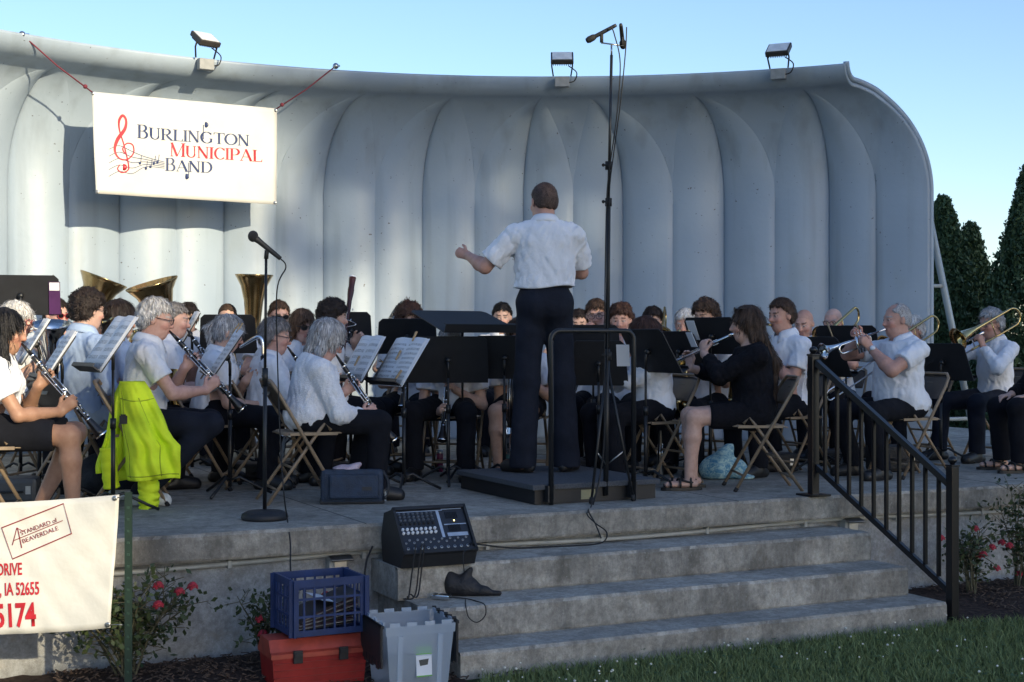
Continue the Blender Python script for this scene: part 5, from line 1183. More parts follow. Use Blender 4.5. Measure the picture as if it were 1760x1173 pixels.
P = who('H', 323, 519, 12.1, -165, 'dark haired player in sunglasses facing front under the second tuba bell', 'dark haired player in sunglasses under a tuba bell', hair='dark', style='pony', glasses='sun', pose='tuba', skin='fair')
tuba(P, 'gold tuba with its bell tilted to the right over dark haired player', tilt=(.30, .12), h=1.02, x=.02)
P = who('I', 391, 522, 12.7, -172, 'short haired man showing only his forehead above a black stand', 'man showing only his forehead left of the tuba', hair='brown', style='crop', pose='tuba')
tuba(P, 'old brass tuba with its bell pointing straight up behind the microphone', tilt=(-.02, .02), h=1.08, x=-.155, sc=.76)
P = who('J', 392, 538, 10.0, -88, 'woman with grey ponytail and glasses bending over the pinned music sheet', 'woman with the grey ponytail', fem=True, hair='grey', style='pony', glasses='clear', pose='clarinet', ang=30, lean=9, head=(-10, 18, 0), hairline=.06)
bassclarinet(P, 'black bass clarinet with curved silver neck before the grey ponytail woman')
P = who('K', 473, 544, 10.15, -72, 'short grey haired woman in glasses and plain white shirt seen from behind', 'short grey haired woman behind the microphone stand', fem=True, hair='darkgrey', style='side', glasses='clear', pose='clarinet', ang=36, vox=.008, lean=5, head=(8, 10, 0), skin='pink', foot=(-.1, -.05), sleeve=.9)
clarinet(P, 'black clarinet of the short grey haired woman behind the microphone')
P = who('L', 562, 543, 9.25, -70, 'grey bobbed woman in a white knit jacket bowing over her clarinet', 'grey bobbed woman in the white knit jacket', fem=True, hair='grey', style='bob', shirt='knit', jacket=True, sleeve=1.92, ease=.026, hem=-.12, pose='clarinet', ang=34, vox=.007, lean=10, head=(4, 24, 0), glasses='clear', foot=(-.08, -.02), skin='pink', w=1.04)
PL_ = P; clarinet(P, 'black clarinet of the grey bobbed woman in white knit jacket')
P = who('M', 480, 515, 12.3, -158, 'man with short brown hair and black sunglasses just right of the tall tuba bell', 'man in black sunglasses right of the tuba bell', hair='brown', style='short', glasses='sun', pose='euph', skin='pink')
tuba(P, 'brass euphonium on the lap of the man in black sunglasses', tilt=(-.12, .05), h=.60, x=-.08, name='euphonium', sc=.62)
P = who('N', 520, 530, 11.4, -148, 'woman with reddish bobbed hair and round sunglasses between the two grey clarinet women', 'woman with reddish bob and sunglasses', fem=True, hair='red', style='bob', glasses='sun', pose='clarinet', ang=28, skin='pink', face=.05)
clarinet(P, 'black clarinet of the woman with reddish bob and sunglasses')
P = who('O', 573, 512, 11.1, -100, 'curly dark haired player turned away who holds the upright bassoon', 'curly dark haired bassoon player', hair='dark', style='curly', pose='bassoon', head=(-35, 5, 0))
bassoon(P, 'dark red bassoon with pale bell ring rising behind the curly haired player')
P = who('P', 703, 517, 11.5, 172, 'woman with long curly dark red hair and glasses behind the black stands', 'woman with long curly dark red hair', fem=True, hair='auburn', style='longcurl', glasses='clear', pose='clarinet', head=(-14, 8, 0), skin='fair', ang=25)
clarinet(P, 'clarinet of the woman with long curly dark red hair')
P = who('Q', 708, 512, 13.1, 178, 'brown haired man peeping over the curly red haired woman', 'man peeping over the curly red haired woman', hair='brown', style='crop', pose='euph')
horn_bell(at(681, 545, 12.4), (-.75, -.35, .45), 'silver sousaphone bell turned sideways behind the curly red haired woman', .17, 'silver', 'sousaphone')
P = who('R', 774, 566, 10.8, 170, 'woman with bowed grey head whose white shirt shows below the wide black stand', 'woman with bowed head behind the wide black stand', fem=True, hair='grey', style='short', pose='clarinet', head=(-10, 30, 0), ang=24, lean=6, knees=.20, trouser='trouser')
clarinet(P, 'clarinet of the woman with bowed head behind the wide stand')
P = who('S', 863, 519, 13.0, 180, 'black haired man whose forehead shows left of the conductor', 'black haired man left of the conductor', hair='black', style='short', pose='euph')
P = who('T', 893, 545, 10.9, 172, 'woman in black shorts and sandals sitting behind the conductor', 'woman in black shorts behind the conductor', fem=True, hair='brown', style='bob', pose='sax', sx=-.10, legwear='skirt', skirt=.55, shoes='sandal', bareleg=True, skin='med', knees=.12)
bassclarinet(P, 'black bass clarinet of the woman in shorts behind the conductor')
P = who('U', 995, 531, 13.0, 175, 'dark haired man whose forehead shows just right of the conductor', 'dark haired man just right of the conductor', hair='dark', style='short', pose='trumpet'); trumpet(P, 'brass trumpet of the forehead only man right of the conductor', 'brass')
P = who('V', 1025, 510, 11.9, 172, 'young man with thick brown hair and tinted glasses beside the tall mic stand', 'young man with thick brown hair and tinted glasses', hair='brown', style='side', glasses='clear', pose='trumpet', skin='pink'); trumpet(P, 'brass trumpet of the young man in tinted glasses', 'brass')
P = who('W', 1067, 518, 11.6, 168, 'young man with curly reddish hair behind a silver horn', 'young man with curly reddish hair', hair='auburn', style='curly', pose='trumpet', hth=.014, skin='pink'); trumpet(P, 'silver cornet in front of the curly reddish haired face')
P = who('X', 1108, 543, 10.35, 118, 'auburn haired woman in a white shirt raising a flute behind the slanted stand', 'auburn haired woman in white with a flute', fem=True, hair='auburn', style='bob', pose='flute', sleeve=1.85, fa=(.85, .3, -.2), lean=4, head=(20, 12, 0), w=1.1, hem=-.10)
flute(P, 'silver flute of the auburn haired woman in white')
P = who('Y', 1122, 526, 12.7, 165, 'dark haired trombonist mostly hidden behind the auburn haired flute woman', 'dark haired trombonist behind the auburn haired woman', hair='dark', style='side', pose='trombone', ext=.3, sw=-.1); trombone(P, 'brass trombone just right of the hidden dark haired trombonist')
P = who('Z', 1178, 530, 12.0, 158, 'white haired man with dark braces over his white shirt', 'white haired man with dark braces', hair='white', style='side', pose='sax', strap=True, skin='ruddy'); saxophone(P, 'brass saxophone of the white haired man with braces')
P = who('AA', 1212, 511, 11.2, 142, 'young man with thick curly brown hair half hidden by a black stand', 'young man with thick curly brown hair', hair='brown', style='curly', hth=.018, pose='sax', sx=.02, lean=2, skin='med', knees=.13); saxophone(P, 'brass saxophone of the young man with thick curly brown hair')
P = who('BB', 1283, 524, 9.95, 92, 'woman in black cardigan and skirt with sunglasses on her long brown hair playing flute', 'flute woman in the black cardigan', fem=True, hair='brown', style='long', hlen=.38, shirt='cardigan', jacket=True, sleeve=1.75, ease=.02, hem=-.12, pose='flute', fa=(.66, .62, -.34), head=(14, 6, 0), vox=.007, legwear='skirt', trouser='cardigan', skirt=.66, bareleg=True, shoes='sandal', glasses='sun', gpos='up', lean=2, foot=(.03, -.02), knees=.10, w=1.1, skin='fair', seed=31)
flute(P, 'silver flute played by the woman in the black cardigan')
P = who('CC', 1343, 512, 11.0, 120, 'man with neat brown hair and black neck strap behind the flute woman', 'man with neat brown hair behind the flute woman', hair='brown', style='short', pose='sax', strap=True, skin='ruddy', w=1.06, head=(0, 6, 0), vox=.008, glasses=None); saxophone(P, 'brass saxophone of the man with neat brown hair behind the flute woman')
P = who('DD', 1382, 531, 12.5, 148, 'bald man without glasses looking down in the back row', 'bald man without glasses in the back row', style='bald', hair='brown', pose='sax', head=(0, 18, 0), skin='pink', buzz=.25); trumpet
P = who('EE', 1432, 530, 12.8, 150, 'bald man in glasses playing trombone in the back row', 'bald man in glasses in the back row', style='bald', hair='grey', glasses='clear', pose='trombone', skin='pink', buzz=.3, sw=.2, ext=.32); trombone(P, 'brass trombone of the bald man in glasses')
P = who('FF', 1541, 521, 10.8, 112, 'heavy man with cropped grey hair and wristwatch playing a silver trumpet', 'heavy trumpet man with cropped grey hair', hair='grey', style='crop', pose='trumpet', belly=.10, w=1.18, ease=.018, skin='ruddy', vox=.0075, head=(6, 4, 0), arm=1.18, recede=True, foot=(-.1, -.12), knees=.2, jowl=True, neckr=.062, hem=-.06)
trumpet(P, 'silver trumpet played by the heavy man with cropped grey hair'); PFF = P
P = who('GG', 1568, 541, 12.6, 125, 'white haired trombonist hidden behind the heavy trumpet man', 'white haired trombonist behind the trumpet man', hair='white', style='side', pose='trombone', ext=.3, skin='ruddy'); trombone(P, 'brass trombone slanting up behind the heavy trumpet man')
P = who('HH', 1703, 528, 12.3, 118, 'grey haired man in glasses and long sleeved white shirt playing trombone at the right', 'grey haired trombonist at the right', hair='grey', style='side', glasses='clear', pose='trombone', ext=.50, sleeve=1.9, skin='ruddy', vox=.008, trouser='navy', foot=(-.02, .05), knees=.19, sw=.12); trombone(P, 'large brass trombone of the grey haired man at the right'); PHH = P
P = who('II', 1806, 535, 11.3, 100, 'black trousered player mostly cut off by the right edge', 'player cut off by the right edge', hair='brown', style='short', pose='rest', shirt='cardigan', sleeve=1.9, shoes='sandal')
# conductor
ph = at(934, 315, 9.84)
c = dict(stand=True, pos=ph, rz=math.radians(6), floor=FLOOR + .128, label='tall conductor in white polo and black trousers on the podium, his back turned', group='conductor', ts=1.13, hs=1.06, w=1.16, belly=.03, ease=.022, hair='cropbrown', style='crop', recede=False, skin='ruddy', pose='conduct', vox=.006, arm=1.12, sleeve=.80, trouser='navy', head=(-20, 8, 3), hem=.085, untuck=False, neckr=.066, seed=50, lean=0, wrinkle=.007, step=.02, upright_collar=True, toe=28, hth=.005, buzz=.0,
         lh=(Vector((-.50, .27, 1.47)), (-.68, .55, .25), (.6, .65, -.1), (-.3, -.45, -.9), (.75, .9, .6)), rh=(Vector((.17, .38, 1.38)), (-.15, .9, .35), (-1, 0, -.2), (.5, -.35, -.7), (.8, .9, .6)))
CPZ = 1.155
c['pz'] = CPZ; PC = person(c); PEOPLE['conductor'] = PC
mb = MB(); mb.tube([Vector((.155 * math.sin(a) * 1.13, .125 * math.cos(a), CPZ + .098)) for a in np.linspace(0, 2 * PI, 25)][:-1], .017, 6, closed=True)
mb.build('belt', M['shoe'], PC['root'])
# wristwatch of the trumpet man
El, Wp = PFF['A'][-1][0], PFF['A'][-1][1]; dv = (Wp - El).normalized(); u, v_ = frame(dv)
mb = MB(); cc = Wp - dv * .03; mb.tube([cc + (u * math.cos(a) + v_ * math.sin(a)) * .031 for a in np.linspace(0, 2 * PI, 17)][:-1], .006, 6, closed=True); o = mb.build('wristwatch', M['steel'], PFF['root'])
out = (PFF['M'].to_3x3().inverted() @ Vector((0, -1, .2))); out = (out - dv * out.dot(dv)).normalized(); mb = MB(); mb.lathe([(.0, .010), (.017, .009), (.019, .004), (.019, -.004)], cc + out * .032, out, 12); mb.build('dial', M['paper'], o)

# ------------------------------------------------------------------ stands
S1 = stand(184, 598, 8.5, 120, 'music stand with the large open sheet in front of the dark bobbed woman', tilt=35, sheet=(.46, .36, .03, 'sheet', 'large open sheet headed with big black lettering on the nearest left stand'))
S2 = stand(386, 612, 9.5, 106, 'music stand with pinned narrow looking sheets before the grey haired clarinet man', tilt=34, sheet=(.44, .34, .02, 'sheet2', 'music pages pinned on the stand left of the tall microphone'))
S3 = stand(622, 620, 10.0, 115, 'farther of the two sheet laden stands before the white knit jacket woman', tilt=30, sheet=(.44, .33, .02, 'sheet', 'farther pair of music pages beyond the white knit jacket woman'))
S4 = stand(686, 626, 9.7, 119, 'nearer sheet laden stand before the woman in the white knit jacket', tilt=33, sheet=(.48, .35, .02, 'sheet2', 'nearer music pages with four wooden clothespins on them'))
S5 = stand(58, 590, 9.7, 112, 'music stand with pages beside the silver baritone horn', tilt=32, sheet=(.42, .32, .02, 'sheet', 'music pages next to the silver baritone horn at far left'))
S6 = stand(97, 616, 9.0, 114, 'music stand with pages right of the long haired clarinet woman', tilt=33, sheet=(.42, .34, .02, 'sheet2', 'music pages just right of the long haired clarinet woman'))
S7 = stand(322, 572, 10.9, 106, 'music stand with pages between the grey haired man and his neighbours bass clarinet', tilt=30, sheet=(.42, .30, .02, 'sheet', 'music pages leaning behind the head of the clarinet man'))
B = [(36, 507, 10.6, 14, 'tall black stand rising at the upper left with purple folder edge', .56, .30, 20), (392, 574, 11.7, 8, 'black stand in front of the forehead only man by the tuba', .46, .33, 22), (603, 568, 11.4, 6, 'black stand right of the curly haired bassoon player', .34, .30, 18),
     (700, 578, 11.0, 4, 'black stand in front of the woman with curly red hair', .46, .30, 30), (770, 618, 10.3, 5, 'widest black stand, in front of the bowed grey head', .58, .35, 22), (868, 614, 10.45, -8, 'black stand half hidden by the conductors left hip', .46, .33, 22),
     (1020, 590, 11.2, -6, 'farther black stand right of the conductors hip', .42, .30, 22), (1030, 624, 10.2, -10, 'nearer black stand right of the conductor with a pale page edge', .40, .33, 20), (1117, 603, 10.0, -60, 'slanted black stand before the auburn haired flute woman', .52, .34, 30),
     (1170, 603, 11.0, -58, 'slanted black stand between the auburn haired woman and the flute player', .50, .33, 28), (1226, 577, 10.9, -46, 'black stand hiding the face of the curly brown haired man', .50, .30, 26), (1417, 613, 11.2, -64, 'narrow looking black stand behind the top railing post', .50, .33, 24),
     (1456, 590, 11.4, -25, 'wide black stand with two brown pegs left of the heavy trumpet man', .50, .30, 24), (1621, 622, 12.0, -48, 'black stand between the trumpet man and the right hand trombonist', .48, .33, 24)]
ST = [stand(*b[:4], b[4], b[5], b[6], b[7]) for b in B]
COND = stand(800, 553, 10.5, -140, 'low tilted black conductors stand beside the podium', .72, .46, 70)
for (u, v, r, t) in ((-.06, .20, .3, 'clothespin on the top edge of the nearer music pages'), (.02, .05, .1, 'clothespin in the middle of the nearer music pages'), (.24, .0, 1.4, 'clothespin sticking out from the right edge of the nearer pages'), (-.16, -.10, -.2, 'clothespin low on the left of the nearer music pages')): clothespin(S4, u, v, r, t)
for (u, v, r, t) in ((-.1, .2, .2, 'left clothespin on top of the pages by the tall microphone'), (.14, .2, -.2, 'right clothespin on top of the pages by the tall microphone'), (.2, -.17, .3, 'clothespin at the lower corner of the pages by the tall microphone')): clothespin(S2, u, v, r, t)
clothespin(S3, .0, -.02, .1, 'clothespin on the farther music pages beyond the knit jacket woman')
for (u, t) in ((-.12, 'left brown peg clipped on the stand of the trumpet man'), (.10, 'right brown peg clipped on the stand of the trumpet man')):
    p = ST[12]['M'] @ ST[12]['D'](u, .12, -.02); o = empty('clothespin', p, ST[12]['rz'], t, 'clothespin', 'brown pegs on the trumpet stand'); mb = MB(); mb.tube([(-.02, 0, .06), (.04, 0, -.10)], .006, 6); mb.build('prong', M['pin'], o); mb = MB(); mb.tube([(-.026, 0.004, .06), (.036, .004, -.10)], .004, 6); mb.build('prong', M['pin'], o)
for i, (u, v, w_, h_, t) in ((0, (.235, -.02, .08, .25, 'purple folder hanging off the tall upper left stand')), (7, (.17, .06, .09, .16, 'pale page edge showing beside the nearer stand right of the conductor')), (9, (.2, .1, .07, .12, 'pale page corner on the stand behind the flute')), (10, (-.17, .05, .08, .16, 'pale page corner on the stand hiding a face'))):
    S = ST[i]; p = S['M'] @ S['D'](u, v, -.012); o = empty('music_folder' if i == 0 else 'page', p, S['rz'], t, 'folder' if i == 0 else 'page'); mb = MB(); mb.box((0, 0, 0), (w_, .004, h_), S['Rm']); mb.build('cover', mat('purple_card', (.07, .02, .09), .5) if i == 0 else M['paper'], o)
    if i == 0: mb = MB(); mb.box(S['Rm'] @ Vector((.0, -.004, .09)), (.07, .004, .06), S['Rm']); mb.build('label_card', M['paper'], o)
# ------------------------------------------------------------------ podium with guard rail
def onfloor(x, y, z0=None): z0 = FLOOR if z0 is None else z0; return at(x, y, FPX * (CH - z0) / (y - YH))
P0 = at(916, 836, 8.93); P0.z = FLOOR
pod = empty('podium', P0, TH, 'low black conductors podium with grey carpeted top and tubular guard rail', 'podium')
PW, PD_, PHh = .92, 1.16, .128
mb = MB(); mb.box((PW / 2, PD_ / 2, (PHh - .035) / 2 + .003), (PW - .05, PD_ - .05, PHh - .035)); mb.build('base_box', M['podium'], pod)
mb = MB(); mb.box((PW / 2, PD_ / 2, PHh - .018), (PW, PD_, .034), None, .006); mb.build('carpet_top', M['carpet'], pod)
mb = MB(); mb.box((.40, .023, .05), (.10, .003, .06)); mb.build('label_plate', mat('yellowed_label', (.30, .28, .16), .6), pod)
mb = MB()
def arc(c, r, a0, a1, n=6): return [c + Vector((r * math.cos(a), 0, r * math.sin(a))) for a in np.linspace(a0, a1, n)]
zr = 1.075; xa, xb = .11, .70
mb.tube([Vector((xa, -.03, .005)), Vector((xa, -.03, zr - .06))] + arc(Vector((xa + .06, -.03, zr - .06)), .06, PI, PI / 2) + arc(Vector((xb - .06, -.03, zr - .06)), .06, PI / 2, 0) + [Vector((xb, -.03, .005))], .0165, 10); mb.build('guard_rail', M['black'], pod)
for x in (xa, xb): mb = MB(); mb.box((x, -.012, .07), (.05, .05, .10)); mb.build('rail_socket', M['podium'], pod)

# ------------------------------------------------------------------ microphones
b = onfloor(455, 893); ms = empty('microphone_stand', b, 0, 'black microphone stand with round base at the stage edge holding one microphone', 'microphone stand')
mb = MB(); mb.lathe([(.0, .0), (.128, .0), (.134, .012), (.128, .034), (.10, .048), (.05, .054), (.016, .058), (.0, .06)], (0, 0, 0), (0, 0, 1), 32); mb.build('round_base', M['blackmatte'], ms)
mb = MB(); mb.tube([(0, 0, .05), (.002, 0, .80)], .0115, 10); mb.tube([(.002, 0, .76), (.002, 0, .86)], .0165, 10); mb.build('lower_tube', M['black'], ms)
mb = MB(); mb.tube([(.002, 0, .84), (.008, 0, 1.50)], .008, 10); mb.build('upper_tube', M['black'], ms)
mb = MB(); mb.tube([(.008, 0, 1.48), (.012, 0, 1.53)], .013, 8); mb.build('clip', M['rubber'], ms)
mo = empty('microphone', b + Vector((.012, 0, 1.545)), 0, 'black handheld microphone clipped on the round based stand at the left', 'microphone'); ad = Vector((-.77, -.05, .63)).normalized()
mb = MB(); mb.lathe([(.0, -.10), (.012, -.10), (.013, -.09), (.017, .05), (.020, .075)], (0, 0, 0), ad, 14); mb.build('body', M['blackmatte'], mo)
mb = MB(); mb.ball(ad * .10, (.030, .030, .033), 16, 10); mb.build('grille', mat('mic_grille', (.02, .02, .024), .55, .3, .2, 300, .6, 400), mo)
cab = empty('microphone_cable', b + Vector((.07, 0, 0)), 0, 'thin black cable hanging beside the round based microphone stand into the crate', 'cable')
p0 = mo.location + ad * -.10; q = [p0, p0 + Vector((.03, 0, -.05)), at(476, 500, 8.2), at(477, 620, 8.2), at(482, 760, 8.1), at(488, 850, 8.0), onfloor(494, 897) + Vector((0, 0, .01)), at(499, 935, 7.62), at(500, 985, 7.4), at(512, 1040, 7.3)]
mb = MB(); mb.tube([p - cab.location for p in smoothcurve(q, 8)], .0042, 6); mb.build('cord', M['rubber'], cab)

b = onfloor(1042, 862); b.z = FLOOR; tp = empty('tall_microphone_stand', b, 0, 'very tall black tripod stand carrying a pair of microphones above the shell lip', 'microphone stand')
SZ = b.y / FPX
def rel(x, y, dy=0): p = at(x, y, b.y + dy); return p - b
mb = MB(); mb.tube([rel(1041, 852), rel(1044, 600)], .017, 10); mb.build('lower_tube', M['black'], tp)
mb = MB(); mb.tube([rel(1044, 600), rel(1046, 345)], .014, 10); mb.build('middle_tube', M['black'], tp)
mb = MB(); mb.tube([rel(1046, 345), rel(1051, 95)], .0095, 10); mb.build('upper_tube', M['black'], tp)
for y in (348, 285, 612):
    mb = MB(); mb.tube([rel(1045.8, y + 7), rel(1046, y - 7)], .022, 10); mb.tube([rel(1046, y), rel(1038, y - 1, -.02)], .006, 6); mb.ball(rel(1037, y - 1, -.02), .011, 8, 6); mb.build('clamp', M['rubber'], tp)
for fx, fy, dy in ((1016, 868, -.10), (1089, 863, -.12), (1048, 852, .28)):
    hub = rel(1043, 625); ft = onfloor(fx, fy) - b if dy < 0 else Vector((.03, .35, 0)); ft.z = .01
    mb = MB(); mb.tube([hub, ft], .0085, 8); o = mb.build('leg', M['black'], tp); m2 = MB(); m2.tube([ft.lerp(hub, .04), ft.lerp(hub, -.005)], .014, 8); m2.build('rubber_foot', M['rubber'], o)
    mb = MB(); mid = hub.lerp(ft, .64); mb.tube([rel(1042, 800), mid], .005, 6); mb.build('brace', M['steel'], tp)
mb = MB(); mb.tube([rel(1051, 96), rel(1051, 78)], .006, 8); mb.tube([rel(1033, 74), rel(1071, 79)], .005, 8); mb.build('stereo_bar', M['steel'], tp)
def smic(x, y, ad, label):
    o = empty('microphone', at(x, y, b.y), 0, label, 'microphone'); ad = Vector(ad).normalized()
    mb = MB(); mb.lathe([(.0, -.105), (.010, -.105), (.012, -.09), (.0135, .02), (.0135, .06)], (0, 0, 0), ad, 12); mb.build('body', M['blackmatte'], o)
    mb = MB(); mb.lathe([(.0155, .045), (.021, .06), (.022, .09), (.016, .108), (.0, .112)], (0, 0, 0), ad, 12); mb.build('windscreen', M['rubber'], o)
    mb = MB(); mb.tube([(0, 0, 0), (0, 0, -.06)], .011, 8); mb.build('holder', M['rubber'], o)
smic(1034, 57, (-.86, .25, -.42), 'left microphone of the pair on the tall tripod stand'); smic(1069, 62, (.12, .75, -.45), 'right microphone of the pair on the tall tripod stand')
def cable(pts, label, r=.0042, k=8, name='cable'):
    pts = [Vector(p) for p in pts]; o = empty(name, pts[0], 0, label, 'cable'); mb = MB(); mb.tube([p - pts[0] for p in smoothcurve(pts, k)], r, 6); mb.build('cord', M['rubber'], o); return o
D9 = b.y - .05
cable([at(1050, 46, D9), at(1056, 60, D9), at(1066, 110, D9), at(1060, 200, D9 - .03), at(1049, 280, D9), at(1043, 340, D9), at(1040, 480, D9), at(1039, 640, D9 - .02), at(1037, 780, D9 - .05), onfloor(1020, 868) + V(0, 0, .005), onfloor(1011, 876.5) + V(0, -.02, .0), at(1023, 900, 8.35), at(1033, 925, 8.2)], 'cable of the left tall microphone trailing over the slab edge')
cable([at(1077, 47, D9), at(1075, 90, D9), at(1066, 180, D9 - .03), at(1054, 270, D9), at(1047, 340, D9), at(1045, 500, D9), at(1043, 660, D9 - .03), at(1034, 800, D9 - .06), onfloor(1016, 872) + V(0, 0, .005), at(1009, 884, 8.5), at(1024, 900, 8.33), at(1042, 914, 8.2), at(1040, 929, 8.15), at(1020, 936, 8.1), at(950, 940, 8.05), at(880, 942, 8.0), at(808, 934, 7.95)], 'cable of the right tall microphone running along the top step to the mixer')

# ------------------------------------------------------------------ powered mixer on the top step
mp = st_x(738, .215, ZS[2]); mx = empty('audio_mixer', mp, .44, 'black powered audio mixer with sloping knob panel standing on the top step', 'mixer')
mw, side = .43, [(-.15, 0), (.16, 0), (.19, .05), (.165, .085), (-.07, .275), (-.15, .245)]
side = [(-.16, .0), (.13, .0), (.165, .075), (-.02, .30), (-.14, .27), (-.18, .14)]   # (towards viewer is +)
mb = MB(); n = len(side); vs = [Vector((s * mw / 2, -p[0], p[1])) for s in (-1, 1) for p in side]
mb.add(vs, [tuple(range(n)), tuple(range(2 * n - 1, n - 1, -1))] + [(i, n + i, n + (i + 1) % n, (i + 1) % n) for i in range(n)])
mb.build('cabinet', M['blackmatte'], mx)
a_, b_ = Vector((0, -.165, .075)), Vector((0, .02, .30)); pu = (b_ - a_); pl = pu.length; pu.normalize(); pn = Vector((1, 0, 0)).cross(pu); pn = pn if pn.y < 0 else -pn
Rp = Matrix((Vector((1, 0, 0)), pu, pn)).transposed()
def PP(u, v, h=0): return a_ + Vector((1, 0, 0)) * (u - .5) * mw + pu * v * pl + pn * h
for (uu, vv_, su, sv) in ((.5, .02, mw, .02), (.5, .98, mw, .02), (.015, .5, .014, pl), (.985, .5, .014, pl)):
    mb = MB(); mb.box(PP(uu, vv_, .008), (su, sv, .022), Rp); mb.build('rim', M['blackmatte'], mx)
mb = MB(); mb.box(PP(.5, .5, .002), (mw - .03, pl - .03, .004), Rp); mb.build('panel', mat('mixer_panel', (.018, .022, .032), .45), mx)
mb = MB(); mb.box(PP(.80, .38, .0045), (.12, .022, .002), Rp); mb.box(PP(.80, .60, .0045), (.13, .006, .002), Rp); mb.box(PP(.60, .62, .0045), (.016, .17, .002), Rp); mb.box(PP(.36, .92, .0045), (.27, .004, .002), Rp); mb.box(PP(.8, .94, .0045), (.12, .004, .002), Rp); mb.build('printed_markings', mat('mixer_print', (.34, .42, .55), .5), mx)
kn_w, kn_k = M['paper'], M['blackmatte']
for r_, v in enumerate((.86, .79, .72, .65)):
    mb = MB()
    for i in range(8): mb.lathe([(.008, .003), (.0075, .016), (.0, .017)], PP(.07 + .062 * i, v), pn, 8)
    mb.build('knob_row', mat('knob_blue_grey', (.07, .085, .11), .5) if r_ < 3 else M['blackmatte'], mx)
for v in (.53, .45):
    mb = MB()
    for i in range(8): mb.lathe([(.0085, .003), (.008, .015), (.0, .017)], PP(.07 + .062 * i, v), pn, 8)
    mb.build('knob_row', kn_w, mx)
mb = MB()
for i in range(16): mb.lathe([(.006, .003), (.007, .008), (.003, .009)], PP(.07 + .055 * i, .30 if i % 2 else .24), pn, 8)
for i in range(10): mb.lathe([(.009, .003), (.010, .006), (.004, .007)], PP(.08 + .09 * i, .12), pn, 8)
mb.build('jack_row', M['steel'], mx)
for vq in (.80, .52):
    mb = MB()
    for i in range(8): mb.box(PP(.70 + .022 * i, vq, .006), (.003, .04, .006), Rp)
    mb.build('equaliser_sliders', M['black'], mx)
mb = MB(); mb.lathe([(.004, .004), (.004, .007), (0, .008)], PP(.80, .68), pn, 8); o = mb.build('power_light', None, mx)
lm, ln_, lb_ = nodemat('power_led'); lb_.inputs['Emission Color'].default_value = (1, .75, .2, 1); lb_.inputs['Emission Strength'].default_value = 3; o.data.materials.append(lm)
mm_ = Matrix.Translation(mp) @ Matrix.Rotation(.44, 4, 'Z')
for i, (u, ex, ez) in enumerate(((.18, 700, 1026), (.26, 694, 1030), (.30, 706, 1022))):
    p = mm_ @ PP(u, .16, .02); cable([p, p + V(0, -.05, .0), p + V(-.01, -.07, -.08), p + V(-.03, -.12, -.25), at(ex, ez, 7.35)], ('first', 'second', 'third')[i] + ' black cable dropping from the mixer into the clear bin', .004)
p = mm_ @ PP(.95, .2, .02); cable([p, p + V(.02, -.04, -.04), at(797, 950, 7.75), at(798, 985, 7.72)], 'thin black cable from the mixer to the black pouch', .003)
# heap of cable beside the mixer
cable([at(640, 940, 8.0), at(630, 965, 7.85), at(627, 1000, 7.8), at(634, 1030, 7.78), at(628, 1050, 7.78)], 'thick black cable hanging left of the steps', .006)

# ------------------------------------------------------------------ toolbox, crate, clear bin
YAW = .42
tb0 = at(536, 1172, 0.0) if False else xy(538, 7.22, 0); tb = empty('toolbox', tb0, YAW, 'red plastic toolbox with two black latches under the blue crate', 'toolbox')
M['redbox'] = mat('red_plastic', (.30, .012, .012), .5, 0, .15, 12, .05, 60); M['orangelid'] = mat('orange_red_plastic', (.40, .055, .032), .5, 0, .2, 10, .05, 60)
tw, td, th_ = .475, .25, .165
mb = MB(); mb.hexa([Vector((-tw / 2 + .012, -td / 2 + .012, 0)), Vector((tw / 2 - .012, -td / 2 + .012, 0)), Vector((tw / 2 - .012, td / 2 - .012, 0)), Vector((-tw / 2 + .012, td / 2 - .012, 0))], [Vector((-tw / 2, -td / 2, th_)), Vector((tw / 2, -td / 2, th_)), Vector((tw / 2, td / 2, th_)), Vector((-tw / 2, td / 2, th_))])
for z in (.035, .07, .105, .14): mb.box((0, -td / 2 + .008 - z * .06, z), (tw - .03, .012, .004))
mb.build('box', M['redbox'], tb)
mb = MB(); pr = [(-td / 2 - .008, .0), (-td / 2 - .008, .022), (-td / 2 + .01, .03), (-td / 2 + .045, .085), (td / 2 - .045, .085), (td / 2 - .01, .03), (td / 2 + .008, .022), (td / 2 + .008, .0)]; n = len(pr)
mb.add([Vector((s * (tw / 2 + .008), p[0], th_ + p[1])) for s in (-1, 1) for p in pr], [tuple(range(n)), tuple(range(2 * n - 1, n - 1, -1))] + [(i, n + i, n + (i + 1) % n, (i + 1) % n) for i in range(n)]); mb.build('lid', M['orangelid'], tb)
for x in (-.115, .115):
    mb = MB(); mb.box((x, -td / 2 - .014, th_ + .005), (.046, .014, .062), None, .003); mb.box((x, -td / 2 - .024, th_ + .016), (.040, .010, .022), None, .002); mb.build('latch', M['blackmatte'], tb)
mb = MB(); mb.tube(smoothcurve([(-.10, 0, th_ + .085), (-.095, 0, th_ + .10), (.095, 0, th_ + .10), (.10, 0, th_ + .085)], 4), .008, 6); mb.build('handle', M['redbox'], tb)
cz = th_ + .09; ck = empty('milk_crate', tb0 + Vector((.03, .02, cz + .012)), YAW + .05, 'dark blue plastic milk crate of papers standing on the red toolbox', 'crate')
M['crate'] = mat('blue_plastic', (.008, .030, .12), .6, 0, .15, 12)
cw, cd, chh = .365, .29, .275
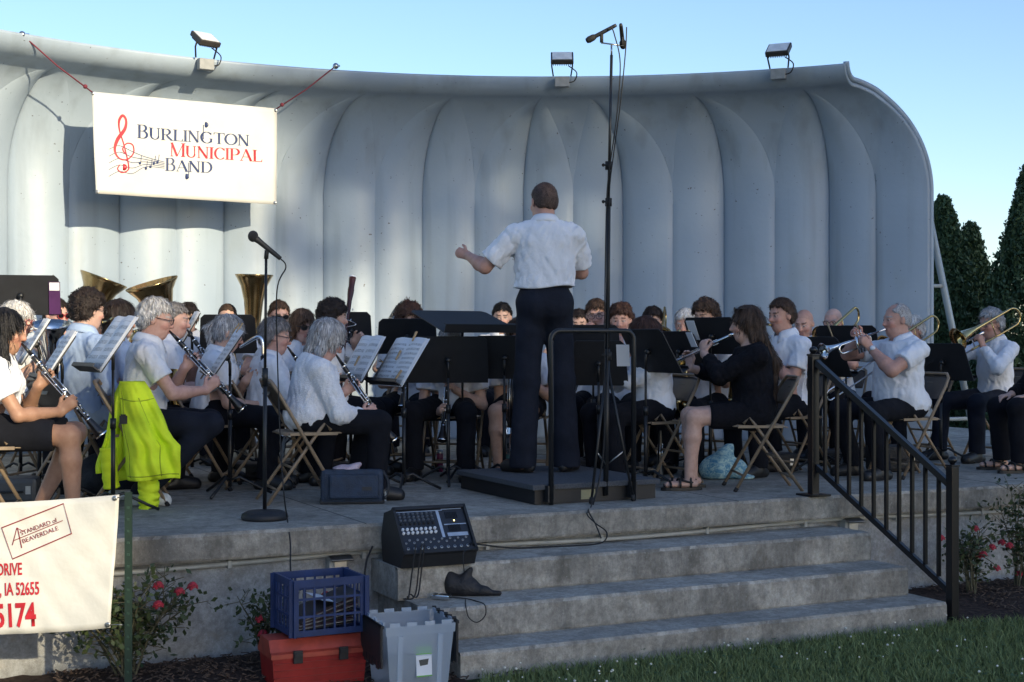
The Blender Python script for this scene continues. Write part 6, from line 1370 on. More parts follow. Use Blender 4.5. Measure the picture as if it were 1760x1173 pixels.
def wallgrid(mb, horizontal, sgn):
    Ln = cw if horizontal else cd; off = (cd if horizontal else cw) / 2 * sgn
    def bx(u0, u1, z0, z1, t=.010):
        c = Vector(((u0 + u1) / 2, off, (z0 + z1) / 2)) if horizontal else Vector((off, (u0 + u1) / 2, (z0 + z1) / 2)); s = (u1 - u0, t, z1 - z0) if horizontal else (t, u1 - u0, z1 - z0); mb.box(c, s)
    bx(-Ln / 2, Ln / 2, chh - .036, chh, .013); bx(-Ln / 2, Ln / 2, 0, .030, .0125)
    for z in (.09, .175): bx(-Ln / 2 + .02, Ln / 2 - .02, z, z + .011, .009)
    for s in (-1, 1): bx(s * Ln / 2 - .024, s * Ln / 2 + .024, .001, chh - .001, .0116)
    k = 7 if horizontal else 6
    for i in range(1, k): u = -Ln / 2 + Ln * i / k; bx(u - .005, u + .005, .02, chh - .02, .008)
mb = MB()
for h_ in (True, False):
    for s in (-1, 1): mb2 = MB(); wallgrid(mb2, h_, s); mb2.build('side_grid', M['crate'], ck)
mb = MB()
for i in range(9): mb.box((-cw / 2 + .02 + i * (cw - .04) / 8, 0, .012), (.012, cd - .01, .010))
for i in range(7): mb.box((0, -cd / 2 + .02 + i * (cd - .04) / 6, .0125), (cw - .01, .012, .008))
mb.build('bottom_grid', M['crate'], ck)
RY = Matrix.Rotation(YAW + .05, 3, 'Z')
for i in range(13):
    o = empty('music_folder', ck.location + RY @ Vector((-.02 + .004 * i, .0, .035 + i * .0085)), YAW + .05, ['lowest', 'second lowest', 'third lowest', 'fourth', 'fifth', 'sixth', 'middle', 'eighth', 'ninth', 'tenth', 'eleventh', 'twelfth', 'topmost'][i] + ' dark paper folder of the pile fanned out in the blue crate', 'folder', 'folders piled in the blue crate'); mb = MB()
    R = Matrix.Rotation(-.05 - .025 * i, 3, 'Y') @ Matrix.Rotation(.05 * math.sin(i * 2), 3, 'Z')
    mb.box((0, 0, 0), (.30, .24, .003), R); mb.build('cover', [mat('folder_dark', (.02, .018, .022), .5), mat('folder_edge', (.30, .29, .28), .7), mat('folder_plum', (.05, .015, .03), .5)][i % 3], o)
o = empty('paper_sheet', ck.location + RY @ Vector((.07, .0, .165)), YAW + .05, 'white paper sheet lying on top of the folders in the blue crate', 'paper'); mb = MB(); mb.grid(lambda u, v: Vector(((u - .5) * .2, (v - .5) * .26, -.09 * u + .02 * math.sin(u * 3))), 6, 3); mb.build('page', M['paper'], o)
cb0 = xy(703, 7.13, 0); cb = empty('storage_bin', cb0, .38, 'clear plastic storage bin with open black flap lids and a green label', 'bin')
pm, pn_, pb = nodemat('clear_plastic'); pb.inputs['Base Color'].default_value = (.55, .64, .75, 1); pb.inputs['Roughness'].default_value = .35; pb.inputs['Alpha'].default_value = .42; pb.inputs['Specular IOR Level'].default_value = .6
bw, bd, bh = .335, .36, .355
def binshell(mb, w0, d0, w1, d1, z0, z1, t=.004):
    o4 = [(-w0 / 2, -d0 / 2), (w0 / 2, -d0 / 2), (w0 / 2, d0 / 2), (-w0 / 2, d0 / 2)]; t4 = [(-w1 / 2, -d1 / 2), (w1 / 2, -d1 / 2), (w1 / 2, d1 / 2), (-w1 / 2, d1 / 2)]
    mb.add([(p[0], p[1], z0) for p in o4] + [(p[0], p[1], z1) for p in t4], [(i, (i + 1) % 4, 4 + (i + 1) % 4, 4 + i) for i in range(4)])
mb = MB(); binshell(mb, bw - .05, bd - .05, bw, bd, .002, bh - .05); mb.add([(-bw / 2 + .025, -bd / 2 + .025, .003), (bw / 2 - .025, -bd / 2 + .025, .003), (bw / 2 - .025, bd / 2 - .025, .003), (-bw / 2 + .025, bd / 2 - .025, .003)], [(0, 1, 2, 3)])
o = mb.build('tub', pm, cb)
mb = MB(); binshell(mb, bw + .012, bd + .012, bw + .016, bd + .016, bh - .055, bh - .012); o = mb.build('rim_band', pm, cb)
for s in (-1, 1):
    for u in (-.13, -.045, .045, .13): mb = MB(); mb.box((u, s * (bd / 2 + .006), bh - .004), (.05, .008, .018)); mb.build('rim_tab', pm, cb)
    for u in (-.12, 0, .12): mb = MB(); mb.box((s * (bw / 2 + .006), u, bh - .004), (.008, .06, .018)); mb.build('rim_tab', pm, cb)
for x in (-.10, .10): mb = MB(); mb.hexa([Vector((x - .012, -bd / 2 + .022, .01)), Vector((x + .012, -bd / 2 + .022, .01)), Vector((x + .012, -bd / 2 + .03, .01)), Vector((x - .012, -bd / 2 + .03, .01))], [Vector((x - .012, -bd / 2 - .006, bh - .06)), Vector((x + .012, -bd / 2 - .006, bh - .06)), Vector((x + .012, -bd / 2 + .002, bh - .06)), Vector((x - .012, -bd / 2 + .002, bh - .06))]); mb.build('stiffening_rib', pm, cb)
for s, nm in ((-1, 'left'), (1, 'right')):
    mb = MB(); x = s * (bw / 2 + .022)
    for i in range(7): y0 = -bd / 2 + .01 + i * .05; mb.box((x, y0 + .02, bh - .115 - .012 * (i % 2)), (.008, .044, .19))
    mb.box((x + s * .004, 0, bh - .09), (.006, bd - .02, .17)); mb.box((x, 0, bh - .012), (.014, bd, .014)); o = mb.build('lid_flap', M['blackmatte'], cb)
    if nm == 'right': o['label'] = 'black flap hanging on the right side of the bin'
for i in range(6): mb = MB(); mb.tube([(bw / 2 + .004, -bd / 2 + .03 + i * .06, bh + .004), (bw / 2 + .022, -bd / 2 + .03 + i * .06, bh + .004)], .008, 6); mb.build('hinge_knuckle', M['blackmatte'], cb)
lab = empty('label_card', (.02, -bd / 2 - .004 + .012, .165)); lab.parent = cb; lab.rotation_euler = (-.09, 0, 0)
mb = MB(); mb.box((0, 0, 0), (.078, .002, .145)); mb.build('card', M['paper'], lab)
mb = MB(); mb.box((0, -.002, .053), (.078, .002, .038)); mb.box((0, -.002, -.069), (.078, .002, .006)); mb.build('green_band', mat('label_green', (.11, .40, .05), .5), lab)
mb = MB(); mb.hexa([Vector((-.020, -.0025, -.02)), Vector((.018, -.0025, -.016)), Vector((.018, -.0015, -.016)), Vector((-.020, -.0015, -.02))], [Vector((-.026, -.0025, .008)), Vector((.024, -.0025, .012)), Vector((.024, -.0015, .012)), Vector((-.026, -.0015, .008))]); mb.build('printed_picture', mat('label_ink', (.06, .065, .06), .6), lab)
# coil of cables inside the bin
cable([cb0 + Vector((.10 * math.cos(t), .10 * math.sin(t) + .02, .05 + .006 * t)) for t in np.linspace(0, 18, 60)], 'black cable coiled on the floor of the clear bin', .006, 2)

# ------------------------------------------------------------------ pouch and recorder on the second step
def onstep(x, y, i): return at(x, y, FPX * (CH - ZS[i]) / (y - YH))
def blob(name, prims, vox, m, pivot, label, cat, rough=0, freq=30, parent=None, post=None, group=None):
    def pf(F, X, Y, Z):
        F = F + rough * wob(X, Y, Z, freq, 3)
        return post(F, X, Y, Z) if post else F
    pv = Vector(pivot); v, f = surfnets(prims, vox, pf); o = link(name, np_mesh(name, v - np.array(pv), f), m, parent, pv)
    if parent: o.location = pv - parent.location
    return tag(o, label, cat, group)
p = onstep(798, 1024, 1); z = p.z
blob('pouch', [ell(p + V(0, 0, .05), (.085, .05, .055), None, .03), ell(p + V(-.07, 0, .06), (.045, .045, .065), None, .03), cap(p + V(.0, 0, .09), p + V(.035, 0, .145), .03, .01, .02), cap(p + V(-.07, 0, .1), p + V(-.09, 0, .135), .025, .01, .02), ell(p + V(.09, -.01, .03), (.055, .035, .03), None, .03), cap(p + V(.12, -.01, .02), p + V(.19, -.02, .018), .014, .014, .02)], .006, mat('black_nylon', (.014, .013, .015), .6, 0, .2, 30, .3, 80), (p.x, p.y, z), 'crumpled black cloth pouch lying on the second step', 'pouch', .006, 55, None, lambda F, X, Y, Z: np.maximum(F, z + .002 - Z))
p = onstep(759, 1031, 1); ro = empty('voice_recorder', p + V(0, 0, .003), -.35, 'small silver voice recorder lying on the second step', 'recorder'); mb = MB(); mb.box((0, 0, .013), (.10, .052, .024), None, .006); mb.build('case', M['silver'], ro); mb = MB(); mb.box((.01, 0, .0262), (.04, .034, .002)); mb.build('screen', M['blackmatte'], ro); mb = MB(); mb.box((-.035, 0, .026), (.014, .03, .003)); mb.build('buttons', M['black'], ro)
cable([onstep(775, 1030, 1) + V(0, 0, .01), onstep(800, 1031, 1) + V(0, 0, .006), onstep(818, 1034, 1) + V(0, -.01, .004), at(833, 1040, 7.62), at(834, 1058, 7.6), at(820, 1070, 7.6), at(806, 1062, 7.6), at(801, 1045, 7.62), onstep(800, 1033, 1) + V(0, 0, .006)], 'thin looped cable of the recorder hanging over the second step', .003)

# ------------------------------------------------------------------ bags, bottles and cases on the stage
bp = onfloor(603, 867) + V(0, .07, 0); bg_ = empty('instrument_bag', bp, .12, 'blue padded instrument bag standing in front of the knit jacket woman', 'bag'); M['bluebag'] = mat('blue_nylon', (.014, .030, .062), .7, 0, .2, 20, .25, 120); M['blacktrim'] = M['blackmatte']
mb = MB(); mb.box((0, 0, .105), (.39, .15, .21), Matrix.Rotation(-.12, 3, 'X'), .03); mb.build('body', M['bluebag'], bg_)
mb = MB(); mb.box((.01, -.095, .112), (.30, .035, .15), Matrix.Rotation(-.12, 3, 'X'), .014); mb.build('front_pocket', M['bluebag'], bg_)
mb = MB(); mb.box((0, .0, .014), (.40, .155, .026), None, .008); mb.build('base_trim', M['blacktrim'], bg_)
mb = MB(); mb.box((.09, -.1165, .10), (.06, .003, .022), Matrix.Rotation(-.12, 3, 'X')); mb.build('badge', M['blackmatte'], bg_)
mb = MB(); mb.tube(smoothcurve([(.19, -.02, .20), (.225, -.06, .12), (.20, -.09, .03)], 6), .011, 6); mb.build('shoulder_strap', M['blackmatte'], bg_)
mb = MB(); mb.box((.205, -.085, .05), (.012, .014, .06)); mb.build('buckle', M['chrome'], bg_)
cm, cn_, cbs = nodemat('patterned_cloth'); vt = cn_.nodes.new('ShaderNodeTexVoronoi'); vt.inputs['Scale'].default_value = 60; cr_ = cn_.nodes.new('ShaderNodeValToRGB'); cn_.links.new(vt.outputs['Color'], cr_.inputs[0]); cr_.color_ramp.elements[0].color = (.5, .08, .10, 1); cr_.color_ramp.elements[1].color = (.10, .12, .3, 1); e = cr_.color_ramp.elements.new(.5); e.color = (.5, .5, .55, 1); cn_.links.new(cr_.outputs[0], cbs.inputs['Base Color'])
blob('patterned_cloth', [ell(bp + V(-.04, .0, .215), (.085, .045, .022), None, .02), cap(bp + V(.0, 0, .22), bp + V(.05, 0, .24), .02, .012, .02)], .007, cm, bp + V(-.03, 0, .21), 'red and blue patterned cloth lying on top of the blue bag', 'cloth', .006, 70)
tp_ = onfloor(1250, 826) + V(0, .10, 0); tm_, tn_, tbs = nodemat('tie_dye'); no_ = tn_.nodes.new('ShaderNodeTexNoise'); no_.inputs['Scale'].default_value = 9; no_.inputs['Distortion'].default_value = 1.5; cr_ = tn_.nodes.new('ShaderNodeValToRGB'); cr_.color_ramp.elements[0].position = .35; cr_.color_ramp.elements[1].position = .65; cr_.color_ramp.elements[0].color = (.06, .22, .36, 1); cr_.color_ramp.elements[1].color = (.42, .58, .55, 1); tn_.links.new(no_.outputs['Fac'], cr_.inputs[0]); tn_.links.new(cr_.outputs[0], tbs.inputs['Base Color']); tbs.inputs['Roughness'].default_value = .9
blob('cloth_bag', [cap(tp_ + V(-.12, 0, .07), tp_ + V(.10, .02, .07), .075, .07, .04), cap(tp_ + V(-.05, 0, .10), tp_ + V(.02, 0, .22), .09, .045, .05), cap(tp_ + V(.02, 0, .2), tp_ + V(.05, 0, .245), .04, .015, .02), cap(tp_ + V(.12, -.03, .02), tp_ + V(.20, -.05, .02), .03, .012, .03)], .009, tm_, (tp_.x, tp_.y, FLOOR), 'pale blue tie dyed cloth bag slumped under the flute womans chair', 'bag', .010, 34, None, lambda F, X, Y, Z: np.maximum(F, FLOOR + .002 - Z))
def bottle(x, y, h, r, m, label, capm=None):
    p = onfloor(x, y); o = empty('drink_bottle', p, 0, label, 'bottle'); mb = MB(); mb.lathe([(0, 0), (r, 0), (r, h * .78), (r * .9, h * .83), (r * .7, h * .86)], (0, 0, 0), (0, 0, 1), 16); mb.build('body', m, o); mb = MB(); mb.lathe([(r * .95, h * .84), (r * .95, h), (0, h)], (0, 0, 0), (0, 0, 1), 16); mb.build('cap', capm or M['steel'], o)
bottle(756, 811, .17, .026, mat('magenta_enamel', (.20, .03, .10), .35), 'slim magenta flask with steel cap on the floor left of the podium')
bottle(868, 806, .20, .035, mat('teal_enamel', (.06, .16, .17), .4), 'dull teal bottle standing by the sandals behind the podium', M['blackmatte'])
def case(x, y, w, dp, h, rz, label, m=None):
    p = onfloor(x, y) + V(0, dp * .5, 0); o = empty('instrument_case', p, rz, label, 'case', 'instrument cases under the chairs'); mb = MB(); mb.box((0, 0, h / 2 + .002), (w, dp, h), None, min(.03, h * .2)); mb.build('shell', m or mat('case_black', (.010, .010, .012), .6, 0, .2, 30, .2, 90), o)
    mb = MB(); mb.tube(smoothcurve([(-.06, -dp / 2, h * .5), (-.05, -dp / 2 - .025, h * .5), (.05, -dp / 2 - .025, h * .5), (.06, -dp / 2, h * .5)], 4), .008, 6); mb.build('handle', M['rubber'], o)
    for s in (-1, 1): mb = MB(); mb.box((s * w * .32, -dp / 2 - .003, h * .55), (.03, .006, .05)); mb.build('latch', M['steel'], o)
bk = onfloor(166, 853)
blob('backpack', [ell(bk + V(0, 0, .13), (.13, .10, .14), None, .05), ell(bk + V(.03, -.07, .10), (.09, .05, .09), None, .03), cap(bk + V(-.03, -.02, .25), bk + V(.05, -.02, .28), .02, .02, .02)], .009, mat('backpack_black', (.010, .010, .013), .7, 0, .2, 25, .3, 70), (bk.x, bk.y, FLOOR), 'round black backpack on the floor behind the yellow jacket chair', 'backpack', .005, 40, None, lambda F, X, Y, Z: np.maximum(F, FLOOR + .002 - Z))
case(14, 868, .30, .22, .16, .2, 'dark case with a pale metal latch at the far lower left of the stage', mat('case_grey', (.06, .065, .07), .5))
case(448, 826, .42, .22, .12, .1, 'flat black case under the short grey haired womans chair'); case(600, 823, .40, .2, .11, -.1, 'flat black case beyond the blue bag'); case(1010, 812, .3, .2, .1, .1, 'small black case behind the tall tripod legs')
case(1335, 812, .34, .2, .14, .1, 'black case under the chair of the neat haired man'); case(1540, 812, .36, .22, .20, .2, 'tall black case behind the railing under the trumpet man'); case(1430, 800, .36, .2, .12, 0, 'flat black case left of the trumpet mans feet'); case(1752, 770, .4, .25, .2, 0, 'black case at the far right end of the stage')
# spare instruments on pegs
def pegged(x, y, h, label, body, name='clarinet'):
    p = onfloor(x, y); o = empty(name, p, 0, label, name); mb = MB(); mb.lathe([(.034, .02), (.030, .06), (.016, .12), (.0145, .2), (.0145, h - .06), (.008, h)], (0, 0, 0), (.02, 0, 1), 12); mb.build('body', body, o); mb = MB(); keys(mb, Vector((0, 0, 0)), Vector((.02, 0, 1)).normalized(), (1, .6), 10, .12, h - .1, .0145); keys(mb, Vector((0, 0, 0)), Vector((.02, 0, 1)).normalized(), (-.3, 1), 8, .12, h - .1, .0145); mb.build('keywork', M['silver'], o)
    mb = MB(); mb.lathe([(.07, .0), (.07, .008), (.02, .016), (.012, .05)], (0, 0, 0), (0, 0, 1), 14); mb.build('peg_base', M['blackmatte'], o)
pegged(1133, 826, .36, 'spare clarinet standing upright on a peg left of the flute womans foot', M['wood'])
pegged(995, 800, .5, 'slender spare clarinet on a peg just behind the podium rail', M['wood'])

# ------------------------------------------------------------------ yellow jacket over the chair back
JD = 8.83; M['hivis'] = mat('hi_vis_yellow', (.52, .78, .02), .8, 0, .12, 5, .35, 22, .2)
def J(x, y, dd=0): return at(x, y, JD + dd)
M['hivis'] = mat('hi_vis_yellow', (.78, .97, .04), .8, 0, .10, 5, .3, 26, .2)
hv = empty('jacket', J(228, 662), 0, 'bright yellow green hi vis jacket hung over the grey haired mans chair', 'jacket'); HO = Vector(hv.location)
def cloth(name, rows, nf, amp, ph, dd=0, parent=None):     # rows: (y, left, right, depth) of one hanging panel; folds deepen downwards
    ys = [r[0] for r in rows]; xl = [r[1] for r in rows]; xr = [r[2] for r in rows]; dp = [r[3] for r in rows]; y0, y1 = ys[0], ys[-1]
    def fn(u, v):
        y = y0 + (y1 - y0) * v; a = np.interp(y, ys, xl); b = np.interp(y, ys, xr); x = a + (b - a) * u; k = min(1, v * 1.6 + .12)
        f = amp * k * (.8 * math.sin(u * nf * 1.5 + v * 4 + ph + .8 * math.sin(v * 5)) + .55 * math.sin(u * nf * 2.9 - v * 6 + ph * 2 + math.sin(u * 4 + v * 7)) + .35 * math.sin(v * 15 + u * 6 + ph) + .2 * math.sin(u * 31 - v * 13)); bulge = -.07 * math.sin(PI * u)
        return J(x + 2.2 * math.sin(v * 11 + u * 3 + ph) * v, y + 3 * math.sin(u * 5 + ph) * v, np.interp(y, ys, dp) + f + bulge + dd) - HO
    mb = MB(); mb.grid(fn, 44, 44); o = mb.build(name, M['hivis'], parent or hv); solidify(o, .007, 0); return fn
rfn = cloth('right_front_panel', [(656, 206, 248, .05), (670, 205, 258, .0), (690, 207, 268, -.04), (715, 210, 279, -.07), (740, 212, 288, -.10), (755, 213, 298, -.11), (768, 214, 312, -.11), (800, 217, 310, -.12), (825, 222, 307, -.10)], 5, .036, .4)
cloth('left_front_panel', [(657, 207, 230, .08), (680, 196, 224, .06), (720, 187, 219, .05), (760, 178, 213, .05), (800, 166, 208, .05), (812, 165, 204, .05)], 4, .026, 1.7, .02)
def seamline(fn, uv):
    mb = MB(); mb.tube([fn(u, v) + V(0, -.006, 0) for u, v in uv], .0032, 5); mb.build('seam', mat('hi_vis_seam', (.36, .46, .02), .85), hv)
seamline(rfn, [(u, .17 + .03 * math.sin(u * 3)) for u in np.linspace(.02, .98, 20)]); seamline(rfn, [(.55 + .2 * t - .1 * t * t, .17 + .8 * t) for t in np.linspace(0, 1, 24)]); seamline(rfn, [(u, .955) for u in np.linspace(.02, .98, 24)])
seamline(rfn, [(.06 + .02 * math.sin(t * 9), .02 + .95 * t) for t in np.linspace(0, 1, 24)])
cloth('back_panel', [(658, 212, 244, .10), (720, 200, 262, .16), (800, 190, 296, .20), (826, 196, 294, .20)], 4, .012, 2.5)
mb = MB(); sl_p = smoothcurve([J(250, 770, -.06), J(251, 800, -.06), J(255, 835, -.05), J(257, 874, -.04)], 10)
mb.tube([p - HO + Vector((.004 * math.sin(i * 1.9), 0, 0)) for i, p in enumerate(sl_p)], [.062 + .004 * math.sin(i * 1.3) + .003 * math.sin(i * 2.9) - .006 * i / len(sl_p) for i in range(len(sl_p))], 18, False); o = mb.build('sleeve', M['hivis'], hv); solidify(o, .004)
mb = MB(); sl_p = smoothcurve([J(186, 770, .0), J(188, 800, .0), J(192, 838, .02)], 8); mb.tube([p - HO for p in sl_p], [.045 + .003 * math.sin(i * 1.7) for i in range(len(sl_p))], 14, False); o = mb.build('sleeve', M['hivis'], hv); solidify(o, .004)
mb = MB(); q = J(212, 722, -.13); mb.box((0, 0, 0), (.045, .006, .05), Matrix.Rotation(.2, 3, 'Z')); mb.box((0, -.002, .028), (.03, .006, .01)); o = mb.build('emblem', M['blackmatte'], hv); o.location = q - HO
mb = MB(); mb.tube([J(257, 872, -.04) - HO, J(257, 879, -.04) - HO], [.055, .052], 16); mb.build('cuff', M['blackmatte'], hv)

# ------------------------------------------------------------------ upper banner
BX0, BX1, BD0, BD1 = 158, 476, 12.55, 13.75
def bd_(x): t = (x - BX0) / (BX1 - BX0); return 1 / ((1 - t) / BD0 + t / BD1)
def bq(x, y, off=0):
    if off is None: off = bwv(x, y) + .008
    d = bd_(x) - off; return at(x, y, bd_(x)) + V(-.10, -.9, 0) * off
def bwv(x, y): u = (x - 158) / 318; v = (y - 165 - u * 24) / 170; return .009 * math.sin(u * 9 + v * 2) * v + .005 * math.sin(u * 23 + v * 5) + .003 * math.sin(u * 41 - v * 9)
def bcor(u, v):
    tl, tr, br_, bl = (158, 158), (476, 187), (475, 352), (165, 333)
    x = (tl[0] * (1 - u) + tr[0] * u) * (1 - v) + (bl[0] * (1 - u) + br_[0] * u) * v; y = (tl[1] * (1 - u) + tr[1] * u) * (1 - v) + (bl[1] * (1 - u) + br_[1] * u) * v
    return bq(x, y, bwv(x, y))
BP = bq(317, 187); bn = empty('band_banner', BP, 0, 'white vinyl band banner with red and navy lettering hung under the shell lip', 'banner'); M['vinyl'] = mat('white_vinyl', (.58, .575, .54), .32, 0, .03, 4, .25, 6, .5)
mb = MB(); mb.grid(lambda u, v: bcor(u, v) - BP, 48, 24); o = mb.build('sheet', M['vinyl'], bn); solidify(o, .002)
for x, y in ((160, 161), (474, 190), (473, 349), (168, 330)):
    mb = MB(); mb.lathe([(.006, 0), (.014, .001), (.016, .004), (.014, .007), (.006, .007)], bq(x, y, .008) - BP, (.1, -1, 0), 10); mb.build('grommet', M['steel'], bn)
M['navyink'] = mat('navy_ink', (.022, .040, .12), .4); M['redink'] = mat('red_ink', (.42, .018, .03), .4)
def strokes(mb, pts, ws, fn, closed=False):  # flat ribbon with changing width through 2-D points mapped by fn
    pts = [Vector((p[0], p[1])) for p in pts]; L = []; n = len(pts)
    for i, p in enumerate(pts):
        t = (pts[(i + 1) % n] - pts[i - 1]) if closed else pts[min(i + 1, n - 1)] - pts[max(i - 1, 0)]; t = t.normalized() if t.length else Vector((1, 0)); nn = Vector((-t.y, t.x)); w = (ws[i] if isinstance(ws, (list, tuple)) else ws) / 2; L += [fn(p + nn * w), fn(p - nn * w)]
    mb.add(L, [(2 * i, 2 * i + 1, 2 * ((i + 1) % n) + 1, 2 * ((i + 1) % n)) for i in range(n if closed else n - 1)])
TK, TN = .15, .045
def gl_stem(x, y0=0, y1=1, w=TK, ser=True, s0=True, s1=True):
    r = [([(x, y0), (x, y1)], w)]
    if ser:
        if s0: r.append(([(x - w / 2 - .07, y0 + TN / 2), (x + w / 2 + .07, y0 + TN / 2)], TN))
        if s1: r.append(([(x - w / 2 - .07, y1 - TN / 2), (x + w / 2 + .07, y1 - TN / 2)], TN))
    return r
def gl_arc(cx, cy, rx, ry, a0, a1, wv, wh, n=16):
    A = np.linspace(a0, a1, n); return ([(cx + rx * math.cos(a), cy + ry * math.sin(a)) for a in A], [wh + (wv - wh) * abs(math.cos(a)) for a in A])
def glyph(c):
    h = PI / 2
    return {'B': (gl_stem(.14) + [([(.14, 1 - TN / 2), (.36, 1 - TN / 2)], TN), ([(.14, .53), (.38, .53)], TN), ([(.14, TN / 2), (.38, TN / 2)], TN), gl_arc(.36, .765, .20, .213, -h, h, TK, TN), gl_arc(.38, .277, .24, .254, -h, h, TK, TN)], .72),
        'U': (gl_stem(.15, .3, 1, s0=False) + gl_stem(.62, .3, 1, TN * 1.5, s0=False) + [gl_arc(.387, .30, .235, .28, PI, 2 * PI, TK * .75, TN * 1.3)], .78),
        'R': (gl_stem(.14) + [([(.14, 1 - TN / 2), (.36, 1 - TN / 2)], TN), ([(.14, .48), (.38, .48)], TN), gl_arc(.36, .74, .22, .24, -h, h, TK, TN), ([(.36, .48), (.50, .25), (.72, .02)], [TK * .7, TK, TK * .8]), ([(.62, TN / 2), (.80, TN / 2)], TN)], .80),
        'L': (gl_stem(.14) + [([(.14, TN / 2), (.58, TN / 2)], TN * 1.2), ([(.58, 0), (.62, .24)], [.08, .02])], .66), 'I': (gl_stem(.14), .30),
        'N': (gl_stem(.12, 0, 1, TN * 1.4) + gl_stem(.66, 0, 1, TN * 1.4, s0=False) + [([(.10, 1), (.66, .0)], TK)], .80),
        'G': ([gl_arc(.42, .5, .34, .49, .75, 2 * PI - .55, TK, TN, 26), ([(.70, .0 + .1), (.70, .42)], TK * .8), ([(.58, .42), (.80, .42)], TN), ([(.68, .78), (.70, .98)], [.08, .02])], .86),
        'T': (gl_stem(.36, s1=False) + [([(.02, 1 - TN / 2), (.70, 1 - TN / 2)], TN * 1.2), ([(.03, 1), (.02, .76)], [.08, .02]), ([(.69, 1), (.70, .76)], [.08, .02])], .72),
        'O': ([gl_arc(.42, .5, .36, .48, 0, 2 * PI, TK, TN, 30)], .84), 'C': ([gl_arc(.42, .5, .34, .49, .75, 2 * PI - .75, TK, TN, 26), ([(.68, .76), (.70, .98)], [.08, .02])], .76),
        'M': (gl_stem(.10, 0, 1, TN * 1.4) + gl_stem(.86, 0, 1, TK) + [([(.10, 1), (.46, .02)], TK), ([(.46, .02), (.86, 1)], TN)], .98),
        'P': (gl_stem(.14) + [([(.14, 1 - TN / 2), (.36, 1 - TN / 2)], TN), ([(.14, .44), (.36, .44)], TN), gl_arc(.36, .72, .23, .26, -h, h, TK, TN)], .66),
        'A': ([([(.08, 0), (.40, 1)], TN), ([(.38, 1), (.72, 0)], TK), ([(.2, .34), (.58, .34)], TN), ([(.0, TN / 2), (.2, TN / 2)], TN), ([(.60, TN / 2), (.84, TN / 2)], TN)], .82),
        'D': (gl_stem(.14) + [([(.14, 1 - TN / 2), (.34, 1 - TN / 2)], TN), ([(.14, TN / 2), (.34, TN / 2)], TN), gl_arc(.34, .5, .36, .477, -h, h, TK, TN, 20)], .78)}[c]
def serif_word(word, x0, y0, x1, y1, h0, h1, m, off=None):
    tot = sum(glyph(c)[1] for c in word); X = 0
    for i, c in enumerate(word):
        g, wd = glyph(c); big = 1.18 if i == 0 else 1.0
        def fn(p, X=X): t = (X + p.x) / tot; hh = (h0 + (h1 - h0) * t) * big; return bq(x0 + (x1 - x0) * t, y0 + (y1 - y0) * t - p.y * hh, None) - BP
        mb = MB()
        for pts, w in g: strokes(mb, pts, w, fn)
        mb.build('letter', m, bn); X += wd
serif_word('BURLINGTON', 237, 238, 430, 252, 20, 19, M['navyink']); serif_word('MUNICIPAL', 293, 269, 452, 279, 20, 20, M['redink']); serif_word('BAND', 284, 294, 366, 298, 19, 19, M['navyink'])
def px2(mb, pts, w, off=None): strokes(mb, pts, w, lambda p: bq(p.x, p.y, off) - BP)
cl = smoothcurve([V(207, 284, 0), V(203, 291, 0), V(210, 297, 0), V(220, 294, 0), V(222, 284, 0), V(214, 250, 0), V(206, 225, 0), V(205, 208, 0), V(211, 199, 0), V(217, 207, 0), V(215, 222, 0), V(203, 240, 0), V(198, 258, 0), V(205, 272, 0), V(219, 275, 0), V(230, 264, 0), V(229, 250, 0), V(219, 247, 0), V(212, 256, 0), V(216, 265, 0)], 6)
mb = MB(); n = len(cl); px2(mb, [(p.x, p.y) for p in cl], [2.2 + 4.2 * math.exp(-((i / n - .56) / .08) ** 2) + 2.5 * math.exp(-((i / n - .40) / .06) ** 2) for i in range(n)]); mb.lathe([(.0, .0), (.028, .0), (.028, .002), (0, .002)], bq(214, 288, None) - BP, (.1, -1, 0), 14); mb.build('treble_clef', M['redink'], bn)
mb = MB()
for k in range(5):
    y = 255 + 9.5 * k; pts = smoothcurve([V(188, y + 2 + k * 2.2, 0), V(206, y - 4 + k * 1.5, 0), V(228, y + 6, 0), V(250, 270 + k * 4.3, 0), V(283, 279 + k * 2.6, 0)], 5); px2(mb, [(p.x, p.y) for p in pts], 1.0)
mb.build('stave_lines', M['navyink'], bn)
for x, y in ((240, 281), (250, 290), (258, 287), (264, 281), (270, 279)):
    mb = MB(); mb.ball(bq(x, y, None) - BP, (.016, .004, .012), 8, 6); px2(mb, [(x + 2, y), (x + 3.5, y - 13)], 1); mb.build('music_note', M['navyink'], bn)
for x, y, yy, m in ((354, 215, 240, M['navyink']), (321, 304, 280, M['navyink'])):
    mb = MB(); mb.ball(bq(x, y, None) - BP, (.026, .006, .026), 12, 8); mb.build('note_head', m, bn); mb = MB(); px2(mb, [(x - 4 if yy > y else x + 4, y), (x - 4 if yy > y else x + 4, yy)], 1.4); mb.build('note_stem', m, bn)
M['rope'] = mat('red_rope', (.19, .025, .045), .8, 0, .3, 150)
for (x, y, dd, tx, ty, t) in ((38, 60, 12.15, 159, 159, 'red rope from the shell lip to the banners left top corner'), (577, 114, 13.75, 475, 188, 'red rope from the shell lip to the banners right top corner')):
    p, q = at(x, y, dd), bq(tx, ty, .01); o = empty('rope', p, 0, t, 'rope', 'ropes holding the band banner'); mb = MB(); mb.tube([V(0, 0, 0), (q - p) * .5 + V(0, 0, -.02), q - p], .0065, 6); mb.build('cord', M['rope'], o); mb = MB(); mb.ball((q - p) * .9, .02, 8, 6); mb.build('knot', M['rope'], o); mb = MB(); mb.ball((0, 0, 0), .03, 8, 6); mb.tube([(0, 0, 0), (.02, .1, .02)], .012, 6); mb.build('hook', M['steel'], o)

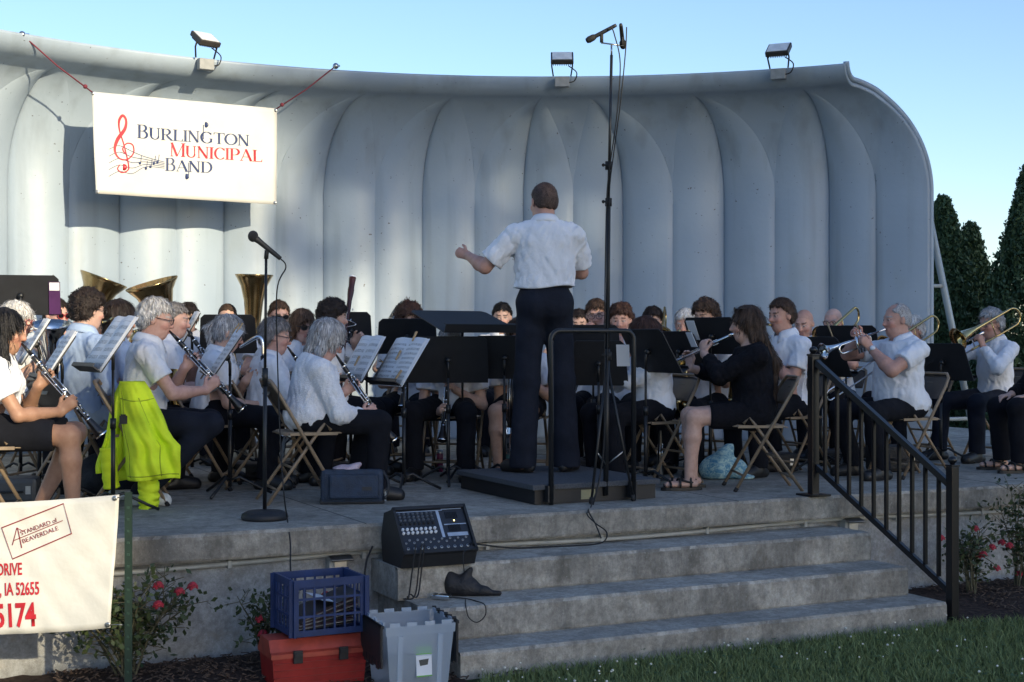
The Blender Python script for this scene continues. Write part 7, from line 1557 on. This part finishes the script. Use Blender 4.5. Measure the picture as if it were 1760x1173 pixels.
# ------------------------------------------------------------------ lower banner and its post
def text_mesh(s, size, fn, name, m, parent, sx=1.0, bold=0.0):
    cu = bpy.data.curves.new(name, 'FONT'); cu.body = s; cu.size = size; cu.offset = bold; cu.resolution_u = 3; o = bpy.data.objects.new('tmp', cu); me = bpy.data.meshes.new_from_object(o); bpy.data.objects.remove(o)
    for v in me.vertices: v.co = fn(v.co.x * sx, v.co.y)
    me.update(); return link(name, me, m, parent)
LD = 6.62
tpost = empty('sign_post', xy(222, 6.58, -.05), 0, 'dark green steel post with studs holding the lower left banner', 'post'); zt = at(218, 846, 6.58).z + .05
M['greenpost'] = mat('green_enamel', (.006, .022, .014), .5, 0, .15, 20)
mb = MB(); mb.box((0, -.012, zt / 2), (.034, .006, zt)); mb.box((0, .008, zt / 2), (.006, .034, zt)); mb.build('tee_section', M['greenpost'], tpost)
mb = MB()
for i in range(18): mb.box((0, -.018, .10 + i * .053), (.012, .007, .010))
mb.build('studs', mat('stud_paint', (.02, .05, .035), .5), tpost)
def lq(x, y, off=0):
    if off is None: off = lwv(x, y) + .008
    p = at(x, y, LD); return p + V(.0, -1, 0) * off
def lwv(x, y): return .005 * math.sin((x + y * .8) * .045) * max(0, (x + 60) / 260) + .006 * math.sin(x * .022 + y * .01) + .002 * math.sin(x * .11 - y * .09)
def lcor(u, v):
    tl, tr, br_, bl = (-420, 893), (206, 850), (190, 1079), (-420, 1117)
    x = (tl[0] * (1 - u) + tr[0] * u) * (1 - v) + (bl[0] * (1 - u) + br_[0] * u) * v; y = (tl[1] * (1 - u) + tr[1] * u) * (1 - v) + (bl[1] * (1 - u) + br_[1] * u) * v
    return lq(x, y + 2 * math.sin(u * PI * 3), lwv(x, y))
LP = lq(100, 900); lb = empty('sponsor_banner', LP, 0, 'white sponsor banner with red lettering tied to the green post at lower left', 'banner')
mb = MB(); mb.grid(lambda u, v: lcor(u, v) - LP, 90, 20); o = mb.build('sheet', mat('white_banner', (.54, .54, .52), .5, 0, .05, 5, .3, 9), lb); solidify(o, .002)
for x, y in ((199, 856), (187, 1073)): mb = MB(); mb.lathe([(.004, 0), (.010, .001), (.012, .004), (.010, .006), (.004, .006)], lq(x, y, .012) - LP, (0, -1, 0), 12); mb.build('grommet', M['steel'], lb)
mb = MB(); mb.tube([lq(200, 856, .012) - LP, lq(222, 850, .03) - LP, lq(224, 848, .02) - LP], .002, 5); mb.build('wire_tie', M['steel'], lb)
mb = MB(); mb.tube([lq(188, 1073, .012) - LP, lq(215, 1072, .03) - LP], .002, 5); mb.build('wire_tie', M['steel'], lb)
OFF = None; M['maroon'] = mat('maroon_ink', (.20, .015, .025), .5)
def lfn(x0, y0, ang, off=OFF):
    c, s = math.cos(ang), math.sin(ang)
    return lambda X, Y: lq(x0 + X * c + Y * s, y0 + X * s - Y * c, off) - LP
def lbl(s, x0, y0, x1, h, ang, m, name='lettering', bold=.0):
    cu = bpy.data.curves.new('w', 'FONT'); cu.body = s; cu.size = 1; o = bpy.data.objects.new('tmp', cu); me = bpy.data.meshes.new_from_object(o); bpy.data.objects.remove(o); xs = [v.co.x for v in me.vertices]; wd = max(xs); bpy.data.meshes.remove(me)
    size = h / .72; sx = (x1 - x0) / math.cos(ang) / (wd * size); text_mesh(s, size, lfn(x0, y0, ang), name, m, lb, sx, bold * size)
sa = -.345
lbl('STANDARD of', 37, 920.5, 99, 7.6, -.362, M['maroon']); lbl('BEAVERDALE', 40, 934.5, 101, 7.8, -.368, M['maroon'])
mb = MB(); fr_ = lambda p: lq(p.x, p.y, OFF) - LP
strokes(mb, [(4.5, 907), (109, 866), (124, 917), (22, 961)], 2.2, fr_, True); mb.build('sign_outline', M['maroon'], lb)
mb = MB(); strokes(mb, [(22, 937), (30, 907), (41, 914)], 1.5, fr_); strokes(mb, [(31, 907), (38, 942)], 1.6, fr_); strokes(mb, [(25, 929), (108, 895)], 1.3, fr_); mb.build('arrow_logo', M['maroon'], lb)
lbl('DRIVE', -4, 989, 38, 21, -.03, M['redink'], bold=.02); lbl(', IA 52655', 0, 1024, 68, 22, -.04, M['redink'], bold=.02); lbl('5174', -8, 1078, 62, 40, -.045, M['redink'], bold=.03)
# sponsor banner's far post, outside the left of the view
po = empty('sign_post', xy(-425, 6.58, -.05), 0, 'dark green steel post at the far end of the sponsor banner', 'post'); mb = MB(); mb.box((0, -.012, zt / 2), (.034, .006, zt)); mb.box((0, .008, zt / 2), (.006, .034, zt)); mb.build('tee_section', M['greenpost'], po)
